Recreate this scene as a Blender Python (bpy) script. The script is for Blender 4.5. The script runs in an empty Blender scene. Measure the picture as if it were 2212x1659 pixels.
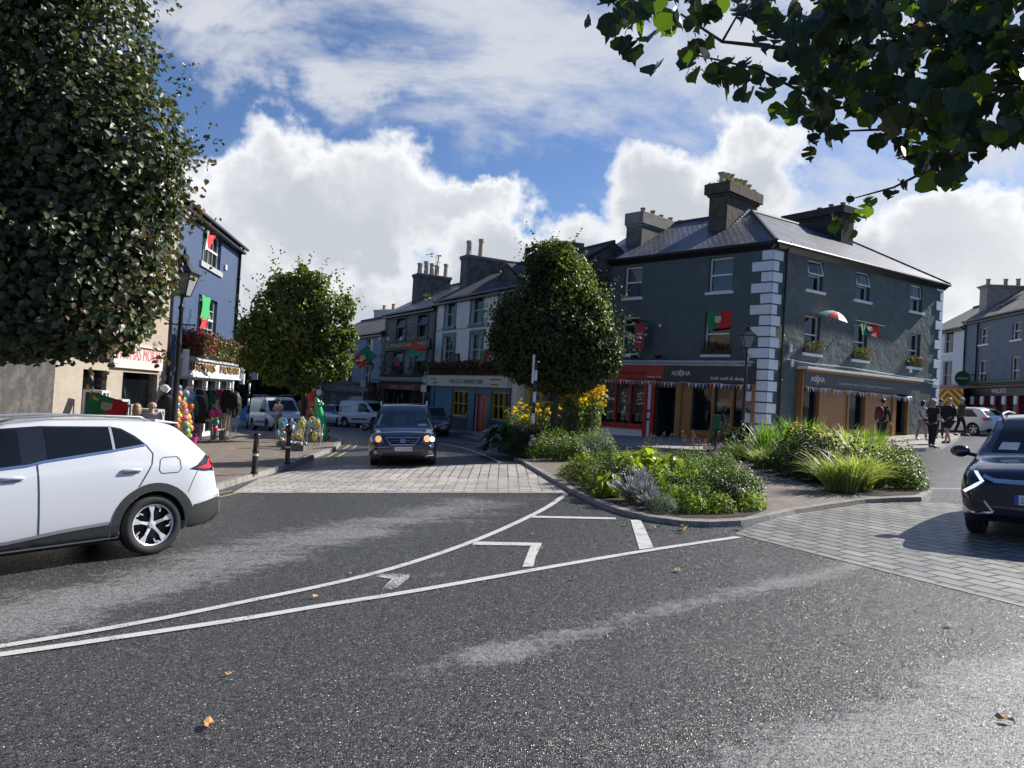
import bpy, bmesh, math, random
import numpy as np
from mathutils import Vector, Matrix
from mathutils.bvhtree import BVHTree
R = math.radians
rnd = random.Random(7)
scene = bpy.context.scene
col = scene.collection
# ---------------------------------------------------------------- camera
F, CX, CY, CAMZ, SL = 1662.0, 1106.0, 829.5, 1.9, 0.0572
CM = Matrix.Rotation(R(91.1), 3, 'X') @ Matrix.Rotation(R(3.35), 3, 'Z')
CO = Vector((0, 0, CAMZ))
cd = bpy.data.cameras.new('camera'); cam = bpy.data.objects.new('camera', cd); col.objects.link(cam)
cam.matrix_world = Matrix.Translation(CO) @ CM.to_4x4()
cd.sensor_width = 36; cd.lens = 36 * F / 2212; cd.clip_end = 3000; cd.clip_start = .05
scene.camera = cam
# ---------------------------------------------------------------- sun and sky
SUNAZ, SUNEL = math.atan2(.87, .493), R(36)
sl = bpy.data.lights.new('sun', 'SUN'); sl.energy = 5; sl.angle = R(.5); sl.color = (1, .95, .87)
so = bpy.data.objects.new('sun', sl); col.objects.link(so)
SD = Vector((math.sin(SUNAZ) * math.cos(SUNEL), math.cos(SUNAZ) * math.cos(SUNEL), math.sin(SUNEL)))
so.rotation_euler = SD.to_track_quat('Z', 'Y').to_euler()
scene.view_settings.view_transform = 'Standard'; scene.view_settings.look = 'None'
scene.view_settings.exposure = .68; scene.view_settings.gamma = 1
scene.render.resolution_x = 1024; scene.render.resolution_y = 768
world = bpy.data.worlds.new('World'); scene.world = world; world.use_nodes = True
class NT:
    def __init__(s, nt): s.nt = nt; s.nt.nodes.clear()
    def n(s, t, **k):
        o = s.nt.nodes.new(t)
        for a, b in k.items(): setattr(o, a, b)
        return o
    def L(s, a, b): s.nt.links.new(a, b)
    def put(s, sock, v):
        if hasattr(v, 'is_output'): s.L(v, sock)
        else: sock.default_value = v
    def m(s, op, a, b=None, c=None, clamp=False):
        o = s.n('ShaderNodeMath', operation=op, use_clamp=clamp); s.put(o.inputs[0], a)
        if b is not None: s.put(o.inputs[1], b)
        if c is not None: s.put(o.inputs[2], c)
        return o.outputs[0]
    def rng(s, v, a, b, c=0., d=1., smooth=True):
        o = s.n('ShaderNodeMapRange'); o.interpolation_type = 'SMOOTHSTEP' if smooth else 'LINEAR'
        s.put(o.inputs[0], v)
        for i, q in enumerate((a, b, c, d)): o.inputs[i + 1].default_value = q
        return o.outputs[0]
    def mix(s, f, a, b, mode='MIX'):
        o = s.n('ShaderNodeMix', data_type='RGBA', blend_type=mode); s.put(o.inputs[0], f)
        for i, v in ((6, a), (7, b)):
            if isinstance(v, tuple) and len(v) == 3: v = v + (1,)
            s.put(o.inputs[i], v)
        return o.outputs[2]
    def noise(s, vec, scale, detail=4, rough=.55, dist=0., out=0):
        o = s.n('ShaderNodeTexNoise'); s.put(o.inputs['Vector'], vec); o.inputs['Scale'].default_value = scale
        o.inputs['Detail'].default_value = detail; o.inputs['Roughness'].default_value = rough; o.inputs['Distortion'].default_value = dist
        return o.outputs[out]
def ray(px, py): return CM @ Vector(((px - CX) / F, -(py - CY) / F, -1))
def azel(px, py):
    d = ray(px, py).normalized(); return math.atan2(d.x, d.y), math.asin(d.z)
def make_world():
    t = NT(world.node_tree); out = t.n('ShaderNodeOutputWorld'); bg = t.n('ShaderNodeBackground'); bg.inputs[1].default_value = .095
    sky = t.n('ShaderNodeTexSky', sky_type='NISHITA'); sky.sun_disc = False; sky.sun_elevation = SUNEL; sky.sun_rotation = SUNAZ
    sky.air_density = 1.0; sky.dust_density = .6; sky.ozone_density = 2.2
    tc = t.n('ShaderNodeTexCoord'); v = tc.outputs['Generated']
    sp = t.n('ShaderNodeSeparateXYZ'); t.L(v, sp.inputs[0])
    az = t.m('ARCTAN2', sp.outputs[0], sp.outputs[1]); el = t.m('ARCSINE', sp.outputs[2])
    wn = t.n('ShaderNodeSeparateColor'); t.L(t.noise(v, 5, 5, .6, out=1), wn.inputs[0])
    wf = t.n('ShaderNodeSeparateColor'); t.L(t.noise(v, 17, 5, .6, out=1), wf.inputs[0])
    def warp(a, i):
        a = t.m('ADD', a, t.m('MULTIPLY', t.m('SUBTRACT', wn.outputs[i], .5), .22))
        return t.m('ADD', a, t.m('MULTIPLY', t.m('SUBTRACT', wf.outputs[i], .5), .08))
    az2, el2 = warp(az, 0), warp(el, 1)
    # cumulus bank: rounded heads over a flat grey base
    blobs = [(560,420,170,140),(430,520,260,190),(700,480,170,150),(850,480,170,150),(960,460,150,60),(1100,590,190,120),(600,700,430,150),
             (1060,730,320,90),(1420,450,140,120),(1590,400,120,120),(1540,500,240,130),(1310,590,180,110),
             (1860,620,320,120),(2060,560,240,100),(2300,640,320,160),(-300,600,500,240),(1700,640,400,90)]
    dens = None; low = None
    for (x, y, rx, ry) in blobs:
        a, e = azel(x, y); sx = rx / F * math.cos(a) ** 2 * 1.0; sy = ry / F * math.cos(a)
        q = t.m('MULTIPLY', t.m('SUBTRACT', az2, a), 1 / sx); w = t.m('MULTIPLY', t.m('SUBTRACT', el2, e), 1 / sy)
        d = t.m('SUBTRACT', 1, t.m('ADD', t.m('MULTIPLY', q, q), t.m('MULTIPLY', w, w)))
        dens = d if dens is None else t.m('SMOOTH_MAX', dens, d, .25)
    fine = t.noise(v, 11, 9, .62)
    dd = t.m('ADD', dens, t.m('MULTIPLY', t.m('SUBTRACT', fine, .5), 1.25))
    mask = t.rng(dd, -.28, .42)
    # shade: grey inside and low, white at the upper rims
    elr = t.rng(el, .03, .30)
    wide = t.noise(v, 6.5, 6, .6)
    g = t.m('ADD', t.m('MULTIPLY', t.rng(dd, .12, .95), .95), t.m('MULTIPLY', t.m('SUBTRACT', wide, .5), 1.7), clamp=True)
    g = t.m('MULTIPLY', g, t.rng(az, .75, .35, .35, 1.), clamp=True)
    shade = t.mix(g, (6.5, 6.6, 6.7), (3.9, 4.15, 4.55))
    # high thin streaks
    mp = t.n('ShaderNodeMapping'); mp.inputs['Rotation'].default_value = (R(20), R(28), R(35)); mp.inputs['Scale'].default_value = (1.3, 7.0, 4.2); t.L(v, mp.inputs[0])
    st = t.noise(mp.outputs[0], 1.7, 8, .62, .5)
    mp2 = t.n('ShaderNodeMapping'); mp2.inputs['Scale'].default_value = (1., 1., 2.4); t.L(v, mp2.inputs[0])
    pt = t.noise(mp2.outputs[0], 2.6, 5, .6)
    ce = None
    for (x, y, rx, ry) in [(1150,120,420,170),(1330,230,260,120),(1000,20,400,100),(1560,260,250,100),(1850,420,300,90),(780,170,330,60),(520,30,260,50),(1700,100,500,300)]:
        a, e = azel(x, y); sx = rx / F; sy = ry / F
        q = t.m('MULTIPLY', t.m('SUBTRACT', az2, a), 1 / sx); w = t.m('MULTIPLY', t.m('SUBTRACT', el2, e), 1 / sy)
        d = t.m('SUBTRACT', 1, t.m('ADD', t.m('MULTIPLY', q, q), t.m('MULTIPLY', w, w)))
        ce = d if ce is None else t.m('SMOOTH_MAX', ce, d, .3)
    ci = t.m('ADD', t.m('MULTIPLY', t.m('SUBTRACT', st, .5), 4.2), t.m('ADD', t.m('MULTIPLY', t.m('SUBTRACT', pt, .5), 1.5), t.m('MULTIPLY', t.m('MAXIMUM', ce, -2.2), .55)))
    ci = t.m('MULTIPLY', t.rng(ci, -.35, .95), .85)
    blue = t.mix(1, sky.outputs[0], (.50, .60, .78), 'MULTIPLY')
    c1 = t.mix(ci, blue, (5.0, 5.15, 5.4))
    c2 = t.mix(mask, c1, shade)
    t.L(c2, bg.inputs[0]); t.L(bg.outputs[0], out.inputs[0])
make_world()
# ---------------------------------------------------------------- helpers
def gz(x):
    a = abs(x)
    if a > 30: a = 30 + 20 * math.tanh((a - 30) / 20)
    return math.copysign(a, x) * SL
def gnd(px, py, h=0.0):
    d = ray(px, py); t = (h - CAMZ) / (d.z - SL * d.x); p = CO + d * t; return p
def at(px, py, Y):
    d = ray(px, py); return CO + d * (Y / d.y)
def col4(c): return (c[0], c[1], c[2], 1)
MC = {}
def mat(name, c, rough=.6, metal=0., bump=None, var=None, spec=.5, coat=0., emit=None, trans=0.):
    """procedural material: noise colour variation var=(scale, amount[, colour2]) and bump=(scale, distance)"""
    if name in MC: return MC[name]
    m = bpy.data.materials.new(name); m.use_nodes = True; t = NT(m.node_tree)
    o = t.n('ShaderNodeOutputMaterial'); b = t.n('ShaderNodeBsdfPrincipled'); t.L(b.outputs[0], o.inputs[0])
    b.inputs['Base Color'].default_value = col4(c); b.inputs['Roughness'].default_value = rough; b.inputs['Metallic'].default_value = metal
    b.inputs['Specular IOR Level'].default_value = spec; b.inputs['Coat Weight'].default_value = coat; b.inputs['Coat Roughness'].default_value = .04
    if emit: b.inputs['Emission Color'].default_value = col4(emit[0]); b.inputs['Emission Strength'].default_value = emit[1]
    tc = t.n('ShaderNodeTexCoord'); v = tc.outputs['Object']
    if var:
        c2 = var[2] if len(var) > 2 else tuple(x * .45 for x in c)
        n = t.noise(v, var[0], 6, .65); n2 = t.noise(v, var[0] * 7.3, 5, .6)
        f = t.m('MULTIPLY', t.rng(t.m('ADD', t.m('MULTIPLY', n, .7), t.m('MULTIPLY', n2, .3)), .42, .66), var[1])
        t.L(t.mix(f, c, c2), b.inputs['Base Color'])
    if bump:
        bp = t.n('ShaderNodeBump'); bp.inputs['Strength'].default_value = 1; bp.inputs['Distance'].default_value = bump[1]
        t.L(t.noise(v, bump[0], 6, .65), bp.inputs['Height']); t.L(bp.outputs[0], b.inputs['Normal'])
    MC[name] = m; return m
def leafmat(name, c, c2, trans=.35, rough=.45, spec=.4):
    if name in MC: return MC[name]
    m = bpy.data.materials.new(name); m.use_nodes = True; t = NT(m.node_tree)
    o = t.n('ShaderNodeOutputMaterial'); b = t.n('ShaderNodeBsdfPrincipled'); tr = t.n('ShaderNodeBsdfTranslucent'); mx = t.n('ShaderNodeMixShader')
    g = t.n('ShaderNodeNewGeometry'); tc = t.n('ShaderNodeTexCoord')
    f = t.m('ADD', t.m('MULTIPLY', g.outputs['Random Per Island'], .7), t.m('MULTIPLY', t.noise(tc.outputs['Object'], 1.3, 3), .3))
    cc = t.mix(f, c, c2); t.L(cc, b.inputs['Base Color'])
    yc = t.mix(1, cc, (1.5, 1.75, .55), 'MULTIPLY'); t.L(yc, tr.inputs[0])
    b.inputs['Roughness'].default_value = rough; b.inputs['Specular IOR Level'].default_value = spec; mx.inputs[0].default_value = trans
    t.L(b.outputs[0], mx.inputs[1]); t.L(tr.outputs[0], mx.inputs[2]); t.L(mx.outputs[0], o.inputs[0]); MC[name] = m; return m
def glassmat(name, tint=(.9, .95, 1), tr=.6, rough=.02):
    if name in MC: return MC[name]
    m = bpy.data.materials.new(name); m.use_nodes = True; t = NT(m.node_tree)
    o = t.n('ShaderNodeOutputMaterial'); b = t.n('ShaderNodeBsdfPrincipled'); T = t.n('ShaderNodeBsdfTransparent'); mx = t.n('ShaderNodeMixShader')
    b.inputs['Base Color'].default_value = (.015, .018, .022, 1); b.inputs['Roughness'].default_value = rough; b.inputs['Specular IOR Level'].default_value = 1.0
    b.inputs['IOR'].default_value = 1.6; T.inputs[0].default_value = col4(tint)
    fr = t.n('ShaderNodeFresnel'); fr.inputs[0].default_value = 1.9
    f = t.m('SUBTRACT', tr, t.m('MULTIPLY', fr.outputs[0], tr * .9), clamp=True)
    tc = t.n('ShaderNodeTexCoord'); bp = t.n('ShaderNodeBump'); bp.inputs['Strength'].default_value = .25; bp.inputs['Distance'].default_value = .01
    t.L(t.noise(tc.outputs['Object'], 1.7, 2), bp.inputs['Height']); t.L(bp.outputs[0], b.inputs['Normal'])
    t.L(f, mx.inputs[0]); t.L(b.outputs[0], mx.inputs[1]); t.L(T.outputs[0], mx.inputs[2]); t.L(mx.outputs[0], o.inputs[0]); MC[name] = m; return m
def meta(o, label=None, cat=None, group=None, kind=None):
    if label: o['label'] = label
    if cat: o['category'] = cat
    if group: o['group'] = group
    if kind: o['kind'] = kind
    return o
def thing(name, label, cat, group=None, loc=(0, 0, 0), M=None):
    o = bpy.data.objects.new(name, None); col.objects.link(o); o.empty_display_size = .2
    o.matrix_world = M if M is not None else Matrix.Translation(Vector(loc)); return meta(o, label, cat, group)
def link(name, me, parent=None):
    o = bpy.data.objects.new(name, me); col.objects.link(o)
    if parent is not None:
        o.parent = parent; m = Matrix.Identity(4); q = parent
        while q is not None:
            m = (q.matrix_basis if q.parent is None else q.matrix_parent_inverse @ q.matrix_basis) @ m; q = q.parent
        o.matrix_parent_inverse = m.inverted()
    return o
def dup(root, M, label=None, group=None, swap=None):
    def cp(o, par):
        c = o.copy(); col.objects.link(c)
        if par is not None: c.parent = par; c.matrix_parent_inverse = o.matrix_parent_inverse.copy()
        for ch in o.children: cp(ch, c)
        return c
    r = cp(root, None); r.matrix_basis = M
    if label: r['label'] = label
    if group: r['group'] = group
    return r
class MB:
    """mesh builder in a given frame"""
    def __init__(s, T=None): s.v = []; s.f = []; s.uv = {}; s.T = T
    def add(s, vs, fs, uvs=None):
        b = len(s.v); s.v += [s.T @ Vector(v) if s.T is not None else Vector(v) for v in vs]
        for i, f in enumerate(fs):
            if uvs: s.uv[len(s.f)] = uvs[i]
            s.f.append([b + k for k in f])
        return s
    def box(s, x0, y0, z0, x1, y1, z1, skip=()):
        v = [(x0,y0,z0),(x1,y0,z0),(x1,y1,z0),(x0,y1,z0),(x0,y0,z1),(x1,y0,z1),(x1,y1,z1),(x0,y1,z1)]
        f = [(0,3,2,1),(4,5,6,7),(0,1,5,4),(1,2,6,5),(2,3,7,6),(3,0,4,7)]
        return s.add(v, f)
    def prism(s, poly, z0, z1):
        n = len(poly); a = sum(poly[i][0] * poly[(i + 1) % n][1] - poly[(i + 1) % n][0] * poly[i][1] for i in range(n))
        if a < 0: poly = poly[::-1]
        v = [(p[0], p[1], z0) for p in poly] + [(p[0], p[1], z1) for p in poly]
        return s.add(v, [tuple(range(n))[::-1], tuple(range(n, 2 * n))] + [(i, (i + 1) % n, n + (i + 1) % n, n + i) for i in range(n)])
    def tube(s, pts, r, n=8, cap=True):
        pts = [Vector(p) for p in pts]; rs = r if isinstance(r, (list, tuple)) else [r] * len(pts)
        vs = []; up = None
        for i, p in enumerate(pts):
            d = (pts[min(i + 1, len(pts) - 1)] - pts[max(i - 1, 0)]).normalized()
            if up is None: up = Vector((0, 0, 1)) if abs(d.z) < .9 else Vector((1, 0, 0))
            a = d.cross(up).normalized(); b = a.cross(d).normalized(); up = b
            for k in range(n):
                t = 2 * math.pi * k / n; vs.append(p + (a * math.cos(t) + b * math.sin(t)) * rs[i])
        fs = []
        for i in range(len(pts) - 1):
            for k in range(n): fs.append((i * n + k, i * n + (k + 1) % n, (i + 1) * n + (k + 1) % n, (i + 1) * n + k))
        if cap: fs += [tuple(range(n))[::-1], tuple(range((len(pts) - 1) * n, len(pts) * n))]
        return s.add(vs, fs)
    def lathe(s, prof, n=16, c=(0, 0, 0), axis='Z', ph=0., cap=True):
        vs = []; c = Vector(c)
        for (r, h) in prof:
            for k in range(n):
                t = 2 * math.pi * k / n + ph; a, b = r * math.cos(t), r * math.sin(t)
                vs.append(c + Vector({'Z': (a, b, h), 'Y': (a, h, b), 'X': (h, a, b)}[axis]))
        m = len(prof); fs = [(i * n + k, i * n + (k + 1) % n, (i + 1) * n + (k + 1) % n, (i + 1) * n + k) for i in range(m - 1) for k in range(n)]
        if cap: fs += [tuple(range(n))[::-1], tuple(range((m - 1) * n, m * n))]
        return s.add(vs, fs)
    def ball(s, c, r, n=12, m=8, sc=(1, 1, 1)):
        prof = [(max(1e-4, math.sin(math.pi * i / m)) * r, -math.cos(math.pi * i / m) * r) for i in range(m + 1)]
        vs = []; c = Vector(c)
        for (q, h) in prof:
            for k in range(n):
                t = 2 * math.pi * k / n; vs.append(c + Vector((q * math.cos(t) * sc[0], q * math.sin(t) * sc[1], h * sc[2])))
        return s.add(vs, [(i * n + k, i * n + (k + 1) % n, (i + 1) * n + (k + 1) % n, (i + 1) * n + k) for i in range(m) for k in range(n)])
    def quad(s, a, b, c, d, uv=None): return s.add([a, b, c, d], [(0, 1, 2, 3)], [uv] if uv else None)
    def obj(s, name, m, parent=None, smooth=False, bevel=0, label=None):
        me = bpy.data.meshes.new(name); me.from_pydata([tuple(v) for v in s.v], [], s.f)
        if s.uv:
            ul = me.uv_layers.new(name='UVMap')
            for p in me.polygons:
                if p.index in s.uv:
                    for k, li in enumerate(p.loop_indices): ul.data[li].uv = s.uv[p.index][k]
        me.materials.append(m)
        if smooth: me.polygons.foreach_set('use_smooth', [True] * len(me.polygons))
        o = link(name, me, parent)
        if bevel:
            b = o.modifiers.new('b', 'BEVEL'); b.width = bevel; b.segments = 2; b.limit_method = 'ANGLE'
        if label: o['label'] = label
        return o
def text_mb(mb, txt, size, org, ux, uz, un, ext=.01, align='CENTER', w=None, xs=1., shear=0.):
    """add 3-D letters to a mesh builder: origin, right, up and normal vectors"""
    cu = bpy.data.curves.new('t', 'FONT'); cu.body = txt; cu.size = size; cu.align_x = align; cu.extrude = ext; cu.shear = shear; cu.resolution_u = 2
    o = bpy.data.objects.new('t', cu); col.objects.link(o); dg = bpy.context.evaluated_depsgraph_get()
    me = bpy.data.meshes.new_from_object(o.evaluated_get(dg)); bpy.data.objects.remove(o); bpy.data.curves.remove(cu)
    xs_ = [v.co.x for v in me.vertices]
    if w and xs_: xs = w / (max(xs_) - min(xs_))
    vs = [org + ux * (v.co.x * xs) + uz * v.co.y + un * (v.co.z + ext) for v in me.vertices]
    mb.add(vs, [tuple(p.vertices) for p in me.polygons]); bpy.data.meshes.remove(me); return mb
class Wall:
    """vertical plane: o origin XY, d unit XY to the viewer's right, n towards the street"""
    def __init__(s, o, d):
        s.o = Vector((o[0], o[1], 0)); s.d = Vector((d[0], d[1], 0)).normalized(); s.n = Vector((s.d.y, -s.d.x, 0))
        s.T = Matrix(((s.d.x, s.n.x, 0, o[0]), (s.d.y, s.n.y, 0, o[1]), (0, 0, 1, 0), (0, 0, 0, 1)))
    def P(s, u, v, z): return s.o + s.d * u + s.n * v + Vector((0, 0, z))
    def px(s, x, y, v=0.):
        d = ray(x, y); t = (s.o + s.n * v - CO).dot(s.n) / d.dot(s.n); p = CO + d * t
        return (p - s.o).dot(s.d), p.z
    def rect(s, x0, y0, x1, y1, v=0.):
        a = s.px(x0, y0, v); b = s.px(x1, y1, v); return (a[0], b[1], b[0], a[1])
    def mb(s): return MB(s.T)
    def text(s, txt, size, u, z, m, parent, v=.02, ext=.008, w=None, name='lettering', **k):
        b = MB(); text_mb(b, txt, size, s.P(u, v, z), s.d, Vector((0, 0, 1)), s.n, ext, w=w, **k); return b.obj(name, m, parent)
def facade(W, u0, u1, z0, z1, holes, m, parent, depth=.16, name='wall', rm=None, back=None):
    us = sorted(set([u0, u1] + [c for h in holes for c in (h[0], h[2])])); zs = sorted(set([z0, z1] + [c for h in holes for c in (h[1], h[3])]))
    us = [u for u in us if u0 <= u <= u1]; zs = [z for z in zs if z0 <= z <= z1]; b = W.mb()
    for i in range(len(us) - 1):
        for j in range(len(zs) - 1):
            cu, cz = (us[i] + us[i + 1]) / 2, (zs[j] + zs[j + 1]) / 2
            if any(h[0] < cu < h[2] and h[1] < cz < h[3] for h in holes): continue
            b.quad((us[i], 0, zs[j]), (us[i + 1], 0, zs[j]), (us[i + 1], 0, zs[j + 1]), (us[i], 0, zs[j + 1]))
    for h in holes:
        a, c, e, g = h; q = -depth
        b.quad((a, 0, c), (a, 0, g), (a, q, g), (a, q, c)); b.quad((e, 0, c), (e, q, c), (e, q, g), (e, 0, g))
        b.quad((a, 0, g), (e, 0, g), (e, q, g), (a, q, g)); b.quad((a, 0, c), (a, q, c), (e, q, c), (e, 0, c))
    if back is not None:   # side and rear walls
        b.quad((u0, 0, z0), (u0, 0, z1), (u0, -back, z1), (u0, -back, z0)); b.quad((u1, 0, z0), (u1, -back, z0), (u1, -back, z1), (u1, 0, z1))
        b.quad((u0, -back, z0), (u0, -back, z1), (u1, -back, z1), (u1, -back, z0))
    return b.obj(name, m, parent)
WHITE = mat('white_paint', (.72, .74, .76), .45, var=(3, .25, (.5, .5, .48)))
GREYS = mat('grey_sill', (.42, .43, .44), .7, var=(4, .5), bump=(30, .003))
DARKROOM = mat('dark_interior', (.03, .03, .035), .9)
CURT = mat('curtain_cloth', (.72, .72, .72), .9, var=(9, .5, (.42, .42, .43)), bump=(20, .02))
GLASS = glassmat('window_glass')
def window(W, r, parent, style='sash', fm=WHITE, sm=WHITE, depth=.16, sill=.12, curtain=0., fw=.055, grid=(1, 1), top_open=0., sillw=.1, name='window', cm=None):
    """frame, panes, sill, curtain and dark room behind; r = (u0, z0, u1, z1)"""
    a, c, e, g = r; q = -depth + .02; b = W.mb(); zm = (c + g) / 2
    w = b.box
    w(a, q - .05, c, a + fw, q + .03, g); w(e - fw, q - .05, c, e, q + .03, g)
    w(a + fw, q - .05, c, e - fw, q + .03, c + fw); w(a + fw, q - .05, g - fw, e - fw, q + .03, g)
    if style != 'plain': w(a + fw, q - .05, zm - fw * .5, e - fw, q + .045, zm + fw * .5)
    gx, gy = grid
    for k in range(1, gx):
        x = a + fw + (e - a - 2 * fw) * k / gx; w(x - .012, q - .02, c + fw, x + .012, q + .02, g - fw)
    for k in range(1, gy):
        if style != 'plain' and gy % 2 == 0 and k == gy // 2: continue
        z = c + fw + (g - c - 2 * fw) * k / gy; w(a + fw, q - .02, z - .012, e - fw, q + .018, z + .012)
    fr = b.obj(name, fm, parent)
    p = W.mb(); zt = g - fw
    if top_open:
        p.quad((a + fw, q - .03, c + fw), (e - fw, q - .03, c + fw), (e - fw, q - .03, zm), (a + fw, q - .03, zm))
        s = W.mb(); dz = (g - zm); A = top_open
        def o2(u, z, v): return (u, q + .05 + (g - z) * math.sin(A) + v, g - (g - z) * math.cos(A))
        for (u0, z0, u1, z1) in ((a, zm, a + fw, g), (e - fw, zm, e, g), (a, zm, e, zm + fw), (a, g - fw, e, g)):
            vs = [o2(u, z, v) for v in (0, .04) for (u, z) in ((u0, z0), (u1, z0), (u1, z1), (u0, z1))]
            s.add(vs, [(0, 3, 2, 1), (4, 5, 6, 7), (0, 1, 5, 4), (1, 2, 6, 5), (2, 3, 7, 6), (3, 0, 4, 7)])
        s.obj('open_sash', fm, fr)
        p.quad(o2(a + fw, zm + fw, .02), o2(e - fw, zm + fw, .02), o2(e - fw, g - fw, .02), o2(a + fw, g - fw, .02))
    else: p.quad((a + fw, q - .03, c + fw), (e - fw, q - .03, c + fw), (e - fw, q - .03, zt), (a + fw, q - .03, zt))
    p.obj('pane', GLASS, fr)
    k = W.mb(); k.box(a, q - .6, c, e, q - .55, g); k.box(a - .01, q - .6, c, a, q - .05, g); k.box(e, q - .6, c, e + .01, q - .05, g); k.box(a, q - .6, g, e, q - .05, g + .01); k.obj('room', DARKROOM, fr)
    if curtain:
        k = W.mb(); N = 24; z0 = c if curtain > 0 else zm
        fr_ = abs(curtain)
        for (s0, s1) in (((a, a + (e - a) * fr_),) if fr_ >= 1 else ((a, a + (e - a) * fr_ / 2), (e - (e - a) * fr_ / 2, e))):
            for i in range(N):
                x0 = s0 + (s1 - s0) * i / N; x1 = s0 + (s1 - s0) * (i + 1) / N; v0 = q - .15 + .02 * math.sin(i * 1.9); v1 = q - .15 + .02 * math.sin((i + 1) * 1.9)
                k.quad((x0, v0, z0), (x1, v1, z0), (x1, v1, g), (x0, v0, g))
        k.obj('curtain', cm or CURT, fr, smooth=True)
    if sill:
        k = W.mb(); k.box(a - sillw, -depth + .005, c - sill, e + sillw, .09, c - .002); k.obj('sill', sm, fr, bevel=.01)
    return fr
# ================================================================ GROUND
def asphalt_mat():
    m = bpy.data.materials.new('wet_asphalt'); m.use_nodes = True; t = NT(m.node_tree)
    o = t.n('ShaderNodeOutputMaterial'); b = t.n('ShaderNodeBsdfPrincipled'); t.L(b.outputs[0], o.inputs[0])
    tc = t.n('ShaderNodeTexCoord'); v = tc.outputs['Object']
    at_ = t.n('ShaderNodeAttribute', attribute_name='worn'); w = at_.outputs['Fac']
    mp = t.n('ShaderNodeMapping'); mp.inputs['Rotation'].default_value = (0, 0, R(-40)); mp.inputs['Scale'].default_value = (.35, 1.6, 1); t.L(v, mp.inputs[0])
    big = t.noise(mp.outputs[0], 1.1, 7, .68); med = t.noise(v, 9, 5, .7)
    worn = t.rng(t.m('ADD', w, t.m('ADD', t.m('MULTIPLY', t.m('SUBTRACT', big, .5), 1.5), t.m('MULTIPLY', t.m('SUBTRACT', med, .5), 1.6))), .30, .95)
    vo = t.n('ShaderNodeTexVoronoi'); t.L(v, vo.inputs['Vector']); vo.inputs['Scale'].default_value = 85
    vo2 = t.n('ShaderNodeTexVoronoi'); t.L(v, vo2.inputs['Vector']); vo2.inputs['Scale'].default_value = 26
    cs = t.n('ShaderNodeSeparateColor'); t.L(vo.outputs['Color'], cs.inputs[0])
    stone = t.mix(t.rng(cs.outputs[0], .955, .985), t.mix(cs.outputs[1], (.014, .014, .014), (.085, .084, .082)), (.20, .20, .195))  # rare pale stones: sun glints painted into the stone colour
    dry = t.mix(cs.outputs[1], (.085, .085, .086), (.24, .24, .235))
    c = t.mix(worn, stone, dry); t.L(c, b.inputs['Base Color'])
    t.L(t.mix(worn, (.30,) * 3, (.62,) * 3), b.inputs['Roughness'])
    t.put(b.inputs['Roughness'], t.m('ADD', t.m('MULTIPLY', worn, .2), t.m('ADD', .20, t.m('MULTIPLY', cs.outputs[2], .3))))
    b.inputs['Specular IOR Level'].default_value = .5
    h = t.m('ADD', t.m('MULTIPLY', vo.outputs['Distance'], -1), t.m('MULTIPLY', vo2.outputs['Distance'], -.35))
    bp = t.n('ShaderNodeBump'); bp.inputs['Distance'].default_value = .007; bp.inputs['Strength'].default_value = 1
    tl = t.n('ShaderNodeVectorMath', operation='MULTIPLY_ADD'); t.L(vo.outputs['Color'], tl.inputs[0]); tl.inputs[1].default_value = (.6, .6, 0); tl.inputs[2].default_value = (-.3, -.3, 1)
    nm = t.n('ShaderNodeVectorMath', operation='NORMALIZE'); t.L(tl.outputs[0], nm.inputs[0]); t.L(nm.outputs[0], bp.inputs['Normal'])
    t.L(t.m('MULTIPLY', h, t.m('SUBTRACT', 1, t.m('MULTIPLY', worn, .45))), bp.inputs['Height']); t.L(bp.outputs[0], b.inputs['Normal'])
    return m
def seg(p, a, b):
    ab = b - a; t = max(0, min(1, (p - a).dot(ab) / ab.length_squared)); return (p - a - ab * t).length
WORN = [([(1076,1409),(1300,1352),(1500,1300),(1756,1244),(2212,1130)], .26, .72), ([(900,1450),(1076,1409)], .25, .5),
        ([(1650,1800),(2000,1625),(2300,1475),(2600,1385)], .62, 1.05), ([(2212,1659),(2350,1560)], .7, .8),
        ([(-150,1400),(0,1330),(300,1255),(600,1170),(900,1115),(1000,1085)], .85, .8), ([(100,1330),(500,1240),(800,1150)], .5, .35),
        ([(1000,1150),(1120,1085),(1180,1072)], .5, .3), ([(1500,1205),(1650,1215)], .25, .3), ([(2000,1060),(2150,1000)], .9, .4),
        ([(700,1250),(1020,1238),(1500,1180)], .16, .3), ([(1500,1440),(1700,1420)], .12, .25)]
WORN = [([gnd(*q).to_2d() for q in pl], w, s) for pl, w, s in WORN]
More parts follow.
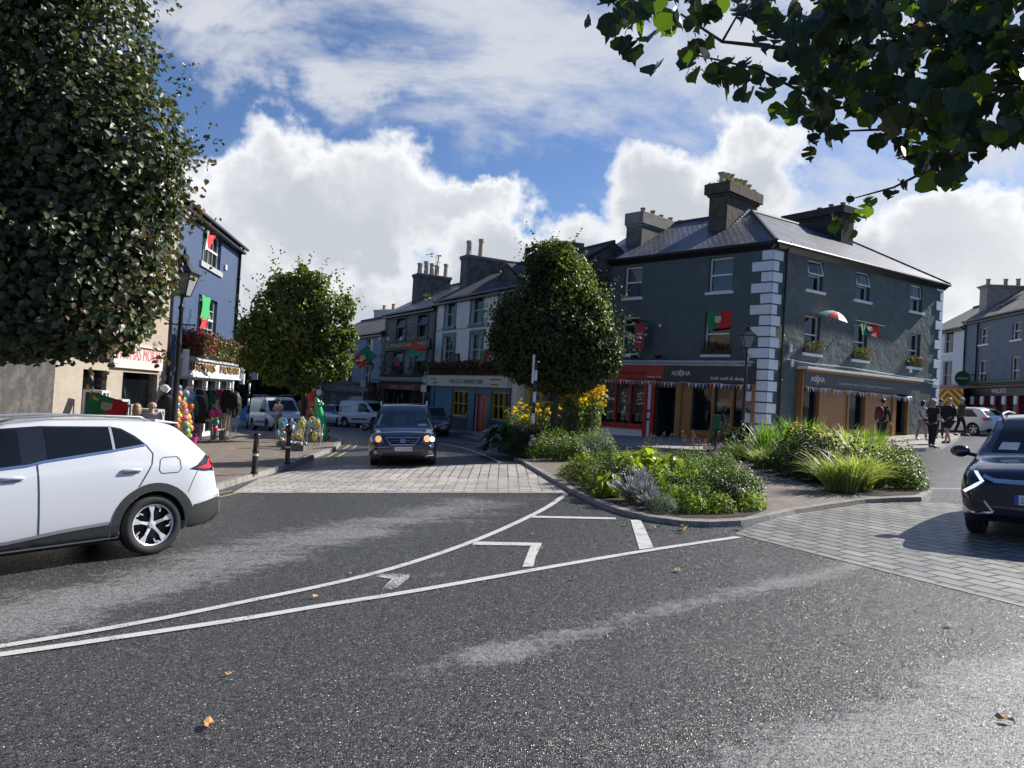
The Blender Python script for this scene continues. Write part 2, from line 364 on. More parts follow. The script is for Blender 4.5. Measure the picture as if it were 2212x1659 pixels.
def ground():
    def axis(lo, hi, d0, d1, far):
        a = list(np.arange(lo, hi, d0)); q = a[-1]; st = d0
        while q < far: st *= d1; q += st; a.append(q)
        return a
    r = axis(0, 14, .14, 1.12, 900); xs = [-x for x in r[:0:-1]] + r; ys = [-900, -300, -100, -40, -15, -5] + axis(0, 24, .14, 1.1, 1500)
    nx, ny = len(xs), len(ys); v = [(x, y, gz(x)) for y in ys for x in xs]
    f = [(j * nx + i, j * nx + i + 1, (j + 1) * nx + i + 1, (j + 1) * nx + i) for j in range(ny - 1) for i in range(nx - 1)]
    me = bpy.data.meshes.new('road'); me.from_pydata(v, [], f); me.materials.append(asphalt_mat())
    w = np.zeros(len(v), dtype=np.float32); k = 0
    for y in ys:
        for x in xs:
            if -15 < x < 15 and 0 < y < 25:
                p = Vector((x, y)); w[k] = min(1, sum(s * math.exp(-(min(seg(p, pl[i], pl[i + 1]) for i in range(len(pl) - 1)) / wd) ** 2) for pl, wd, s in WORN))
            else: w[k] = .3
            k += 1
    a = me.attributes.new('worn', 'FLOAT', 'POINT'); a.data.foreach_set('value', w)
    me.polygons.foreach_set('use_smooth', [True] * len(me.polygons))
    meta(link('road', me), kind='structure')
ground()
def sheet(name, pts, h, m, kind='structure', px=True):
    P = [gnd(*q) if px else Vector((q[0], q[1], gz(q[0]))) for q in pts]; b = MB()
    b.add([p + Vector((0, 0, h)) for p in P], [tuple(range(len(P)))])
    return meta(b.obj(name, m), kind=kind)
def setts_mat(name, ang, bw, rh, c1, c2, mort, ms=.016, rough=.55, off=.5):
    m = bpy.data.materials.new(name); m.use_nodes = True; t = NT(m.node_tree)
    o = t.n('ShaderNodeOutputMaterial'); b = t.n('ShaderNodeBsdfPrincipled'); t.L(b.outputs[0], o.inputs[0]); tc = t.n('ShaderNodeTexCoord')
    mp = t.n('ShaderNodeMapping'); mp.inputs['Rotation'].default_value = (0, 0, ang); t.L(tc.outputs['Object'], mp.inputs[0])
    wv = t.n('ShaderNodeVectorMath', operation='SCALE'); t.L(t.noise(tc.outputs['Object'], 3, 3, out=1), wv.inputs[0]); wv.inputs['Scale'].default_value = .04
    ad = t.n('ShaderNodeVectorMath'); t.L(mp.outputs[0], ad.inputs[0]); t.L(wv.outputs[0], ad.inputs[1])
    br = t.n('ShaderNodeTexBrick'); t.L(ad.outputs[0], br.inputs['Vector']); br.offset = off; br.inputs['Scale'].default_value = 1
    br.inputs['Brick Width'].default_value = bw; br.inputs['Row Height'].default_value = rh; br.inputs['Mortar Size'].default_value = ms; br.inputs['Mortar Smooth'].default_value = .3
    br.inputs['Color1'].default_value = col4(c1); br.inputs['Color2'].default_value = col4(c2); br.inputs['Mortar'].default_value = col4(mort)
    n = t.rng(t.noise(tc.outputs['Object'], 1.3, 7, .7), .38, .68); n2 = t.noise(tc.outputs['Object'], 60, 4, .7)
    c = t.mix(t.m('MULTIPLY', n, .5), br.outputs[0], (.10, .09, .085)); c = t.mix(t.m('MULTIPLY', n2, .35), c, (.6, .6, .6), 'OVERLAY'); t.L(c, b.inputs['Base Color'])
    t.put(b.inputs['Roughness'], t.m('ADD', rough - .15, t.m('MULTIPLY', n2, .35)))
    bp = t.n('ShaderNodeBump'); bp.inputs['Distance'].default_value = .012
    t.L(t.m('ADD', t.m('MULTIPLY', br.outputs['Fac'], -1), t.m('MULTIPLY', n2, .5)), bp.inputs['Height']); t.L(bp.outputs[0], b.inputs['Normal']); return m
def angpx(a, b):
    p, q = gnd(*a), gnd(*b); return math.atan2(q.y - p.y, q.x - p.x)
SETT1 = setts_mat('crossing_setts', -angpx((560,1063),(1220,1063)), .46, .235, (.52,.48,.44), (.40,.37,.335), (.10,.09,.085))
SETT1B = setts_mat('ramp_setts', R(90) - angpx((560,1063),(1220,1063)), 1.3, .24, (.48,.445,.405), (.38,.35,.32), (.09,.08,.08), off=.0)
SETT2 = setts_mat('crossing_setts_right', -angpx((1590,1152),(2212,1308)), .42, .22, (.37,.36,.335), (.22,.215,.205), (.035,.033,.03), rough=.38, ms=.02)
PAVE = setts_mat('brick_paving', R(30), .22, .11, (.25,.205,.165), (.175,.145,.12), (.07,.06,.055), ms=.006, rough=.7)
PAVE2 = setts_mat('slab_paving', R(34), .6, .4, (.42,.39,.35), (.33,.31,.28), (.10,.09,.09), ms=.008, rough=.65)
KERB = mat('granite_kerb', (.30, .285, .265), .6, var=(5, .7, (.10, .095, .085)), bump=(60, .004))
sheet('crossing', [(505,1063.5),(1226,1063.5),(1180,1034),(560,1034)], .006, SETT1)
sheet('crossing', [(560,1034),(1180,1034),(1130,1003),(745,1004),(620,1020)], .005, SETT1B)
sheet('crossing_edge', [(503,1065.5),(1229,1065.5),(1226,1063.5),(505,1063.5)], .006, KERB)
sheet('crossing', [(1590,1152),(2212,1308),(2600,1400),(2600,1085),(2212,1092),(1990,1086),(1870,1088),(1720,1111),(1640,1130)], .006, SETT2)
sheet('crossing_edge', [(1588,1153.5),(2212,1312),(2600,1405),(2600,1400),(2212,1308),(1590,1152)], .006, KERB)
H = .12; HI = .075
def pavement(name, pts, m, kerb, h=H, px=True, closed=True):
    P = [gnd(*q).to_2d() if len(q) == 2 else Vector(q[:2]) for q in pts]
    b = MB(); n = len(P); b.add([(p.x, p.y, gz(p.x) + h) for p in P] + [(p.x, p.y, gz(p.x) - .3) for p in P],
        [tuple(range(n))] + [(i, n + i, n + (i + 1) % n, (i + 1) % n) for i in range(n)])
    meta(b.obj(name, m), kind='structure')
    # kerb stones follow the listed edge, each a short block with a joint
    K = [P[i] for i in kerb]; area = sum(P[i].x * P[(i + 1) % n].y - P[(i + 1) % n].x * P[i].y for i in range(n)); sg = 1 if area > 0 else -1
    N = []
    for i in range(len(K)):
        d = (K[min(i + 1, len(K) - 1)] - K[max(i - 1, 0)]).normalized(); N.append(Vector((-d.y, d.x)) * sg)
    b = MB()
    for i in range(len(K) - 1):
        L = (K[i + 1] - K[i]).length; c = max(1, round(L / .9))
        for k in range(c):
            a0, a1 = k / c, (k + 1) / c - .012 / max(L / c, .1) / c
            q = [K[i].lerp(K[i + 1], a0), K[i].lerp(K[i + 1], a1)]; nn = [N[i].lerp(N[i + 1], a0), N[i].lerp(N[i + 1], a1)]
            o = [q[0] - nn[0] * .012, q[1] - nn[1] * .012, q[1] + nn[1] * .15, q[0] + nn[0] * .15]
            vs = [(p.x, p.y, gz(p.x) - .1) for p in o] + [(o[0].x + nn[0].x * .012, o[0].y + nn[0].y * .012, gz(o[0].x) + h + .006), (o[1].x + nn[1].x * .012, o[1].y + nn[1].y * .012, gz(o[1].x) + h + .006)] + [(p.x, p.y, gz(p.x) + h + .006) for p in o[2:]]
            b.add(vs, [(0,1,5,4),(1,2,6,5),(2,3,7,6),(3,0,4,7),(4,5,6,7)])
    meta(b.obj('kerb', KERB), kind='structure')
pavement('pavement', [(-30,-6,0),(-15.5,5.2,0),(-10.6,9.6,0),(-7.7,12.6,0),(468,1060),(524,1042),(583,1025),(724,973),(738,959),(738,951),(716,945),(600,938),(498,931),(-22,44,0),(-40,44,0),(-40,-6,0)], PAVE, range(0, 13))
pavement('pavement', [(700,905),(760,912),(830,918),(900,925),(961,931),(1058,948),(1130,957),(1290,966),(1500,979),(1650,988),(1800,987),(1940,981),(2030,972),(2066,952),(34,57,0),(40,80,0),(40,100,0),(-20,100,0),(-24,80,0)], PAVE2, range(0, 14))
ISL = [(1110,994),(1125,1000),(1165,1024),(1228,1062),(1290,1093),(1340,1111),(1400,1126),(1470,1136),(1530,1139),(1600,1136),(1660,1125),(1720,1111),(1800,1098),(1870,1088),(1940,1084),(1990,1083),(2012,1072),(2010,1060),(1985,1035),(1930,1010),(1850,1003),(1700,998),(1500,988),(1300,986),(1150,987)]
pavement('traffic_island', ISL, PAVE, list(range(0, 25)) + [0], HI)
SOIL = mat('soil', (.05, .035, .025), .95, var=(8, .6), bump=(25, .03))
BEDA = [(1212,1030),(1240,1063),(1300,1091),(1350,1106),(1410,1120),(1480,1129),(1540,1131),(1610,1127),(1655,1112),(1640,1080),(1600,1050),(1560,1022),(1480,1006),(1380,1000),(1290,1004)]
BEDB = [(1535,990),(1560,1012),(1640,1025),(1720,1045),(1800,1075),(1900,1081),(1985,1076),(2000,1062),(1970,1035),(1925,1014),(1850,1007),(1700,1002),(1600,995)]
BEDC = [(1068,985),(1115,993),(1190,1003),(1260,1000),(1325,994),(1330,988),(1200,982),(1120,978)]
for q in (BEDA, BEDB): sheet('soil', q, HI + .008, SOIL)
# road markings
def mark_mat(name, c, wear):
    m = bpy.data.materials.new(name); m.use_nodes = True; t = NT(m.node_tree)
    o = t.n('ShaderNodeOutputMaterial'); b = t.n('ShaderNodeBsdfPrincipled'); T = t.n('ShaderNodeBsdfTransparent'); mx = t.n('ShaderNodeMixShader'); tc = t.n('ShaderNodeTexCoord'); v = tc.outputs['Object']
    t.L(t.mix(t.noise(v, 6, 6, .7), tuple(x * .75 for x in c), c), b.inputs['Base Color']); b.inputs['Roughness'].default_value = .6
    f = t.rng(t.m('ADD', t.m('MULTIPLY', t.noise(v, 70, 4, .7), .6), t.m('MULTIPLY', t.noise(v, 5, 5, .7), .4)), wear, wear + .04)
    bp = t.n('ShaderNodeBump'); bp.inputs['Distance'].default_value = .006; t.L(t.noise(v, 80, 3), bp.inputs['Height']); t.L(bp.outputs[0], b.inputs['Normal'])
    t.L(f, mx.inputs[0]); t.L(T.outputs[0], mx.inputs[1]); t.L(b.outputs[0], mx.inputs[2]); t.L(mx.outputs[0], o.inputs[0]); return m
MARK = mark_mat('road_paint', (.62, .62, .60), .40); MARKW = mark_mat('road_paint_worn', (.55, .55, .54), .475); YEL = mark_mat('yellow_road_paint', (.50, .42, .20), .43)
def line(pts, w, m=MARK, h=.009, px=True, name='road_marking'):
    P = [gnd(*q).to_2d() if px else Vector(q) for q in pts]
    # smooth
    Q = []
    for i in range(len(P) - 1):
        p0, p1, p2, p3 = P[max(i - 1, 0)], P[i], P[i + 1], P[min(i + 2, len(P) - 1)]
        for k in range(6):
            t = k / 6; Q.append(.5 * ((2 * p1) + (p2 - p0) * t + (2 * p0 - 5 * p1 + 4 * p2 - p3) * t * t + (3 * p1 - p0 - 3 * p2 + p3) * t ** 3))
    Q.append(P[-1]); b = MB(); vs = []
    for i, q in enumerate(Q):
        d = (Q[min(i + 1, len(Q) - 1)] - Q[max(i - 1, 0)]).normalized(); n = Vector((-d.y, d.x)) * w / 2
        for p in (q + n, q - n): vs.append((p.x, p.y, gz(p.x) + h))
    b.add(vs, [(2 * i, 2 * i + 1, 2 * i + 3, 2 * i + 2) for i in range(len(Q) - 1)])
    return meta(b.obj(name, m), kind='structure')
line([(1224,1067),(1170,1103),(1030,1167),(815,1238),(500,1307),(250,1356),(0,1398),(-250,1436)], .105)
line([(1595,1161),(1400,1190),(1200,1224),(900,1277),(700,1309),(500,1342),(0,1416),(-300,1458)], .115)
for q, m in (([(1148,1115),(1330,1119),(1330,1123),(1148,1119)], MARK), ([(1362,1124),(1384,1124),(1412,1184),(1381,1188)], MARK),
          ([(1024,1171),(1170,1174),(1168,1183),(1157,1203),(1152,1225),(1128,1226),(1140,1195),(1146,1180),(1020,1178)], MARK),
          ([(818,1240),(885,1242),(882,1252),(852,1274),(824,1275),(846,1252),(806,1247)], MARKW)):
    sheet('road_marking', q, .009, m)
line([(700,992),(728,977),(752,964),(757,955),(745,947),(700,940)], .08, YEL); line([(715,995),(742,980),(766,966),(771,955),(757,944),(710,936)], .08, YEL)
line([(470,1067),(500,1061)], .07, YEL); line([(430,1085),(525,1063)], .08, YEL)
line([(949,958),(1000,968),(1045,983),(1080,999)], .12, MARK); line([(949,950),(1010,956),(1056,963)], .1, MARK); line([(990,967),(1056,962)], .1, MARK); line([(1030,978),(1062,975)], .1, MARK)
line([(1000,941),(1060,952)], .5, MARKW)
line([(2010,1056),(2080,1056)], .1, MARK); line([(2090,1046),(2212,1030)], .1, MARKW)
# ================================================================ BUILDINGS
def slate_mat(name, c, c2, rough=.45, rh=.22, bw=.3):
    m = bpy.data.materials.new(name); m.use_nodes = True; t = NT(m.node_tree)
    o = t.n('ShaderNodeOutputMaterial'); b = t.n('ShaderNodeBsdfPrincipled'); t.L(b.outputs[0], o.inputs[0]); uv = t.n('ShaderNodeUVMap'); tc = t.n('ShaderNodeTexCoord')
    br = t.n('ShaderNodeTexBrick'); t.L(uv.outputs[0], br.inputs['Vector']); br.inputs['Scale'].default_value = 1; br.inputs['Brick Width'].default_value = bw; br.inputs['Row Height'].default_value = rh
    br.inputs['Mortar Size'].default_value = .012; br.inputs['Color1'].default_value = col4(c); br.inputs['Color2'].default_value = col4(c2); br.inputs['Mortar'].default_value = col4(tuple(x * .35 for x in c))
    n = t.rng(t.noise(tc.outputs['Object'], .9, 7, .7), .4, .68); n2 = t.noise(tc.outputs['Object'], 14, 5, .7)
    cc = t.mix(t.m('MULTIPLY', n, .6), br.outputs[0], tuple(min(1, x * 1.9 + .02) for x in c)); cc = t.mix(t.m('MULTIPLY', t.rng(n2, .55, .7), .4), cc, (.03, .03, .035)); t.L(cc, b.inputs['Base Color'])
    b.inputs['Roughness'].default_value = rough
    bp = t.n('ShaderNodeBump'); bp.inputs['Distance'].default_value = .02; sp = t.n('ShaderNodeSeparateXYZ'); t.L(uv.outputs[0], sp.inputs[0])
    saw = t.m('FRACT', t.m('DIVIDE', sp.outputs[1], rh)); t.L(t.m('ADD', t.m('MULTIPLY', saw, -1), t.m('ADD', t.m('MULTIPLY', br.outputs['Fac'], -.6), t.m('MULTIPLY', n2, .6))), bp.inputs['Height']); t.L(bp.outputs[0], b.inputs['Normal']); return m
SLATE = slate_mat('slate_roof', (.075, .082, .105), (.055, .06, .078)); SLATE_D = slate_mat('dark_slate_roof', (.045, .043, .042), (.032, .031, .031), .85); SLATE_B = slate_mat('brownish_slate_roof', (.085, .08, .075), (.06, .056, .052), .7)
SLATE_L = slate_mat('worn_slate_roof', (.14, .135, .13), (.10, .098, .095), .75)
CONC = mat('chimney_render', (.15, .145, .13), .9, var=(2.2, .8, (.05, .048, .042)), bump=(20, .01))
CONC_L = mat('pale_chimney_render', (.33, .31, .28), .9, var=(2.2, .6, (.15, .14, .12)), bump=(20, .01))
POT = mat('terracotta_pot', (.42, .23, .13), .8, var=(9, .5, (.2, .13, .09))); POT_P = mat('pale_pot', (.55, .45, .34), .8, var=(9, .6, (.25, .2, .15)))
GUT = mat('black_gutter', (.015, .015, .018), .35)
LEAD = mat('lead_flashing', (.42, .43, .45), .4, var=(12, .5, (.2, .2, .22)))
def gable_roof(W, u0, u1, ze, setb, rise, m, parent, over=.25, th=.12, gut=True, ext=.0, name='roof'):
    """front and rear slopes over a terrace house, eave at ze, ridge set back"""
    k = rise / setb; zf = ze - over * k; L = math.hypot(setb + over, rise + over * k); b = W.mb(); a, e = u0 - ext, u1 + ext
    f0, f1, r0, r1 = (a, over, zf), (e, over, zf), (a, -setb, ze + rise), (e, -setb, ze + rise); g0, g1 = (a, -2 * setb - over, zf), (e, -2 * setb - over, zf)
    b.quad(f0, f1, r1, r0, [(a, 0), (e, 0), (e, L), (a, L)]); b.quad(g1, g0, r0, r1, [(e, 0), (a, 0), (a, L), (e, L)])
    dn = lambda p: (p[0], p[1], p[2] - th)
    b.quad(f1, f0, dn(f0), dn(f1)); b.quad(dn(f0), dn(r0), dn(r1), dn(f1)); b.quad(f0, r0, dn(r0), dn(f0)); b.quad(r1, f1, dn(f1), dn(r1)); b.quad(r0, g0, dn(g0), dn(r0)); b.quad(g1, r1, dn(r1), dn(g1)); b.quad(dn(g0), dn(g1), dn(r1), dn(r0))
    # gable triangles
    b.add([(a + ext, -.01, ze - .3), (a + ext, -setb, ze + rise - th), (a + ext, -2 * setb, ze - .3), (e - ext, -.01, ze - .3), (e - ext, -setb, ze + rise - th), (e - ext, -2 * setb, ze - .3)], [(0, 1, 2), (3, 5, 4)])
    r = b.obj(name, m, parent)
    q = W.mb(); q.tube([(a, -setb, ze + rise + .02), (e, -setb, ze + rise + .02)], .09, 6); q.obj('ridge_tiles', mat('ridge_clay', (.07, .07, .075), .7, var=(6, .5)), r)
    if gut:
        q = W.mb(); q.box(a, over, zf - th - .02, e, over + .12, zf - th + .1); q.box(a, 0.001, ze - over * k - th - .2, e, over - .02, ze - over * k - th - .06); q.obj('gutter', GUT, r, bevel=.02)
    return r
def chimney(T, x0, y0, x1, y1, z0, z1, pots, m, parent, pm=POT, ph=.45, pr=.13, cap=.09, along='y', hood=False, caph=.22, capm=None, name='chimney'):
    b = MB(T); b.box(x0, y0, z0, x1, y1, z1 - caph); o = b.obj(name, m, parent)
    b = MB(T); b.box(x0 - cap, y0 - cap, z1 - caph, x1 + cap, y1 + cap, z1); b.box(x0 - cap * .4, y0 - cap * .4, z1 - caph - .12, x1 + cap * .4, y1 + cap * .4, z1 - caph - .002); b.obj('chimney_cap', capm or m, o, bevel=.02)
    for i, t_ in enumerate(pots):
        cx, cy = ((x0 + x1) / 2, y0 + (y1 - y0) * t_) if along == 'y' else (x0 + (x1 - x0) * t_, (y0 + y1) / 2); b = MB(T); h = ph * (.85 + .3 * ((i * 37 % 10) / 10))
        pf = [(pr * 1.15, z1), (pr * 1.15, z1 + .06), (pr * .95, z1 + .1), (pr * .85, z1 + h * .8), (pr * 1.1, z1 + h * .84), (pr * 1.1, z1 + h), (pr * .8, z1 + h), (pr * .7, z1 + h * .9)]
        if hood: pf = pf[:6] + [(pr * 1.5, z1 + h), (pr * 1.6, z1 + h + .05), (.02, z1 + h + .12)]
        b.lathe(pf, 10, (cx, cy, 0)); b.obj('chimney_pot', pm, o, smooth=False)
    return o
def downpipe(W, u, z0, z1, parent, r=.045, v=.08, m=GUT):
    b = W.mb(); b.tube([(u, v + .2, z1 + .1), (u, v + .18, z1), (u, v, z1 - .25), (u, v, z0)], r, 8)
    z = z0 + .8
    while z < z1 - .4: b.tube([(u, v, z), (u, v, z + .08)], r * 1.35, 8); z += 1.9
    b.obj('downpipe', m, parent, smooth=True)
# ---------------------------------------------------------------- corner building (dark green-blue, L plan)
C0 = gnd(1650, 960).to_2d()
def vd(px, py): d = ray(px, py).to_2d(); return d.normalized()
d1, d2 = vd(-460, 770), vd(3580, 1017)
WL, WR = Wall(C0, -d1), Wall(C0, d2)
TEAL = mat('dark_teal_render', (.062, .090, .088), .62, var=(1.6, .75, (.095, .122, .115)), bump=(3.2, .035))
TEALR = mat('dark_teal_render_rough', (.068, .095, .092), .7, var=(1.6, .8, (.125, .148, .14)), bump=(2.6, .06))
QUOIN = mat('white_quoin_paint', (.76, .79, .83), .5, var=(6, .3, (.55, .56, .58)), bump=(20, .004))
TAN = mat('tan_wood_paint', (.33, .155, .045), .5, var=(4, .5, (.24, .105, .03)), bump=(30, .003))
REDP = mat('red_shop_paint', (.40, .018, .014), .4, var=(5, .4, (.28, .012, .01)))
FASC = mat('charcoal_fascia', (.028, .030, .036), .45, var=(3, .5, (.045, .045, .05)))
LETW = mat('white_lettering', (.80, .80, .78), .5); LETG = mat('gold_lettering', (.70, .48, .14), .4, metal=.3)
CB = thing('corner_building', 'large dark teal three-storey corner building with white quoins, slate hip roof and tan wooden shopfronts', 'building', loc=(C0.x, C0.y, gz(C0.x)))
EAVE = 9.3; uL = WL.px(1290, 573)[0] - .35; uR = 13.75
hl = {k: WL.rect(*v) for k, v in dict(a=(1350,582,1385,645), b=(1533,554,1581,625), c=(1344,688,1378,767), d=(1524,673.5,1574,765), door=(1417,843,1461,958), shop=(1498,838,1623,946)).items()}
red = [WL.rect(1302,836,1326,921), WL.rect(1332,836,1358,921), WL.rect(1363,836,1387,921)]
# keep rows level
def lev(rs, keys):
    z0 = sum(rs[k][1] for k in keys) / len(keys); z1 = sum(rs[k][3] for k in keys) / len(keys)
    for k in keys: rs[k] = (rs[k][0], z0, rs[k][2], z1)
lev(hl, 'ab'); lev(hl, 'cd')
hl['door'] = (hl['door'][0], .35, hl['door'][2], 2.85); hl['shop'] = (hl['shop'][0], .95, hl['shop'][2], 3.1)
RZ0, RZ1 = 1.05, 2.95; redo = (red[0][0] - .08, RZ0, red[2][2] + .08, RZ1)
hr = {k: WR.rect(*v) for k, v in dict(a=(1746,556,1777,629), b=(1850,584,1878,650), c=(1965,616,1993,681), d=(1738,684,1771,766), e=(1844,700,1872,782), f=(1960,711,1989,792), s1=(1727,835,1760,925), s2=(1830,844,1860,927), door=(1930,850,1954,947)).items()}
lev(hr, 'abc'); lev(hr, 'def'); lev(hr, ['s1', 's2'])
for k in 'abcdef':
    r = hr[k]; w = 1.12; c = (r[0] + r[2]) / 2; hr[k] = (c - w / 2, r[1], c + w / 2, r[3])
facade(WL, uL, 0, -.5, EAVE - .12, list(hl.values()) + [redo], TEAL, CB, depth=.2)
facade(WR, 0, uR, -.5, EAVE - .12, list(hr.values()), TEALR, CB, depth=.22)
# rear and side walls of the L
DW = 8.2
def xy(W, u, v): p = W.P(u, v, 0); return (p.x, p.y)
inner = WL.n * -1; 
A1 = np.array([[WL.n.x, WL.n.y], [WR.n.x, WR.n.y]])
def both(s1, s2): s = np.linalg.solve(A1, np.array([WL.n.to_2d().dot(C0) - s1, WR.n.to_2d().dot(C0) - s2])); return Vector((s[0], s[1]))
Ci = both(DW, DW); p1 = Vector(xy(WL, uL, 0)); p2 = Vector(xy(WL, uL, -DW)); p3 = Vector(xy(WR, uR, -DW)); p4 = Vector(xy(WR, uR, 0))
b = MB(); seq = [p1, p2, Ci, p3, p4]
for q, w in zip(seq, seq[1:]): b.quad((q.x, q.y, -.6), (w.x, w.y, -.6), (w.x, w.y, EAVE - .15), (q.x, q.y, EAVE - .15))
b.obj('rear_wall', CONC_L, CB)
# roof: hip at the outer corner
SB, RI = 4.1, 2.45; OV = .28
pk = both(SB, SB); co = both(-OV, -OV); ck = RI / SB; ze = EAVE - OV * ck
def V3(p, z): return Vector((p[0], p[1], z))
lw = V3(xy(WL, uL - .15, OV), ze); lr = V3(xy(WL, uL - .15, -SB), EAVE + RI); lb = V3(xy(WL, uL - .15, -2 * SB), EAVE)
rw = V3(xy(WR, uR + .15, OV), ze); rr = V3(xy(WR, uR - SB * .8, -SB), EAVE + RI); rb = V3(xy(WR, uR + .15, -2 * SB), EAVE); ib = V3(both(2 * SB, 2 * SB), EAVE)
P_, K_ = V3(pk, EAVE + RI), V3(co, ze)
def roofface(b, pts, W):
    uv = [((p - W.o).dot(W.d), math.hypot((p - W.o).dot(W.n) - OV, p.z - ze)) for p in pts]; b.add(pts, [tuple(range(len(pts)))], [uv])
b = MB(); roofface(b, [lw, K_, P_, lr], WL); roofface(b, [K_, rw, rr, P_], WR); roofface(b, [rw, rb, rr], Wall(p4, -WR.n.to_2d()))
b.add([ib, lb, lr, P_, rr, rb], [(1, 0, 3, 2), (0, 5, 4, 3)], [[(0, 0)] * 4] * 2)
b.add([p + Vector((0, 0, -.1)) for p in (lw, K_, rw, rb, ib, lb)], [(0, 1, 2, 3, 4, 5)], [[(0, 0)] * 6])
RF = b.obj('roof', SLATE, CB)
b = MB(); b.tube([lr, P_], .1, 6); b.tube([P_, rr], .1, 6); b.tube([P_, K_], .1, 6); b.tube([rr, rw], .08, 6); b.obj('ridge_tiles', mat('ridge_clay', (.07, .07, .075), .7, var=(6, .5)), RF)
b = MB()
for q, w in ((lw, K_), (K_, rw)): b.tube([q - Vector((0, 0, .05)), w - Vector((0, 0, .05))], .075, 8)
for W, q, w in ((WL, lw, K_), (WR, K_, rw)):
    n = W.n; a = q - n * (OV - .02) - Vector((0, 0, .02)); e = w - n * (OV - .02) - Vector((0, 0, .02)); dz = Vector((0, 0, -.28))
    b.add([a, e, e + dz, a + dz, q - Vector((0, 0, .08)), w - Vector((0, 0, .08))], [(0, 1, 2, 3), (3, 2, 5, 4)])
b.obj('gutter', GUT, CB)
for k, s in (('a', dict(curtain=1)), ('b', dict(curtain=1)), ('c', dict(curtain=0)), ('d', dict(curtain=0))):
    window(WL, hl[k], CB, depth=.2, fw=.075, **s)
for k in 'abc': window(WR, hr[k], CB, depth=.22, fw=.075, top_open=R(13) if k != 'c' else R(4), curtain=.45 if k != 'a' else 0, sillw=.16)
for k in 'def': window(WR, hr[k], CB, depth=.22, fw=.06, curtain=.5, sillw=.14)
# lower blind cloth in the top left-face windows
for k, c in (('b', (.40, .58, .85)), ('a', (.50, .56, .62))):
    r = hl[k]; q = WL.mb(); zm = (r[1] + r[3]) / 2
    for i in range(14):
        x0 = r[0] + .1 + (r[2] - r[0] - .2) * i / 14; x1 = r[0] + .1 + (r[2] - r[0] - .2) * (i + 1) / 14; v = lambda j: -.3 + .02 * math.sin(j * 2.1)
        q.quad((x0, v(i), r[1]), (x1, v(i + 1), r[1]), (x1, v(i + 1), zm), (x0, v(i), zm))
    q.obj('curtain', mat('blue_curtain_' + k, c, .9), CB, smooth=True)
# quoins at the corner and the far end
b = MB(); z = .55; i = 0
while z < EAVE - .5:
    lw_, rw_ = (.95, .36) if i % 2 == 0 else (.5, .62); t_ = .035
    h = .40
    for W, wd, sg in ((WL, lw_, -1), (WR, rw_, 1)):
        q = MB(W.T); q.box(min(0, sg * wd) if sg < 0 else .0, .0, z, max(0, sg * wd), t_, z + h); b.v += q.v; off = len(b.v) - len(q.v); b.f += [[off + k for k in f] for f in q.f]
    z += .462; i += 1
b.obj('quoins', QUOIN, CB, bevel=.012)
b = WR.mb(); z = .75; i = 0
while z < EAVE - .5:
    wd = .62 if i % 2 == 0 else .28; b.box(uR - wd, 0, z, uR + .03, .035, z + .44); z += .5; i += 1
b.box(uR - .12, -.02, .6, uR + .04, .03, EAVE - .3); b.obj('quoins', QUOIN, CB, bevel=.012)
downpipe(WR, .78, .6, EAVE - .2, CB, .05)
# shop cornices, fascias, joinery
def zof(W, x, y): return W.px(x, y)[1]
b = WL.mb(); b.box(uL + .1, 0, 3.98, -.62, .34, 4.1); b.box(uL + .1, 0, 3.86, -.68, .26, 3.98); b.obj('shop_cornice', mat('weathered_lead_ledge', (.40, .42, .45), .45, var=(3, .6, (.2, .21, .23))), CB, bevel=.02)
ur = WL.px(1439, 815)[0]; ue = WL.px(1634, 820)[0]; u00 = WL.px(1284, 830)[0]
b = WL.mb(); b.box(u00, 0, 3.22, ur, .2, 3.855); RS = b.obj('shop_fascia', REDP, CB, label='red fascia board')
b = WL.mb(); b.box(ur + .01, 0, 3.18, ue, .19, 3.855); b.box(ur + .01, .19, 3.12, ue, .23, 3.18); b.obj('shop_fascia', FASC, CB)
def dot_diamond(W, u, z, r, parent):
    b = W.mb(); b.add([(u - r, .205, z), (u, .205, z - r), (u + r, .205, z), (u, .205, z + r)], [(0, 1, 2, 3)]); b.obj('emblem', mat('bronze_emblem', (.30, .2, .15), .5), parent)
uA = WL.px(1476, 822)[0]; dot_diamond(WL, uA, 3.53, .22, CB)
WL.text('AODHA', .30, uA, 3.42, LETW, CB, v=.212, w=1.02)
WL.text('Irish craft & design', .2, WL.px(1578, 829)[0], 3.26, LETW, CB, v=.2, w=1.72)
WL.text('Heritage gifts & cards', .1, WL.px(1418, 826)[0], 3.3, LETW, CB, v=.21, w=.8)
WL.text('Westport Credit', .2, WL.px(1370, 828)[0], 3.42, mat('dark_red_lettering', (.25, .02, .015), .5), CB, v=.21, w=1.5)
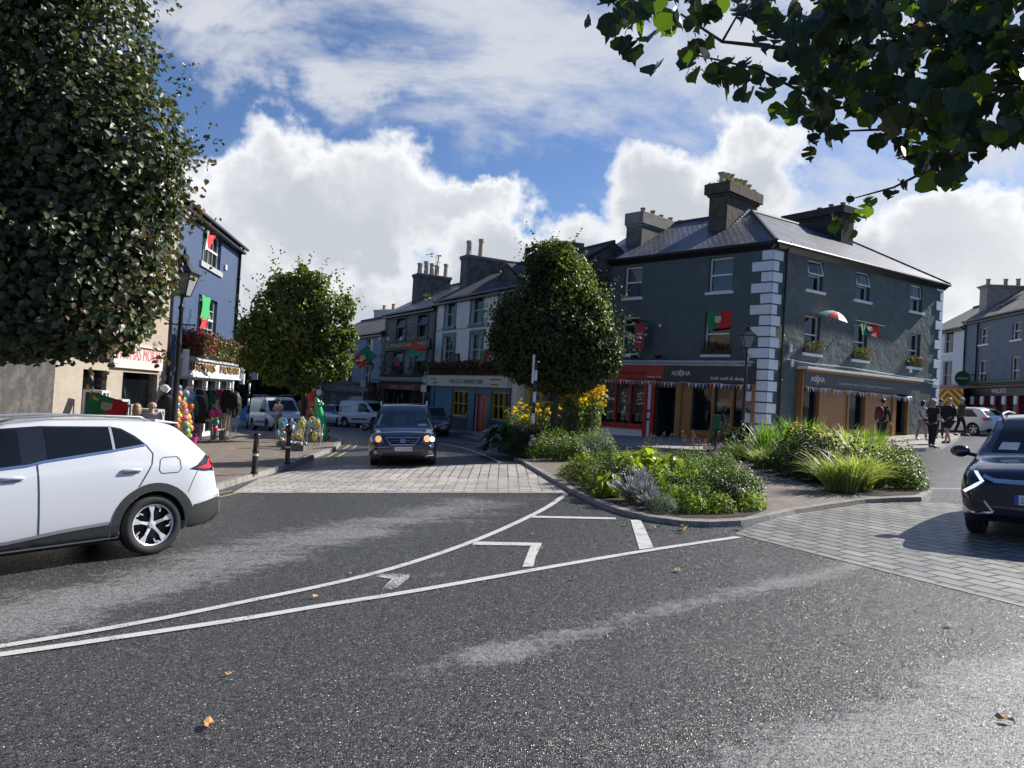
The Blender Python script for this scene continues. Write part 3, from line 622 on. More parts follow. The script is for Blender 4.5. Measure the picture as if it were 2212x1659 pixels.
# bunting
def bunting(W, u0, u1, z0, z1, n, v, sag=.05, label='string of multicoloured pennants across the shopfront'):
    r = W.P((u0 + u1) / 2, v, z0); T = thing('bunting', label, 'bunting', loc=r)
    cs = [(.65,.12,.10),(.75,.65,.25),(.18,.35,.70),(.75,.75,.75),(.55,.25,.45),(.25,.45,.25),(.15,.15,.4)]
    rope = W.mb(); pts = []
    for i in range(n + 1):
        t_ = i / n; pts.append((u0 + (u1 - u0) * t_, v, z0 + (z1 - z0) * t_ - sag * abs(math.sin(t_ * math.pi * 5))))
    rope.tube(pts, .008, 4); rope.obj('string', WHITE, T)
    for i in range(n):
        b = W.mb(); p, q = pts[i], pts[i + 1]; w = rnd.uniform(-.04, .04); b.add([(p[0] + .01, v + .004, p[2]), (q[0] - .01, v + .004, q[2]), ((p[0] + q[0]) / 2 + w, v + .03 + w * .6, p[2] - rnd.uniform(.2, .27))], [(0, 1, 2)])
        c = i % 7; b.obj('pennant', mat('pennant_%d' % c, cs[c], .8), T)
bunting(WL, u00 + .3, ue - .1, 3.17, 3.1, 46, .24, label='multicoloured pennant string under the red and charcoal fascias left of the corner')
# red shopfront
b = WL.mb(); c0, c1 = u00, WL.px(1415, 900)[0]
b.box(c0, 0, .1, redo[0], .12, 3.22); b.box(redo[2], 0, .1, redo[2] + .18, .12, 3.22); b.box(redo[0], 0, RZ1, redo[2], .1, 3.22); b.box(redo[0] - .0, 0, RZ0 - .25, redo[2], .15, RZ0)
for r in (red[0], red[1]): b.box(r[2] + .01, -.1, RZ0, r[2] + .11, .08, RZ1)
b.box(WL.px(1407, 900)[0], 0, .1, c1, .14, 3.22); b.box(redo[0], 0, .2, redo[2], .05, .35)
RFm = b.obj('shopfront_frame', REDP, CB, bevel=.01)
b = WL.mb(); b.box(redo[0], .0, .35, redo[2], .04, RZ0 - .25); b.box(redo[2] + .19, 0, .3, WL.px(1406, 900)[0], .05, 1.25); b.box(redo[2] + .19, 0, 1.75, WL.px(1406, 900)[0], .05, 3.0); b.box(redo[2] + .19, 0, 1.35, WL.px(1406, 900)[0], .05, 1.65); b.obj('white_panels', QUOIN, CB, bevel=.01)
b = WL.mb(); b.quad((redo[0], -.12, RZ0), (redo[2], -.12, RZ0), (redo[2], -.12, RZ1), (redo[0], -.12, RZ1)); b.obj('shop_glass', glassmat('clear_glass', tr=.75), CB)
b = WL.mb(); b.box(redo[0], -.4, RZ0 + .45, redo[2], -.38, RZ1); b.obj('window_blind', mat('pale_blind', (.42, .45, .42), .9), CB)
b = WL.mb()
for r in red:
    for k in range(2): b.box(r[0] + .1 + k * .33, -.3, RZ0 + .12, r[0] + .36 + k * .33, -.29, RZ0 + .5)
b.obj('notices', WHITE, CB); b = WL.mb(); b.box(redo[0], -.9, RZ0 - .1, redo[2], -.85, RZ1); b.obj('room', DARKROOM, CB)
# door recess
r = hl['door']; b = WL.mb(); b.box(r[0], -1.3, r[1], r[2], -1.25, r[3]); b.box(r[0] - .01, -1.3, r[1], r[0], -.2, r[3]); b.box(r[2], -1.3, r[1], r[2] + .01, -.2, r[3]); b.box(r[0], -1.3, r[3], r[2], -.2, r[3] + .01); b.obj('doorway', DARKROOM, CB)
b = WL.mb(); b.box(r[2] - .32, -.24, .75, r[2] - .04, -.22, 2.25); nt = b.obj('notice_board', mat('notice_papers', (.38, .36, .5), .8, var=(8, .9, (.6, .6, .65))), CB)
# tan joinery left face
b = WL.mb(); s = hl['shop']; e0 = WL.px(1462, 900)[0]
b.box(e0, 0, .12, e0 + .3, .2, 3.12); b.box(e0 + .3, 0, .12, s[0], .12, 3.12); b.box(s[2], 0, .12, ue, .18, 3.12); b.box(s[0], 0, .12, s[2], .1, .78); b.box(s[0] - .02, 0, .78, s[2] + .02, .2, .95); b.box(s[0], 0, .95, s[2], .04, 1.0)
for x in (1539, 1580): u = WL.px(x, 900)[0]; b.box(u - .05, -.12, .95, u + .05, .06, 3.1)
b.box(e0 - .02, .0, 2.95, e0 + .34, .26, 3.12); b.box(e0 - .02, 0, .1, e0 + .34, .25, .35)
b.obj('shopfront_frame', TAN, CB, bevel=.012)
def goods(W, r, n, parent, v0=-.35, seed=1, dark=.0):
    """display goods standing in a shop window"""
    q = random.Random(seed); cs = [(.7,.7,.68),(.6,.62,.6),(.12,.35,.2),(.5,.5,.52),(.25,.28,.3),(.6,.5,.35),(.4,.15,.12),(.75,.75,.75),(.2,.3,.45)]
    bs = [W.mb() for _ in cs]; fr = W.mb()
    for i in range(n):
        u = q.uniform(r[0] + .1, r[2] - .3); h = q.uniform(.15, .5); w = q.uniform(.1, .32); v = v0 - q.uniform(0, .6); z = r[1] + q.choice([0, 0, .02, .5, .9, 1.2]); k = q.randrange(len(cs)); t = q.uniform(-.06, .06)
        bs[k].add([(u, v, z), (u + w, v + t, z), (u + w, v + t - .05, z + h), (u, v - .05, z + h), (u, v - .1, z), (u + w, v + t - .1, z), (u + w, v + t - .12, z + h), (u, v - .12, z + h)], [(0,1,2,3),(4,7,6,5),(0,4,5,1),(1,5,6,2),(2,6,7,3),(3,7,4,0)])
    for k, b in enumerate(bs):
        if b.f: b.obj('display_goods', mat('goods_%d' % k, cs[k], .7), parent)
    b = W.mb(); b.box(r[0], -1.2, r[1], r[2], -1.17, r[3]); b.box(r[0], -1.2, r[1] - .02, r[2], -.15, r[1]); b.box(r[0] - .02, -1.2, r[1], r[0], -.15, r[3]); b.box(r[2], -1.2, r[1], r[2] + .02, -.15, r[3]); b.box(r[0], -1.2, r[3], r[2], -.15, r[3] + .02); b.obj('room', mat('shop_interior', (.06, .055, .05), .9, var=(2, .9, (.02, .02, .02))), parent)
CLEAR = glassmat('clear_glass', tr=.75)
b = WL.mb(); b.quad((s[0], -.1, s[1]), (s[2], -.1, s[1]), (s[2], -.1, s[3]), (s[0], -.1, s[3])); b.obj('shop_glass', CLEAR, CB)
goods(WL, s, 34, CB, seed=4)
# right face shop
u0, u1 = WR.px(1721, 800)[0], WR.px(1972, 830)[0]; zt = 4.02
b = WR.mb(); b.box(u0, 0, zt - .1, u1, .55, zt); b.obj('shop_cornice', mat('white_ledge', (.80, .80, .78), .35, var=(4, .3)), CB, bevel=.015)
b = WR.mb(); b.box(u0 + .1, 0, zt - .2, u1 - .1, .42, zt - .1); b.box(u0 + .05, 0, .4, u0 + .14, .3, zt - .2); b.obj('cornice_trim', TAN, CB, bevel=.02)
zf0 = 3.22; fe = WR.px(1957, 835)[0]
b = WR.mb(); b.box(u0 + .15, 0, zf0, fe, .3, zt - .205); b.obj('shop_fascia', FASC, CB)
uA = WR.px(1753, 812)[0]; b = WR.mb(); b.add([(uA - .25, .31, 3.52), (uA, .31, 3.27), (uA + .25, .31, 3.52), (uA, .31, 3.77)], [(0, 1, 2, 3)]); b.obj('emblem', mat('bronze_emblem', (.30, .2, .15), .5), CB)
WR.text('AODHA', .32, uA, 3.42, LETW, CB, v=.315, w=1.0)
WR.text('Contemporary & Designed Homewares', .2, WR.px(1857, 828)[0], 3.4, mat('grey_lettering', (.45, .45, .46), .5), CB, v=.305, w=4.4)
bunting(WR, u0 + .2, fe, 3.2, 3.15, 62, .33, label='multicoloured pennant string under the charcoal fascia right of the corner')
b = WR.mb(); a1, a2, dd = hr['s1'], hr['s2'], hr['door']; B0 = .3
edges = [u0 + .15, a1[0], a1[2], a2[0], a2[2], dd[0], dd[2], fe]
b.box(edges[0], 0, B0, edges[1], .12, zf0); b.box(edges[2], 0, B0, edges[3], .10, zf0); b.box(edges[4], 0, B0, edges[5], .10, zf0); b.box(edges[6], 0, B0, edges[7], .16, zf0)
for q in (a1, a2): b.box(q[0], 0, B0, q[2], .1, q[1]); b.box(q[0], 0, q[3], q[2], .1, zf0); b.box(q[0] - .15, .1, q[1] - .1, q[2] + .15, .17, q[1]); b.box(q[0] - .14, .1, q[1], q[0], .16, zf0); b.box(q[2], .1, q[1], q[2] + .14, .16, zf0)
b.box(dd[0] - .3, .1, B0, dd[0], .18, zf0); b.box(dd[0], 0, dd[3], dd[2], .1, zf0); b.box(edges[0], .1, B0, dd[0] - .3, .15, B0 + .35); b.obj('shopfront_frame', TAN, CB, bevel=.012)
for q, sd in ((a1, 8), (a2, 9)):
    k = WR.mb(); k.quad((q[0], -.1, q[1]), (q[2], -.1, q[1]), (q[2], -.1, q[3]), (q[0], -.1, q[3])); k.obj('shop_glass', CLEAR, CB); goods(WR, q, 12, CB, seed=sd)
b = WR.mb(); b.box(dd[0], -.5, B0, dd[2], -.45, dd[3]); b.obj('door', mat('dark_wood_door', (.10, .05, .02), .6), CB)
for (x, y) in ((1703, 752), (1706, 784), (1963, 798)): b = WR.mb(); u, z = WR.px(x, y); b.box(u, 0, z - .15, u + .16, .1, z + .17); b.obj('alarm_box', WHITE, CB, bevel=.02)
b = WR.mb(); b.tube([(1.2, .03, 4.28), (3, .04, 4.22), (6, .04, 4.25), (9.5, .04, 4.15), (uR - .4, .04, 4.1)], .025, 5); b.tube([(uR - 1.1, .04, 3.95), (uR, .04, 3.9)], .02, 5); b.obj('cable', mat('white_cable', (.6, .6, .6), .5), CB)
# hanging sign on the left face
T = thing('hanging_sign', 'tall dark red projecting sign on a black bracket above the red shopfront', 'sign', loc=WL.P(WL.px(1394, 760)[0], .5, 4.5))
us = WL.px(1394, 760)[0]; b = WL.mb(); b.box(us - .28, .45, 4.62, us + .28, .53, 5.85); BD = b.obj('sign_board', mat('maroon_sign', (.30, .015, .03), .5), T, bevel=.02)
b = WL.mb(); b.tube([(us, 0, 5.98), (us, .7, 5.98)], .025, 6); b.tube([(us, 0, 4.52), (us, .7, 4.52)], .02, 6); b.tube([(us, .5, 5.98), (us, .5, 4.5)], .015, 6); b.obj('bracket', GUT, T)
WL.text('WILD', .14, us, 5.28, LETW, T, v=.535); WL.text('ROSE', .14, us, 5.12, LETW, T, v=.535); WL.text('Gallery', .09, us, 4.92, LETW, T, v=.535)
for q in (((us + .85, .1, 5.75), .08), ((us + .36, .5, 5.6), .045), ((us + .36, .5, 5.3), .045)): b = WL.mb(); b.ball(*q, 10, 6); b.obj('sign_lamp', WHITE, T, smooth=True)
for k, x in enumerate((1333, 1378, 1430)):
    u = WL.px(x, 800)[0]; T = thing('floodlight', 'small black floodlight on the grey shop ledge, %s' % ['half behind the round tree', 'nearest the hanging sign', 'above the right end of the red fascia'][k], 'floodlight', 'floodlights on the shop ledge', WL.P(u, .3, 4.1))
    b = WL.mb(); b.add([(u - .12, .2, 4.2), (u + .12, .2, 4.2), (u + .12, .42, 4.16), (u - .12, .42, 4.16), (u - .14, .24, 4.36), (u + .14, .24, 4.36), (u + .14, .5, 4.3), (u - .14, .5, 4.3)], [(0,3,2,1),(4,5,6,7),(0,1,5,4),(1,2,6,5),(2,3,7,6),(3,0,4,7)]); b.obj('housing', GUT, T, bevel=.01)
    b = WL.mb(); b.box(u - .02, .28, 4.1, u + .02, .32, 4.25); b.obj('foot', GUT, T)
# chimneys of the corner building
def chT(W): return W.T
u = WL.px(1352, 530)[0]
def chim_px(W, xl, xr, ytop, vf, length, ybase_z, **k):
    a, _ = W.px(xl, ytop, vf); c, z = W.px(xr, ytop, vf); return a, c, z
a, c, z = chim_px(WL, 1338, 1372, 455, -.7, 0, 0)
chimney(WL.T, a + .05, -6.6, a + 1.05, -1.3, 9, z + .1, [.08, .25, .42, .58, .72, .88], CONC, CB, ph=.36, caph=.62, capm=mat('pale_cap', (.26, .25, .23), .9, var=(2, .7, (.12, .11, .1))), name='chimney')
BRK = setts_mat('chimney_brick', 0, .23, .075, (.14, .10, .085), (.09, .075, .065), (.045, .04, .036), ms=.012, rough=.85)
def brickwall(name, c1, c2, mort):
    m = bpy.data.materials.new(name); m.use_nodes = True; t = NT(m.node_tree); o = t.n('ShaderNodeOutputMaterial'); b_ = t.n('ShaderNodeBsdfPrincipled'); t.L(b_.outputs[0], o.inputs[0]); tc = t.n('ShaderNodeTexCoord')
    sp = t.n('ShaderNodeSeparateXYZ'); t.L(tc.outputs['Object'], sp.inputs[0]); cb = t.n('ShaderNodeCombineXYZ'); t.put(cb.inputs[0], t.m('ADD', t.m('MULTIPLY', sp.outputs[0], .8), t.m('MULTIPLY', sp.outputs[1], .8))); t.put(cb.inputs[1], sp.outputs[2])
    br = t.n('ShaderNodeTexBrick'); t.L(cb.outputs[0], br.inputs['Vector']); br.inputs['Scale'].default_value = 1; br.inputs['Brick Width'].default_value = .23; br.inputs['Row Height'].default_value = .08; br.inputs['Mortar Size'].default_value = .012
    br.inputs['Color1'].default_value = col4(c1); br.inputs['Color2'].default_value = col4(c2); br.inputs['Mortar'].default_value = col4(mort); n = t.noise(tc.outputs['Object'], 3, 6, .7)
    t.L(t.mix(t.rng(n, .4, .65), br.outputs[0], tuple(x * .4 for x in c1)), b_.inputs['Base Color']); b_.inputs['Roughness'].default_value = .9
    bp = t.n('ShaderNodeBump'); bp.inputs['Distance'].default_value = .02; t.L(t.m('ADD', t.m('MULTIPLY', br.outputs['Fac'], -1), n), bp.inputs['Height']); t.L(bp.outputs[0], b_.inputs['Normal']); return m
BRK = brickwall('chimney_brick', (.17, .125, .10), (.11, .09, .08), (.06, .055, .05))
a, _ = WL.px(1532, 440, -2.0); c, z = WL.px(1560, 395, -2.0); zt_ = z
o = chimney(WL.T, a, -4.75, a + 1.0, -2.0, 9.8, zt_, [.05, .2, .36, .5, .64, .8, .93], BRK, CB, pm=POT_P, ph=.55, pr=.13, caph=.5, cap=.2, hood=True, capm=BRK)
b = WL.mb()
for i in range(9): v = -2.2 - i * .2; b.box(a + 1.0, v - .2, 10.2 + i * .155, a + 1.05, v, 10.62 + i * .155)
b.obj('flashing', LEAD, o)
gm = leafmat('moss_weeds', (.10, .13, .02), (.20, .19, .04), .2)
b = WL.mb(); q = random.Random(3)
for i in range(170):
    u, v, z = a + q.uniform(-.15, 1.15), q.uniform(-4.9, -1.9), zt_ + q.uniform(0, .16) * q.random(); s_ = q.uniform(.04, .11); b.add([(u - s_, v, z - .04), (u + s_, v + q.uniform(-.1, .1), z), (u + q.uniform(-.05, .05), v + s_, z + s_)], [(0, 1, 2)])
b.obj('weeds', gm, o)
ua, _ = WR.px(1845, 500, -2.6); _, zt2 = WR.px(1845, 447, -2.6)
chimney(WR.T, ua - 1.1, -6.0, ua - .05, -2.6, 9.4, zt2 - .1, [.5, .7, .9], mat('dark_chimney', (.05, .048, .048), .9, var=(3, .6)), CB, ph=.3, caph=.4, cap=.2)
# ---------------------------------------------------------------- flags
def flag_mesh(b, pts, cols, T, name='flag_cloth', wav=.05):
    """cloth quad from four corner points (hoist top, hoist bottom, fly bottom, fly top) with colour bands along the fly"""
    a, d, c, e = [Vector(p) for p in pts]; n = (c - a).cross(e - d).normalized(); cuts = [0] + [x for _, x in cols]
    for i, (m, x) in enumerate(cols):
        q = MB(); N = 8; g = []
        for u in range(N + 1):
            s = cuts[i] + (x - cuts[i]) * u / N
            for v in range(N + 1):
                w = v / N; p = a.lerp(e, s).lerp(d.lerp(c, s), w) + n * wav * math.sin(s * 9 + w * 4) ; g.append(p)
        q.add(g, [(u * (N + 1) + v, (u + 1) * (N + 1) + v, (u + 1) * (N + 1) + v + 1, u * (N + 1) + v + 1) for u in range(N) for v in range(N)])
        q.obj(name, m, T, smooth=True)
GRN = mat('flag_green', (.02, .22, .09), .8); RED = mat('flag_red', (.55, .02, .025), .8); CRM = mat('cream_patch', (.62, .55, .40), .8, var=(12, .6, (.4, .2, .1)))
GRN.use_backface_culling = RED.use_backface_culling = False
def flag(pole0, pole1, pts, label, cut=.5, crest=True, cols=None):
    T = thing('flag', label, 'flag', 'green and red flags', pole0 if pole0 else pts[0])
    if pole0 is not None:
        b = MB(); b.tube([pole0, pole1], .018, 6); b.obj('pole', mat('flag_pole', (.25, .2, .16), .5), T)
    flag_mesh(None, pts, cols or [(GRN, cut), (RED, 1)], T)
    if crest:
        a, d, c, e = [Vector(p) for p in pts]; n = (c - a).cross(e - d).normalized()
        if n.dot(CO - a) < 0: n = -n
        def f(s, w): return a.lerp(e, s).lerp(d.lerp(c, s), w) + n * .09
        b = MB(); b.add([f(cut - .14, .3), f(cut - .14, .6), f(cut, .72), f(cut + .14, .6), f(cut + .14, .3)], [(0, 1, 2, 3, 4)]); b.obj('crest', CRM, T)
    return T
# ---------------------------------------------------------------- terrace on the far side: direction shared
G0 = gnd(1038, 937).to_2d(); dG = vd(141, 803); WG = Wall(G0, -dG)
CREAM = mat('cream_render', (.78, .74, .65), .8, var=(1.5, .4, (.58, .54, .46)), bump=(9, .012))
BLUEP = mat('teal_blue_paint', (.022, .115, .165), .45, var=(5, .5, (.015, .07, .10))); REDDOOR = mat('crimson_door', (.46, .008, .02), .3, var=(8, .4, (.3, .01, .02))); YELP = mat('mustard_paint', (.55, .37, .035), .5, var=(6, .4, (.36, .24, .02)))
STONE = None
def stone_mat(name, c1, c2, mort, sc=3.2):
    m = bpy.data.materials.new(name); m.use_nodes = True; t = NT(m.node_tree); o = t.n('ShaderNodeOutputMaterial'); b = t.n('ShaderNodeBsdfPrincipled'); t.L(b.outputs[0], o.inputs[0]); tc = t.n('ShaderNodeTexCoord')
    vo = t.n('ShaderNodeTexVoronoi', feature='DISTANCE_TO_EDGE'); v2 = t.n('ShaderNodeTexVoronoi'); mp = t.n('ShaderNodeMapping'); mp.inputs['Scale'].default_value = (1, 1, 1.8); t.L(tc.outputs['Object'], mp.inputs[0])
    for v in (vo, v2): t.L(mp.outputs[0], v.inputs['Vector']); v.inputs['Scale'].default_value = sc
    cs = t.n('ShaderNodeSeparateColor'); t.L(v2.outputs['Color'], cs.inputs[0]); f = t.rng(vo.outputs['Distance'], .02, .08); c = t.mix(cs.outputs[0], c1, c2); n = t.noise(tc.outputs['Object'], 12, 5, .7)
    c = t.mix(t.m('MULTIPLY', n, .6), c, tuple(x * .5 for x in c1)); t.L(t.mix(f, mort, c), b.inputs['Base Color']); b.inputs['Roughness'].default_value = .9
    bp = t.n('ShaderNodeBump'); bp.inputs['Distance'].default_value = .04; t.L(t.m('ADD', f, n), bp.inputs['Height']); t.L(bp.outputs[0], b.inputs['Normal']); return m
RUB = stone_mat('rubble_stone', (.30, .27, .22), (.17, .155, .135), (.36, .33, .28)); RUB2 = stone_mat('stall_riser_stone', (.16, .14, .11), (.09, .08, .07), (.2, .18, .15), 5)
GS = thing('grainstore_house', 'cream three-bay house with blue window surrounds, blue shopfront and crimson door', 'building', loc=WG.P(0, 0, 0))
EG = 7.75; gu0, gu1 = WG.px(936, 800)[0], WG.px(1113, 900)[0]
g = {k: WG.rect(*v) for k, v in dict(a=(964,651,981.5,703), b=(1020,644.5,1041,699), a2=(959,725,979,791), b2=(1018,720,1039,790), w1=(982,836,1013,905), w2=(1067,840,1101,917), dr=(1029,857,1054,937), gate=(941,850,975,929), fan=(1029,838,1054,852)).items()}
def lev2(d, keys, z0=None, z1=None):
    for k in keys: r = d[k]; d[k] = (r[0], z0 if z0 is not None else sum(d[q][1] for q in keys) / len(keys), r[2], z1 if z1 is not None else sum(d[q][3] for q in keys) / len(keys))
za = [g[k][1] for k in 'ab'], [g[k][3] for k in 'ab']; lev2(g, 'ab', sum(za[0]) / 2, sum(za[1]) / 2)
z0_, z1_ = g['a2'][1], g['a2'][3]; lev2(g, ['a2', 'b2'], 3.6, 5.45); lev2(g, ['w1', 'w2'], .75, 2.2); g['dr'] = (g['dr'][0], -.02, g['dr'][2], 2.05)
wdt = g['b'][2] - g['b'][0]; c3 = WG.px(1085, 780)[0]; g['c2'] = (c3 - wdt / 2, 3.6, c3 + wdt / 2, 5.45); g['c'] = (c3 - wdt / 2, g['b'][1], c3 + wdt / 2, g['b'][3])
facade(WG, gu0, gu1, -.8, EG, [g[k] for k in ('a', 'b', 'c', 'a2', 'b2', 'c2', 'w1', 'w2', 'dr')], CREAM, GS, depth=.18, back=7.5)
gable_roof(WG, gu0, gu1 + 2.2, EG + .05, 3.9, 2.3, SLATE_D, GS)
for k in ('a', 'b', 'c', 'a2', 'b2', 'c2'):
    r = g[k]; b = WG.mb(); t_ = .17
    b.box(r[0] - t_, 0, r[1] - .02, r[0], .04, r[3] + .16); b.box(r[2], 0, r[1] - .02, r[2] + t_, .04, r[3] + .16); b.box(r[0], 0, r[3], r[2], .04, r[3] + .16); b.box(r[0] - .26, 0, r[1] - .16, r[2] + .26, .1, r[1] - .02); b.obj('window_surround', BLUEP, GS)
    window(WG, r, GS, depth=.18, sill=0, grid=(1, 1) if len(k) == 1 else (3, 4), fm=mat('cream_sash', (.5, .5, .47), .5), curtain=.9 if len(k) == 2 else .55)
b = WG.mb(); b.box(gu0, 0, 3.05, gu1, .22, 3.16); b.box(gu0 + .1, 0, 5.75, gu1, .015, 5.78); b.obj('cornice', mat('dark_cornice', (.05, .045, .04), .6), GS)
bu0, bu1 = WG.px(930.5, 820)[0], WG.px(1106, 830)[0]; b = WG.mb(); b.box(bu0, 0, 2.42, bu1, .3, 3.05); b.obj('name_board', mat('cream_board', (.66, .61, .47), .6, var=(3, .3)), GS, bevel=.02)
WG.text('THE OLD GRAINSTORE', .34, (bu0 + bu1) / 2 + .35, 2.6, mat('grey_green_lettering', (.13, .16, .15), .6), GS, v=.305, w=4.2)
TAUPE = mat('tan_lettering', (.35, .24, .12), .6)
WG.text('FINE ARTS', .16, bu0 + 1.05, 2.78, TAUPE, GS, v=.305); WG.text('GALLERY', .16, bu0 + 1.35, 2.55, TAUPE, GS, v=.305); WG.text('PICTURE FRAMES', .15, bu1 - 1.2, 2.8, TAUPE, GS, v=.305); WG.text('Conservation', .15, bu1 - 1.3, 2.55, TAUPE, GS, v=.305)
b = WG.mb(); u = [gu0 + .02, g['gate'][0], g['gate'][2], g['w1'][0], g['w1'][2], g['dr'][0], g['dr'][2], g['w2'][0], g['w2'][2], gu1 - .5]
for i in (0, 2, 4, 6, 8): b.box(u[i], 0, -.7, u[i + 1], .12, 2.42)
b.box(u[1], 0, 2.1, u[2], .1, 2.42); b.box(u[3], 0, 2.2, u[4], .1, 2.42); b.box(u[7], 0, 2.2, u[8], .1, 2.42); b.box(u[5], 0, 2.05, u[6], .1, 2.42); b.box(u[3], 0, .6, u[4], .16, .75); b.box(u[7], 0, .6, u[8], .16, .75)
b.obj('shopfront_frame', BLUEP, GS, bevel=.012)
b = WG.mb(); n = 9
for i in range(n): x0 = u[1] + (u[2] - u[1]) * i / n; b.box(x0 + .01, 0, -.6, u[1] + (u[2] - u[1]) * (i + 1) / n - .01, .05, 2.1)
b.obj('gate', mat('blue_gate', (.03, .17, .27), .45, var=(4, .4)), GS)
for i in (3, 7):
    b = WG.mb(); b.box(u[i], 0, -.7, u[i + 1], .06, .6); b.obj('stall_riser', RUB2, GS)
    r = (u[i], .75, u[i + 1], 2.2); b = WG.mb(); f = .07
    b.box(r[0], -.1, r[1], r[0] + f, .05, r[3]); b.box(r[2] - f, -.1, r[1], r[2], .05, r[3]); b.box(r[0], -.1, r[1], r[2], .06, r[1] + f); b.box(r[0], -.1, r[3] - f, r[2], .05, r[3])
    for k in (1, 2): x = r[0] + (r[2] - r[0]) * k / 3; b.box(x - .02, -.08, r[1], x + .02, .04, r[3])
    zz = (r[1] + r[3]) / 2; b.box(r[0], -.08, zz - .02, r[2], .04, zz + .02); wf = b.obj('window', YELP, GS)
    b = WG.mb(); b.quad((r[0], -.06, r[1]), (r[2], -.06, r[1]), (r[2], -.06, r[3]), (r[0], -.06, r[3])); b.obj('pane', CLEAR, wf); goods(WG, r, 10, GS, seed=20 + i)
r = g['dr']; b = WG.mb(); b.box(r[0], -.14, -.7, r[2], -.08, 2.05)
for (x0, x1) in ((r[0] + .1, (r[0] + r[2]) / 2 - .04), ((r[0] + r[2]) / 2 + .04, r[2] - .1)):
    for (y0, y1) in ((.1, .85), (.95, 1.85)): b.box(x0, -.08, y0, x1, -.06, y1)
dd_ = b.obj('door', REDDOOR, GS, bevel=.008); b = WG.mb(); b.ball((r[0] + .12, -.03, .95), .035); b.obj('door_knob', mat('brass', (.7, .5, .2), .25, metal=1), dd_)
downpipe(WG, gu0 + .05, -.5, EG - .1, GS, .04)
ac, _ = WG.px(1003, 560, -1.5); _, zc = WG.px(1003, 553, -1.5)
chimney(WG.T, ac - .05, -3.9, ac + .95, -1.3, 8, zc - .05, [.9, .58], CONC, GS, pm=POT_P, ph=1.1, pr=.17, caph=.2, cap=.08)
# flower trough along the name board
def flowerbox(T_, u0, u1, v0, v1, z, label, cs=((.28,.01,.05),(.40,.02,.08)), n=500, green=True, h=.35, box=True, group=None, boxm=None, drop=.2, k=1.):
    o = T_(0.5 * (u0 + u1), v1, z); th_ = thing('flower_box', label, 'flower box', group, o); q = random.Random(int(abs(u0) * 1000) % 999)
    if box:
        b = MB(); P = [T_(u0, v0, z), T_(u1, v0, z), T_(u1, v1, z), T_(u0, v1, z)]; b.add(P + [p + Vector((0, 0, .2)) for p in P], [(0,3,2,1),(4,5,6,7),(0,1,5,4),(1,2,6,5),(2,3,7,6),(3,0,4,7)]); b.obj('trough', boxm or mat('black_trough', (.03, .03, .03), .6), th_)
    def tri(b, s0, s1, zlo, zhi):
        u = q.uniform(u0, u1); bump = .5 + .5 * math.sin(u * 7) * math.sin(u * 3.1 + 1)
        p = T_(u, q.uniform(v0 - .05, v1 + .18), z + .2 + q.uniform(zlo, zhi * (.5 + .7 * bump))); s = q.uniform(s0, s1)
        r = [Vector((q.gauss(0, 1), q.gauss(0, 1), q.gauss(0, 1))).normalized() * s for _ in range(3)]; b.add([p + r[0], p + r[1], p + r[2], p - r[0]], [(0, 1, 3, 2)])
    b = MB()
    for _ in range(int(n * 1.2)): tri(b, .03 * k, .07 * k, -drop, h)
    b.obj('leaves', leafmat('box_foliage', (.03, .06, .015), (.10, .13, .03), .3), th_)
    for i, c in enumerate(cs):
        b = MB()
        for _ in range(n // len(cs)): tri(b, .025 * k, .055 * k, -drop * .8, h * 1.1)
        b.obj('blossoms', mat('blossom_%d_%d_%d' % tuple(int(x * 100) for x in c), c, .7), th_)
    return th_
flowerbox(WG.P, gu0 + .05, gu1 - .3, .05, .3, 3.15, 'long row of dark red bedding flowers above the cream name board', ((.30,.01,.05),(.42,.02,.08),(.22,.01,.04)), 2600, h=.5, k=1.5)
b = WG.mb(); ux, uz = WG.px(989, 782); b.box(ux - .22, 0, uz - .45, ux + .22, .12, uz + .5)
T = thing('wall_lantern', 'dark box lantern on the cream wall between two lower windows', 'lantern', loc=WG.P(ux, .1, uz)); b.obj('casing', mat('dark_maroon', (.06, .02, .025), .5), T, bevel=.03); b = WG.mb(); b.box(ux - .12, .12, uz - .2, ux + .12, .135, uz + .3); b.obj('pane', mat('lantern_glass', (.3, .3, .3), .1), T)
# ---------------------------------------------------------------- O'Malley's stone building
OM = thing('stone_restaurant', 'dark stone two-bay pub with black trim, gold lettered sign boards and a maroon shop board', 'building', loc=WG.P(gu0 - 4, 0, 0))
o0, o1 = WG.px(827, 800)[0], gu0 - .02; EO = 7.42
BLK = mat('black_trim', (.022, .021, .02), .5, var=(5, .5))
m_ = {k: WG.rect(*v) for k, v in dict(a=(859,687,874,729), b=(905,684,922,727), c=(851,770,869,811), d=(899,769,918,811)).items()}
lev2(m_, 'ab', 5.55, 6.95); lev2(m_, 'cd', 3.25, 4.62); m_['s'] = (o0 + 1.0, .3, o1 - 1.2, 2.25)
facade(WG, o0, o1, -.9, EO, list(m_.values()), RUB, OM, depth=.2, back=7.5); gable_roof(WG, o0, o1, EO + .1, 3.9, 2.2, SLATE, OM)
for k in 'abcd':
    r = m_[k]; b = WG.mb(); t_ = .2; b.box(r[0] - t_, 0, r[1] - .1, r[0], .05, r[3] + .2); b.box(r[2], 0, r[1] - .1, r[2] + t_, .05, r[3] + .2); b.box(r[0], 0, r[3], r[2], .05, r[3] + .2); b.box(r[0] - .3, 0, r[1] - .2, r[2] + .3, .12, r[1] - .1); b.obj('window_surround', BLK, OM)
    window(WG, r, OM, depth=.2, sill=0, grid=(3, 2), fm=BLK, curtain=.6, cm=WHITE, top_open=R(14), fw=.05)
b = WG.mb(); z = -.6; i = 0
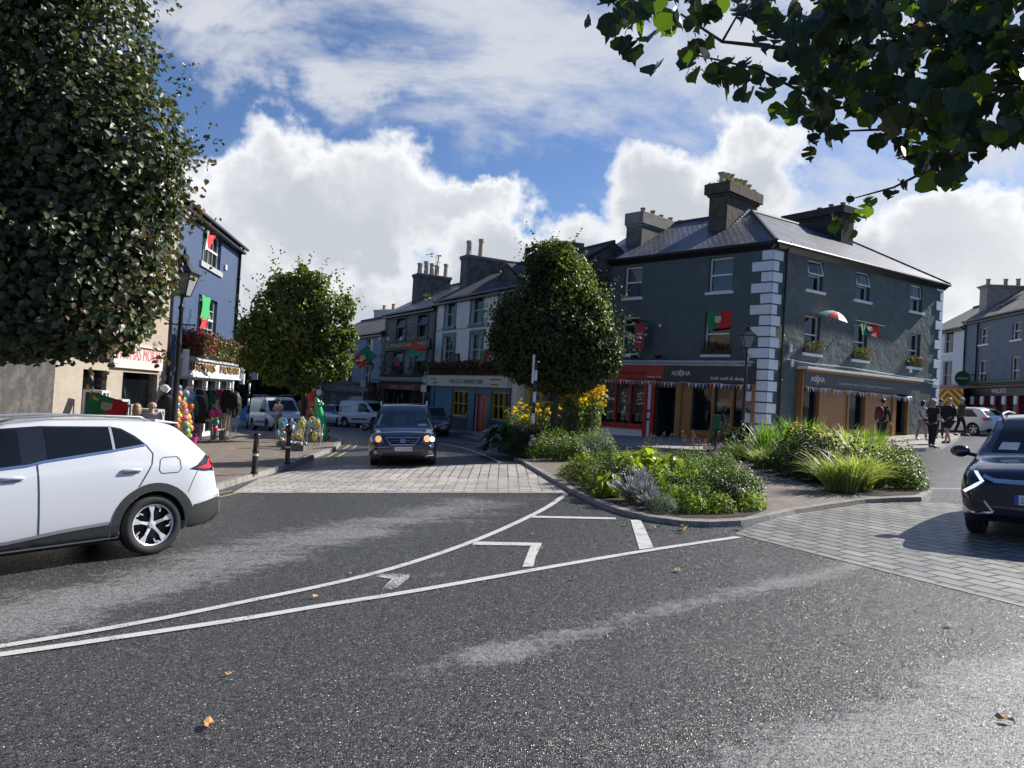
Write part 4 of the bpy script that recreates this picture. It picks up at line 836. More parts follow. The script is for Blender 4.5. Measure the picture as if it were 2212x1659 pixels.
while z < EO - .4:
    w = .5 if i % 2 else .28
    for (a_, c_) in ((o0, o0 + w), (o1 - w, o1)): b.box(a_, 0, z, c_, .05, z + .28)
    z += .3; i += 1
b.box(o0, 0, EO - .35, o1, .12, EO); b.obj('quoins', BLK, OM)
s0_, s1_ = WG.px(833, 790)[0], WG.px(929, 790)[0]; zB = WG.px(880, 752)[1]
b = WG.mb(); b.box(s0_, 0, 4.85, s1_, .12, 5.35); b.box(s0_ - .1, 0, 4.72, s1_ + .1, .2, 4.85); b.box(o0, 0, 3.0, o1, .25, 3.14); b.obj('sign_board', BLK, OM, bevel=.02)
WG.text("J.J. O'MALLEYS RESTAURANT", .32, (s0_ + s1_) / 2, 4.97, LETG, OM, v=.125, w=(s1_ - s0_) * .93)
WG.text('LEGACY', .26, WG.px(889, 687)[0], 6.5, mat('chalk_lettering', (.45, .45, .44), .7), OM, v=.03, w=1.1)
b = WG.mb(); b.box(o0 - .05, 0, 2.6, o1 - .3, .75, 2.72); b.add([(o0 - .05, .75, 2.6), (o1 - .3, .75, 2.6), (o1 - .3, 0, 2.95), (o0 - .05, 0, 2.95), (o0 - .05, .75, 2.72), (o1 - .3, .75, 2.72), (o1 - .3, 0, 2.98), (o0 - .05, 0, 2.98)], [(0,1,5,4),(4,5,6,7),(3,2,1,0)]); b.obj('awning', mat('cream_awning', (.42, .40, .34), .8, var=(3, .4)), OM)
b = WG.mb(); b.box(o0, 0, 2.05, o1 - .3, .3, 2.55); b.obj('shop_board', mat('maroon_board', (.13, .018, .02), .5, var=(3, .4)), OM, bevel=.02)
WG.text("JOHN J. O'MALLEY", .34, (o0 + o1) / 2 + .2, 2.15, mat('pale_gold_lettering', (.55, .42, .28), .5), OM, v=.305, w=4.4)
b = WG.mb(); b.box(o0, 0, -.9, m_['s'][0], .15, 2.05); b.box(m_['s'][2], 0, -.9, o1, .15, 2.05); b.box(m_['s'][0], 0, -.9, m_['s'][2], .12, .3)
for k in (1, 2, 3): x = m_['s'][0] + (m_['s'][2] - m_['s'][0]) * k / 4; b.box(x - .05, -.1, .3, x + .05, .1, 2.05)
b.obj('shopfront_frame', BLK, OM); b = WG.mb(); r = m_['s']; b.quad((r[0], -.08, r[1]), (r[2], -.08, r[1]), (r[2], -.08, r[3]), (r[0], -.08, r[3])); b.obj('shop_glass', CLEAR, OM); goods(WG, r, 12, OM, seed=31)
b = WG.mb(); ca, cz = WG.px(884, 785); b.lathe([(.42, .05), (.42, .1), (.3, .12), (.3, .16)], 20, (ca, 0, cz), 'Y'); b.obj('crest', mat('weathered_crest', (.28, .27, .22), .7, var=(6, .8, (.08, .1, .08))), OM)
for i, x in enumerate((822 + 6, 846.5, 875)):
    u, z = WG.px(x + 6, 734); T = thing('gooseneck_lamp', 'white shaded gooseneck lamp, %s above the gold lettered sign' % ['leftmost', 'middle one', 'rightmost'][i], 'lamp', 'lamps over the restaurant sign', WG.P(u, .3, z))
    b = WG.mb(); b.tube([(u, 0, z + .3), (u, .25, z + .5), (u, .42, z + .35), (u, .45, z + .15)], .02, 6); b.obj('arm', BLK, T); b = WG.mb(); b.lathe([(.03, .18), (.09, .12), (.16, -.05), (.17, -.08), (.02, -.06)], 12, (u, .45, z)); b.obj('shade', WHITE, T, smooth=True)
ac, _ = WG.px(893, 610, -1.0); _, zc = WG.px(893, 590, -1.0)
chimney(WG.T, ac - .1, -3.4, ac + .95, -1.0, 7.6, zc - .1, [.9, .7, .52, .36, .07], CONC, OM, pm=POT_P, ph=.9, pr=.17, caph=.18, cap=.08)
for k, (x, lab) in enumerate(((862, 'dark trailing window box under the left lower window of the stone pub'), (909, 'dark trailing window box under the right lower window of the stone pub'))):
    u = WG.px(x, 812)[0]; flowerbox(WG.P, u - .65, u + .65, .12, .35, 3.1, lab, ((.12,.02,.03),), 160, h=.35)
u = WG.px(818, 858)[0]; flowerbox(WG.P, u - .5, u + .4, .1, .7, 1.3, 'hanging basket of dark foliage at the left edge of the stone pub', ((.2,.05,.06),), 500, h=.9, box=False, drop=.6)
u = WG.px(917, 856)[0]; flowerbox(WG.P, u - .4, u + .5, .2, .7, .9, 'hanging basket of dusky pink blossoms by the maroon shop board', ((.25,.06,.10),(.16,.03,.06)), 500, h=.8, box=False, drop=.5)
def gp(x, y, v): u, z = WG.px(x, y, v); return WG.P(u, v, z)
flag(gp(850, 800, .1), gp(816, 770, 1.6), [gp(816, 770, 1.6), gp(795, 744, 1.6), gp(763, 775, 1.6), gp(778, 800, 1.6)][0:1] + [gp(792, 745, 1.9), gp(760, 776, 1.9), gp(777, 797, 1.6)], 'green and red flag angled over the pavement left of the stone pub', .5)
flag(gp(880, 800, .1), gp(855, 768, 1.3), [gp(858, 772, 1.3), gp(855, 762, 1.4), gp(851, 790, 1.4), gp(866, 790, 1.3)], 'green and red flag hanging limp between the lower pub windows', .4, False)
flag(gp(880, 730, .1), gp(888, 737, 1.2), [gp(889, 738, 1.2), gp(923, 750, 1.4), gp(912, 770, 1.4), gp(878, 768, 1.2)][0:4], 'red and green flag blowing across the gold lettered sign', .45, False, [(RED, .5), (GRN, 1)])
flag(gp(1075, 800, .1), gp(1047, 765, 1.0), [gp(1046, 757, 1.0), gp(1032, 790, 1.2), gp(1052, 779, 1.0), gp(1061, 748, 1.0)], 'dark green and red flag beside the round tree above the cream name board', .45, False)
# ---------------------------------------------------------------- light blue house beyond
LB = thing('pale_blue_house', 'pale blue rendered house with dark slate roof and maroon shop fascia beyond the stone pub', 'building', loc=WG.P(o0 - 6, 0, 0))
PB = mat('pale_blue_render', (.30, .35, .41), .8, var=(1.2, .4, (.2, .24, .29)), bump=(10, .01)); q0, q1 = WG.px(690, 800)[0], o0 - .02
n_ = {k: WG.rect(*v) for k, v in dict(a=(792,731,804,763), b=(787,790,799,830)).items()}
wd = n_['a'][2] - n_['a'][0]; extra = [(n_['a'][0] - 4.2, n_['a'][1], n_['a'][0] - 4.2 + wd, n_['a'][3]), (n_['b'][0] - 4.2, n_['b'][1], n_['b'][0] - 4.2 + wd, n_['b'][3])]
facade(WG, q0, q1, -1.2, 6.2, list(n_.values()) + extra, PB, LB, back=7); gable_roof(WG, q0, q1, 6.3, 3.6, 1.9, SLATE_B, LB)
for r in list(n_.values()) + extra: window(WG, r, LB, depth=.16, curtain=.6, sm=mat('dark_sill', (.05, .06, .08), .6))
b = WG.mb(); z = -.8; i = 0
while z < 5.9:
    b.box(q1 - (.6 if i % 2 else .35), 0, z, q1, .04, z + .36); z += .46; i += 1
b.obj('quoins', BLK, LB)
b = WG.mb(); b.box(q0 + 2, 0, 2.3, q1 - 1.0, .5, 2.5); b.obj('shop_cornice', mat('maroon_board', (.13, .018, .02), .5), LB); b = WG.mb(); b.box(q0 + 2, 0, 1.65, q1 - 1.1, .3, 2.3); b.obj('shop_fascia', FASC, LB)
WG.text('WEST BAR RESTAURANT', .42, WG.px(768, 844)[0], 1.8, mat('silver_lettering', (.5, .5, .5), .5), LB, v=.305, w=8.6)
b = WG.mb(); b.box(q0 + 2, 0, -1.2, q1 - .8, .08, 1.65); sf = b.obj('shopfront_frame', BLK, LB)
b = WG.mb()
for x in (716, 735, 752, 768): u = WG.px(x, 870)[0]; b.box(u, .08, -.4, u + 1.8, .1, 1.4)
b.obj('shop_glass', mat('shop_window_dull', (.18, .2, .19), .1, var=(.8, .9, (.03, .03, .03))), LB)
# cream shop and blue shop at the end of the street
ES = thing('cream_shop', 'narrow cream fronted shop between the blue shop and the maroon bar fascia', 'building', loc=gnd(700, 905)); e_ = gnd(712, 908); WE = Wall((e_.x, e_.y), (.93, -.36))
facade(WE, -4.5, 0, -1.5, 5.6, [(-3.6, 3.2, -2.6, 4.8), (-1.8, 3.2, -.8, 4.8)], CREAM, ES, back=7); gable_roof(WE, -4.5, 0, 5.6, 3.5, 1.9, SLATE_B, ES)
for r in ((-3.6, 3.2, -2.6, 4.8), (-1.8, 3.2, -.8, 4.8)): window(WE, r, ES, curtain=.5)
b = WE.mb(); b.box(-4.4, 0, 1.6, -.1, .35, 2.4); b.obj('name_board', mat('cream_board', (.50, .47, .37), .6), ES); b = WE.mb(); b.box(-4.2, 0, -.6, -2.4, .06, 1.5); b.box(-2, 0, -1, -.3, .06, 1.5); b.obj('shop_glass', mat('shop_window_dull', (.18, .2, .19), .1), ES)
BS = thing('blue_shop', 'bright blue fronted shop at the far end of the street behind the white van', 'building', loc=gnd(600, 905)); e_ = gnd(645, 905); WB = Wall((e_.x, e_.y), (.98, -.2))
facade(WB, -6, 0, -1.5, 5.9, [(-5.2, 3.4, -4.2, 5.0), (-2.4, 3.4, -1.4, 5.0)], mat('grey_render', (.26, .28, .30), .8, var=(1, .4)), BS, back=7); gable_roof(WB, -6, 0, 5.9, 3.5, 1.9, SLATE_B, BS)
for r in ((-5.2, 3.4, -4.2, 5.0), (-2.4, 3.4, -1.4, 5.0)): window(WB, r, BS, curtain=.5)
b = WB.mb(); b.box(-5.9, 0, 1.9, -.05, .3, 2.7); b.box(-5.9, 0, -1.4, -5.2, .15, 1.9); b.box(-.7, 0, -1.4, -.05, .15, 1.9); b.box(-3.2, 0, -1.4, -2.7, .15, 1.9); b.box(-5.9, 0, -1.4, -.1, .1, -.2); b.obj('shopfront_frame', mat('sky_blue_paint', (.05, .25, .52), .5), BS)
b = WB.mb(); b.box(-5.2, 0, -.2, -.7, .04, 1.9); b.obj('shop_glass', mat('dark_shop_window', (.03, .035, .04), .08), BS)
b = WB.mb(); b.box(-4.5, .3, 2.72, -1.5, .9, 2.8); b.obj('shop_cornice', WHITE, BS)
# houses closing the view further back (left of the light blue one)
for i, (x0, x1, y, hh, m, rm, lab) in enumerate(((705, 735, 880, 8.2, PB, SLATE_B, 'grey-blue gable behind the middle tree rising over the pale blue house'), (772, 815, 880, 9.6, mat('white_render', (.5, .5, .48), .8, var=(1, .3)), SLATE_B, 'white rear house whose chimney shows over the pale blue roof'), (480, 560, 903, 6.5, CREAM, SLATE_B, 'cream house at the street end behind the far dark tree'))):
    p = at(x0, 860, 92 + 3 * i); q = at(x1, 860, 90 + 3 * i); p2_, q2_ = p.to_2d(), q.to_2d(); W = Wall(p2_, (q2_ - p2_).normalized()); L = (q2_ - p2_).length
    T = thing('rear_house', lab, 'building', loc=(p2_.x, p2_.y, 0)); facade(W, -1, L + 1, -3, hh, [(.4, hh - 2.4, 1.4, hh - .9)], m, T, back=7); gable_roof(W, -1, L + 1, hh, 3.5, 1.2, rm, T); window(W, (.4, hh - 2.4, 1.4, hh - .9), T)
    if i == 1: chimney(W.T, -.3, -3.2, L - .2, -2.2, hh, hh + 2.5, [.35, .8], mat('white_render', (.5, .5, .48), .8), T, pm=POT, ph=.7, pr=.22, along='x')
# ---------------------------------------------------------------- yellow shop behind the round tree
yp = WG.P(gu1, 0, 0).to_2d(); ye = WL.P(uL, 0, 0).to_2d(); WY = Wall(yp, (ye - yp).normalized()); Ly = (ye - yp).length
YS = thing('yellow_shop', 'mustard yellow arched shopfront mostly hidden behind the round tree', 'building', loc=(yp.x, yp.y, 0)); EY = 7.9
hy = {k: WY.rect(*v) for k, v in dict(w1=(1142,846,1192,905), w2=(1200,846,1236,912)).items()}; hy['w1'] = (hy['w1'][0], .8, hy['w1'][2], 2.35); hy['w2'] = (hy['w2'][0], .8, hy['w2'][2], 2.35)
ups = [(.6 + k * 1.5, z, 1.5 + k * 1.5, z + 1.5) for k in range(2) for z in (3.9, 6.3)]
facade(WY, 0, Ly, -.6, EY, list(hy.values()) + ups, mat('grey_green_render', (.2, .22, .2), .8, var=(1, .4)), YS, back=7); gable_roof(WY, .1, Ly, EY, 3.9, 1.5, SLATE_D, YS, gut=True)
for r in ups: window(WY, r, YS, curtain=.5)
b = WY.mb(); a_ = hy['w1']; c_ = hy['w2']; xe = Ly - .35
b.box(.4, 0, -.5, a_[0], .22, 3.2); b.box(a_[2], 0, -.5, c_[0], .12, 3.2); b.box(c_[2], 0, -.5, xe, .15, 3.2); b.box(a_[0], 0, 2.35, a_[2], .15, 3.2); b.box(c_[0], 0, 2.35, c_[2], .15, 3.2); b.box(a_[0], 0, -.5, a_[2], .1, .8); b.box(c_[0], 0, -.5, c_[2], .1, .8); b.box(a_[0] - .1, .1, 2.38, c_[2] + .1, .3, 2.5)
for r in (a_, c_):
    for k in (0, 1):
        w = (r[2] - r[0]) / 2; x0 = r[0] + k * w; N = 10
        b.box(x0 + w - .05 if k == 0 else x0 - .0, -.08, .8, x0 + w + .03 if k == 0 else x0 + .02, .06, 2.35); pts = [(x0 + w / 2 - math.cos(math.pi * i / N) * w * .46, -.05, 1.85 + math.sin(math.pi * i / N) * .42) for i in range(N + 1)]
        for i in range(N): p, q = pts[i], pts[i + 1]; b.quad((p[0], .03, p[2]), (q[0], .03, q[2]), (q[0], .03, 2.36), (p[0], .03, 2.36))
    b.box(r[0], -.08, 1.8, r[2], .05, 1.88)
b.obj('shopfront_frame', YELP, YS)
for r in (a_, c_): b = WY.mb(); b.quad((r[0], -.06, r[1]), (r[2], -.06, r[1]), (r[2], -.06, r[3]), (r[0], -.06, r[3])); b.obj('shop_glass', CLEAR, YS); goods(WY, r, 9, YS, seed=int(r[0] * 100))
b = WY.mb(); b.box(0, 0, -.5, .38, .2, 3.3); b.tube([(.2, .26, -.4), (.2, .26, 6)], .05, 8); b.obj('pilaster', mat('cream_board', (.50, .47, .37), .6), YS)
a, _ = WY.px(1196, 560, -3.4); _, zc = WY.px(1200, 515, -2)
chimney(WY.T, WY.px(1190, 540, -2)[0] + .3, -7.5, Ly + .1, -2.0, 8.5, zc - .1, [.3], CONC, YS, ph=.75, pr=.12, caph=.35, cap=.12)
# satellite-like round hanging sign by the yellow column
# ---------------------------------------------------------------- houses on the right (white, blue-grey pub)
e_ = at(2078, 880, 60).to_2d(); dR = -vd(1274, 871); WH = Wall(e_, dR)
PH = thing('blue_grey_pub', 'blue-grey three-storey house with maroon pub front and green cornice at the right edge', 'building', loc=(e_.x, e_.y, gz(e_.x)))
EH = (WH.px(2080, 692)[1] + WH.px(2200, 665)[1]) / 2; BG = mat('blue_grey_render', (.14, .17, .215), .75, var=(1.6, .5, (.085, .105, .135)), bump=(8, .01))
cv = lambda x, y: ((3600 + x / 4.148) * .5486, (1050 + y / 4.148) * .5486)
def R4(x0, y0, x1, y1): a = cv(x0, y0); c = cv(x1, y1); return WH.rect(a[0], a[1], c[0], c[1])
h_ = dict(a=R4(1085,1005,1195,1250), b=R4(1610,915,1740,1185)); h_['c'] = R4(1050,1530,1165,1960); h_['d'] = R4(1590,1480,1720,1900)
lev2(h_, 'ab'); lev2(h_, 'cd'); L1 = WH.px(2260, 800)[0]
rr_ = h_['b'][0] - h_['a'][0]; h_['e'] = (h_['b'][0] + rr_, h_['b'][1], h_['b'][2] + rr_, h_['b'][3]); h_['f'] = (h_['d'][0] + rr_, h_['d'][1], h_['d'][2] + rr_, h_['d'][3]); L1 = h_['e'][2] + 1.2
facade(WH, 0, L1, -1, EH, list(h_.values()), BG, PH, depth=.16, back=8); gable_roof(WH, 0, L1, EH, 4, 2.6, SLATE_L, PH)
for r in h_.values(): window(WH, r, PH, curtain=.7, sillw=.2, grid=(1, 2))
downpipe(WH, .12, 1, EH - .2, PH, .06); downpipe(WH, WH.px(2112, 760)[0], 4.8, EH - .2, PH, .06)
zc0 = WH.px(2170, 828)[1]; zc1 = WH.px(2170, 846)[1]; g_ = gz(34)
MAR = mat('pub_maroon', (.20, .015, .02), .45, var=(5, .4)); DGR = mat('pub_green', (.02, .07, .04), .5)
b = WH.mb(); b.box(.2, 0, zc0, L1, .45, zc0 + .22); b.box(.3, 0, zc0 - .12, L1, .3, zc0); b.obj('shop_cornice', DGR, PH, bevel=.02)
b = WH.mb(); b.box(.5, 0, zc1 - .3, L1 - .2, .22, zc0 - .12); b.obj('shop_fascia', FASC, PH)
WH.text("WALSH'S", .5, WH.px(2165, 847)[0], zc1 - .12, LETW, PH, v=.23, w=1.9)
b = WH.mb(); b.box(.4, 0, zc0 - .3, L1, .5, zc0 - .18)
z0h = g_ - .2
for i in range(7): x = .5 + i * 1.5; b.box(x, 0, z0h, x + .45, .25, zc1 - .3)
b.box(.5, 0, z0h, L1 - .3, .12, g_ + .9); b.obj('shopfront_frame', MAR, PH, bevel=.02)
b = WH.mb(); b.box(.5, 0, g_ + .9, L1 - .3, .03, zc1 - .3); b.obj('shop_glass', mat('dark_shop_window', (.03, .035, .04), .08), PH)
b = WH.mb()
for i in range(7): x = .5 + i * 1.5; b.box(x + .02, .25, zc1 - .95, x + .43, .42, zc1 - .32)
b.obj('corbels', QUOIN, PH, bevel=.08)
cA = cv(960, 350); ac, _ = WH.px(cA[0], cA[1] + 40, -1.2); _, zc = WH.px(*cv(1000, 350), -1.2)
chimney(WH.T, -.6, -5.8, .55, -1.2, EH, zc, [.14, .45, .65, .93], CONC_L, PH, ph=.6, pr=.16, caph=.12, cap=.18)
T_ = WH.mb(); u1_, z_ = WH.px(*cv(1600, 540), -1.8); k = 2.6 / 4
def rp(u, v, o=.0): return (u, -v, EH + v * k + o)
T_.add([rp(u1_ - .6, 1.1, .1), rp(u1_ + .5, 1.1, .1), rp(u1_ + .5, 2.4, .1), rp(u1_ - .6, 2.4, .1)], [(0, 1, 2, 3)]); T_.obj('skylight', GLASS, PH)
T_ = WH.mb(); T_.box(u1_ - .66, -1.15, EH + .74, u1_ + .56, -1.05, EH + .86); T_.obj('skylight_frame', GUT, PH)
WHt = thing('white_house', 'plain white rendered house between the teal corner building and the blue-grey pub', 'building', loc=WH.P(-3, 0, g_)); EW = EH - .35
w_ = dict(a=R4(505,1040,630,1400), b=R4(475,1545,600,2000)); wl = -7.5
facade(WH, wl, -.02, -1, EW, list(w_.values()), mat('cool_white_render', (.55, .60, .66), .7, var=(1.2, .25)), WHt, back=8); gable_roof(WH, wl, -.02, EW, 4, 2.4, SLATE_L, WHt)
for r in w_.values(): window(WH, r, WHt, curtain=.8, sillw=.2, fm=mat('grey_sash', (.4, .4, .38), .6))
b = WH.mb(); b.box(wl, 0, g_ - .3, -.1, .15, g_ + 3.0); b.box(wl, 0, g_ + 3.0, -.1, .3, g_ + 3.12); b.obj('shopfront_frame', mat('pink_shopfront', (.36, .20, .22), .6, var=(2, .4)), WHt)
T = thing('round_sign', 'dark green round projecting sign beside the blue-grey pub', 'sign', loc=WH.P(-.3, 1, 5)); u, z = WH.px(2079, 817, .9)
b = WH.mb(); b.lathe([(.02, -.05), (.55, -.05), (.55, .05), (.02, .05)], 20, (u, .9, z), 'X'); b.obj('disc', DGR, T); b = WH.mb(); b.tube([(u, 0, z + .3), (u, .5, z + .3)], .03); b.obj('bracket', GUT, T); b = WH.mb(); b.box(u + .055, .5, z - .06, u + .06, 1.3, z + .06); b.obj('stripe', mat('sign_gold', (.4, .35, .15), .5), T)
# ---------------------------------------------------------------- left side: blue shop and beige building
oM = (gnd(496, 947).to_2d() + Vector((-1.2, 0))); dM = vd(906, 847); WM = Wall(oM, dM)
NAVY = mat('navy_render', (.05, .083, .165), .55, var=(1.1, .45, (.036, .06, .12)), bump=(6, .012)); BEIGE = mat('beige_render', (.36, .31, .25), .85, var=(1.1, .5, (.26, .22, .18)), bump=(5, .03))
cm1 = lambda x, y: (x * .3307, 384 + y * .3307)
def M1(x, y, v=0): return WM.px(*cm1(x, y), v)
MS = thing('navy_shop_house', 'tall navy blue house with a white shopfront lettered in gold and flower boxes above', 'building', loc=WM.P(0, 0, gz(oM.x)))
mu0 = M1(1140, 700)[0]; mu1 = M1(1535, 1000)[0]; EM = (M1(1230, 160)[1] + M1(1560, 450)[1]) / 2
a = M1(1330, 312); c = M1(1436, 610); up = (a[0], (M1(1310, 560)[1] + c[1]) / 2 + .05, c[0], a[1]); a = M1(1300, 757); c = M1(1404, 1085); lo = (a[0], c[1] + .1, c[0], a[1])
SF = M1(1340, 1295)[1]; SFt = M1(1340, 1205)[1]; SB_ = gz(-15) - .1
shop = (mu0 + .8, SB_ + .45, mu1 - .6, SF - .08)
facade(WM, mu0, mu1, -2.5, EM, [up, lo, shop], NAVY, MS, depth=.2, back=9); gable_roof(WM, mu0 - .1, mu1, EM + .1, 4.5, 2.5, SLATE_D, MS, over=.35)
window(WM, up, MS, grid=(4, 1), depth=.2, sm=GREYS, fw=.09, sill=.25, sillw=.25); window(WM, lo, MS, grid=(4, 4), depth=.2, fw=.09, sill=.16)
downpipe(WM, mu1 - .25, -1, EM - .1, MS, .07); b = WM.mb(); u, z = M1(1467, 585); b.box(u - .15, 0, z - .13, u + .15, .1, z + .13); b.obj('alarm_box', WHITE, MS, bevel=.02)
fc0, fc1 = M1(1155, 1240)[0], M1(1545, 1260)[0]
b = WM.mb(); b.box(fc0 - .2, 0, SFt, fc1 + .2, .33, SFt + .1); b.box(fc0 - .1, 0, SFt + .1, fc1 + .1, .29, SFt + .22); b.box(fc0, 0, SF, fc1, .22, SFt); b.box(fc0, 0, SF - .1, fc1, .3, SF); b.box(fc1 - .15, .2, SF - .3, fc1 + .1, .45, SFt + .25); b.box(fc0 - .1, .2, SF - .1, fc0 + .12, .45, SFt + .4)
b.obj('shop_fascia', WHITE, MS, bevel=.03)
WM.text('THOMAS   MORAN', .52, (fc0 + fc1) / 2, SF + .2, mat('antique_gold_lettering', (.22, .13, .035), .5), MS, v=.24, ext=.03, w=(fc1 - fc0) * .86)
b = WM.mb(); n = 4; u0_, u1_ = shop[0], shop[2]
for i in range(n + 1): x = u0_ + (u1_ - u0_) * i / n; b.box(x - .1, -.12, shop[1], x + .1, .1, shop[3])
b.box(u0_ - .35, 0, SB_ - .6, u0_ - .1, .2, SF - .1); b.box(u1_ + .1, 0, SB_ - .6, u1_ + .35, .2, SF - .1); b.box(u0_, -.1, shop[3] - .12, u1_, .1, shop[3]); b.box(u0_, 0, SB_ - .6, u1_, .1, shop[1]); b.box(u0_, -.08, shop[3] - .75, u1_, .06, shop[3] - .68); b.obj('shopfront_frame', WHITE, MS, bevel=.01)
b = WM.mb(); b.quad((u0_, -.1, shop[1]), (u1_, -.1, shop[1]), (u1_, -.1, shop[3]), (u0_, -.1, shop[3])); b.obj('shop_glass', CLEAR, MS); goods(WM, shop, 60, MS, seed=44)
for i in range(3):
    w3 = (fc1 - fc0 - .2) / 3; flowerbox(WM.P, fc0 + .1 + i * w3, fc0 + .05 + (i + 1) * w3, .05, .4, SFt + .2, ['window box of scarlet and purple flowers, nearest of three over the gold letters', 'scarlet and cream flower box, middle of three over the gold letters', 'red and green trailing flower box, farthest of three over the gold letters'][i], [((.5,.02,.03),(.22,.02,.12),(.5,.02,.03)), ((.5,.02,.03),(.6,.55,.2),(.5,.1,.2)), ((.45,.02,.05),(.55,.25,.3),(.6,.6,.4))][i], 1000, h=.8, k=1.7, group='flower boxes over the gold letters')
def mp(x, y, v): u, z = M1(x, y, v); return WM.P(u, v, z)
flag(None, None, [mp(1347, 330, .1), mp(1342, 480, .1), mp(1390, 430, .12), mp(1412, 385, .1)], 'faded red, white and green flag draped in the top navy house window', .2, False, [(GRN, .15), (mat('flag_white', (.7, .7, .7), .8), .3), (RED, 1)])
flag(None, None, [mp(1320, 765, .1), mp(1310, 930, .1), mp(1375, 925, .12), mp(1376, 790, .1)], 'green pennant draped over the first-floor navy house window', .98, False, [(mat('flag_bright_green', (.03, .38, .12), .8), 1)])
flag(None, None, [mp(1312, 905, .12), mp(1309, 985, .12), mp(1345, 980, .12), mp(1368, 912, .12)], 'red cloth hanging below the green pennant on the navy house', .98, False, [(RED, 1)])
BB = thing('beige_shop_building', 'sunlit beige rendered building with a pale board lettered in pink, next to the navy house', 'building', loc=WM.P(mu0 - 5, 0, 0))
bu0 = WM.px(112, 900)[0]; a = M1(695, 1275); c = M1(1010, 1560)
aw = (WM.px(262, 860)[0], -.1, WM.px(337, 860)[0], WM.px(330, 808)[1]); aw2 = (WM.px(176, 860)[0], -.1, WM.px(228, 860)[0], aw[3]); EB = EM - .6
facade(WM, bu0, mu0 - .02, -2.5, EB, [aw, aw2], BEIGE, BB, depth=.35, back=9); gable_roof(WM, bu0, mu0 - .1, EB, 4.5, 2.3, SLATE_D, BB)
for r in (aw, aw2):
    b = WM.mb(); b.quad((r[0], -.3, r[1]), (r[2], -.3, r[1]), (r[2], -.3, r[3]), (r[0], -.3, r[3])); b.obj('shop_glass', CLEAR, BB); goods(WM, r, 22, BB, v0=-.5, seed=int(r[2] * 10))
sb = (WM.px(236, 800)[0], WM.px(345, 782)[0]); sz = (WM.px(340, 801)[1], WM.px(340, 757)[1])
b = WM.mb(); b.box(sb[0], 0, sz[0], sb[1], .12, sz[1]); b.box(sb[0], 0, sz[1], sb[1] + .1, .2, sz[1] + .06); b.obj('name_board', mat('pale_pink_board', (.66, .58, .54), .5, var=(3, .3)), BB)
WM.text('THOMAS MORAN', .62, (sb[0] + sb[1]) / 2, sz[0] + .3, mat('faded_pink_lettering', (.62, .16, .18), .6), BB, v=.125, w=(sb[1] - sb[0]) * .93, ext=.004)
b = WM.mb(); b.tube([(mu0 - .3, .06, -1), (mu0 - .3, .06, 6)], .05, 6); b.tube([(mu0 - .15, .06, -1), (mu0 - .2, .06, 4.2), (mu0 - 3, .05, 4.6)], .03, 6); b.obj('downpipe', GUT, BB)
DK = thing('tree_shade_house', 'added roughcast house coloured as tree shade at the left edge behind the white car', 'building', loc=WM.P(bu0 - 4, 0, 0))
facade(WM, bu0 - 16, bu0 - .02, -2.5, 7.5, [], mat('tree_shade_roughcast', (.055, .052, .05), .9, var=(2.5, .9, (.13, .12, .11)), bump=(5, .06)), DK, back=8); gable_roof(WM, bu0 - 16, bu0, 7.5, 4.3, 2.3, SLATE_D, DK)  # added house; its dark colour stands in for tree shade on the wall
# ================================================================ VEGETATION
LEAF_A = (np.array([(0, 0), (-.40, .18), (-.46, .48), (-.22, .82), (0, 1.08), (.22, .82), (.46, .48), (.40, .18)], dtype=float), [(0, 1, 2, 3, 4), (0, 4, 5, 6, 7)])
LEAF_B = (np.array([(0, 0), (-.42, .45), (0, 1.0), (.42, .45)], dtype=float), [(0, 1, 2), (0, 2, 3)])
def leaf_mesh(name, C, N, S, m, parent, shape=LEAF_B, seed=0, hang=.0, fold=.25):
    """many small folded leaves: centres C, facing N, sizes S"""
    r = np.random.RandomState(seed); n = len(C); N = N / (np.linalg.norm(N, axis=1, keepdims=True) + 1e-9)
    t = r.normal(size=(n, 3)); t[:, 2] -= hang; t -= N * np.sum(t * N, axis=1, keepdims=True); t /= np.linalg.norm(t, axis=1, keepdims=True) + 1e-9
    s = np.cross(t, N); pts, fs = shape; k = len(pts); S = S[:, None]
    V = np.zeros((n, k, 3))
    for i, (x, y) in enumerate(pts): V[:, i] = C + s * (x * S) + t * ((y - .5) * S) + N * (abs(x) * fold * S - (y - .3) ** 2 * .25 * S)
    V = V.reshape(-1, 3); base = np.arange(n)[:, None] * k; L = len(fs[0]); FF = np.stack([base + np.array(f)[None] for f in fs], 1).reshape(-1)
    me = bpy.data.meshes.new(name); me.vertices.add(len(V)); me.vertices.foreach_set('co', V.ravel().astype(np.float32)); nf = n * len(fs)
    me.loops.add(nf * L); me.loops.foreach_set('vertex_index', FF.astype(np.int32)); me.polygons.add(nf); me.polygons.foreach_set('loop_start', (np.arange(nf) * L).astype(np.int32)); me.polygons.foreach_set('loop_total', np.full(nf, L, dtype=np.int32))
    me.update(); me.validate(); me.materials.append(m); return link(name, me, parent)
def lobes_px(L, Y): out = []; [out.append((np.array(at(x, y, Y + dy)), np.array([rx, rx * .9, ry]) * (Y + dy) / F)) for (x, y, rx, ry, dy) in L]; return out
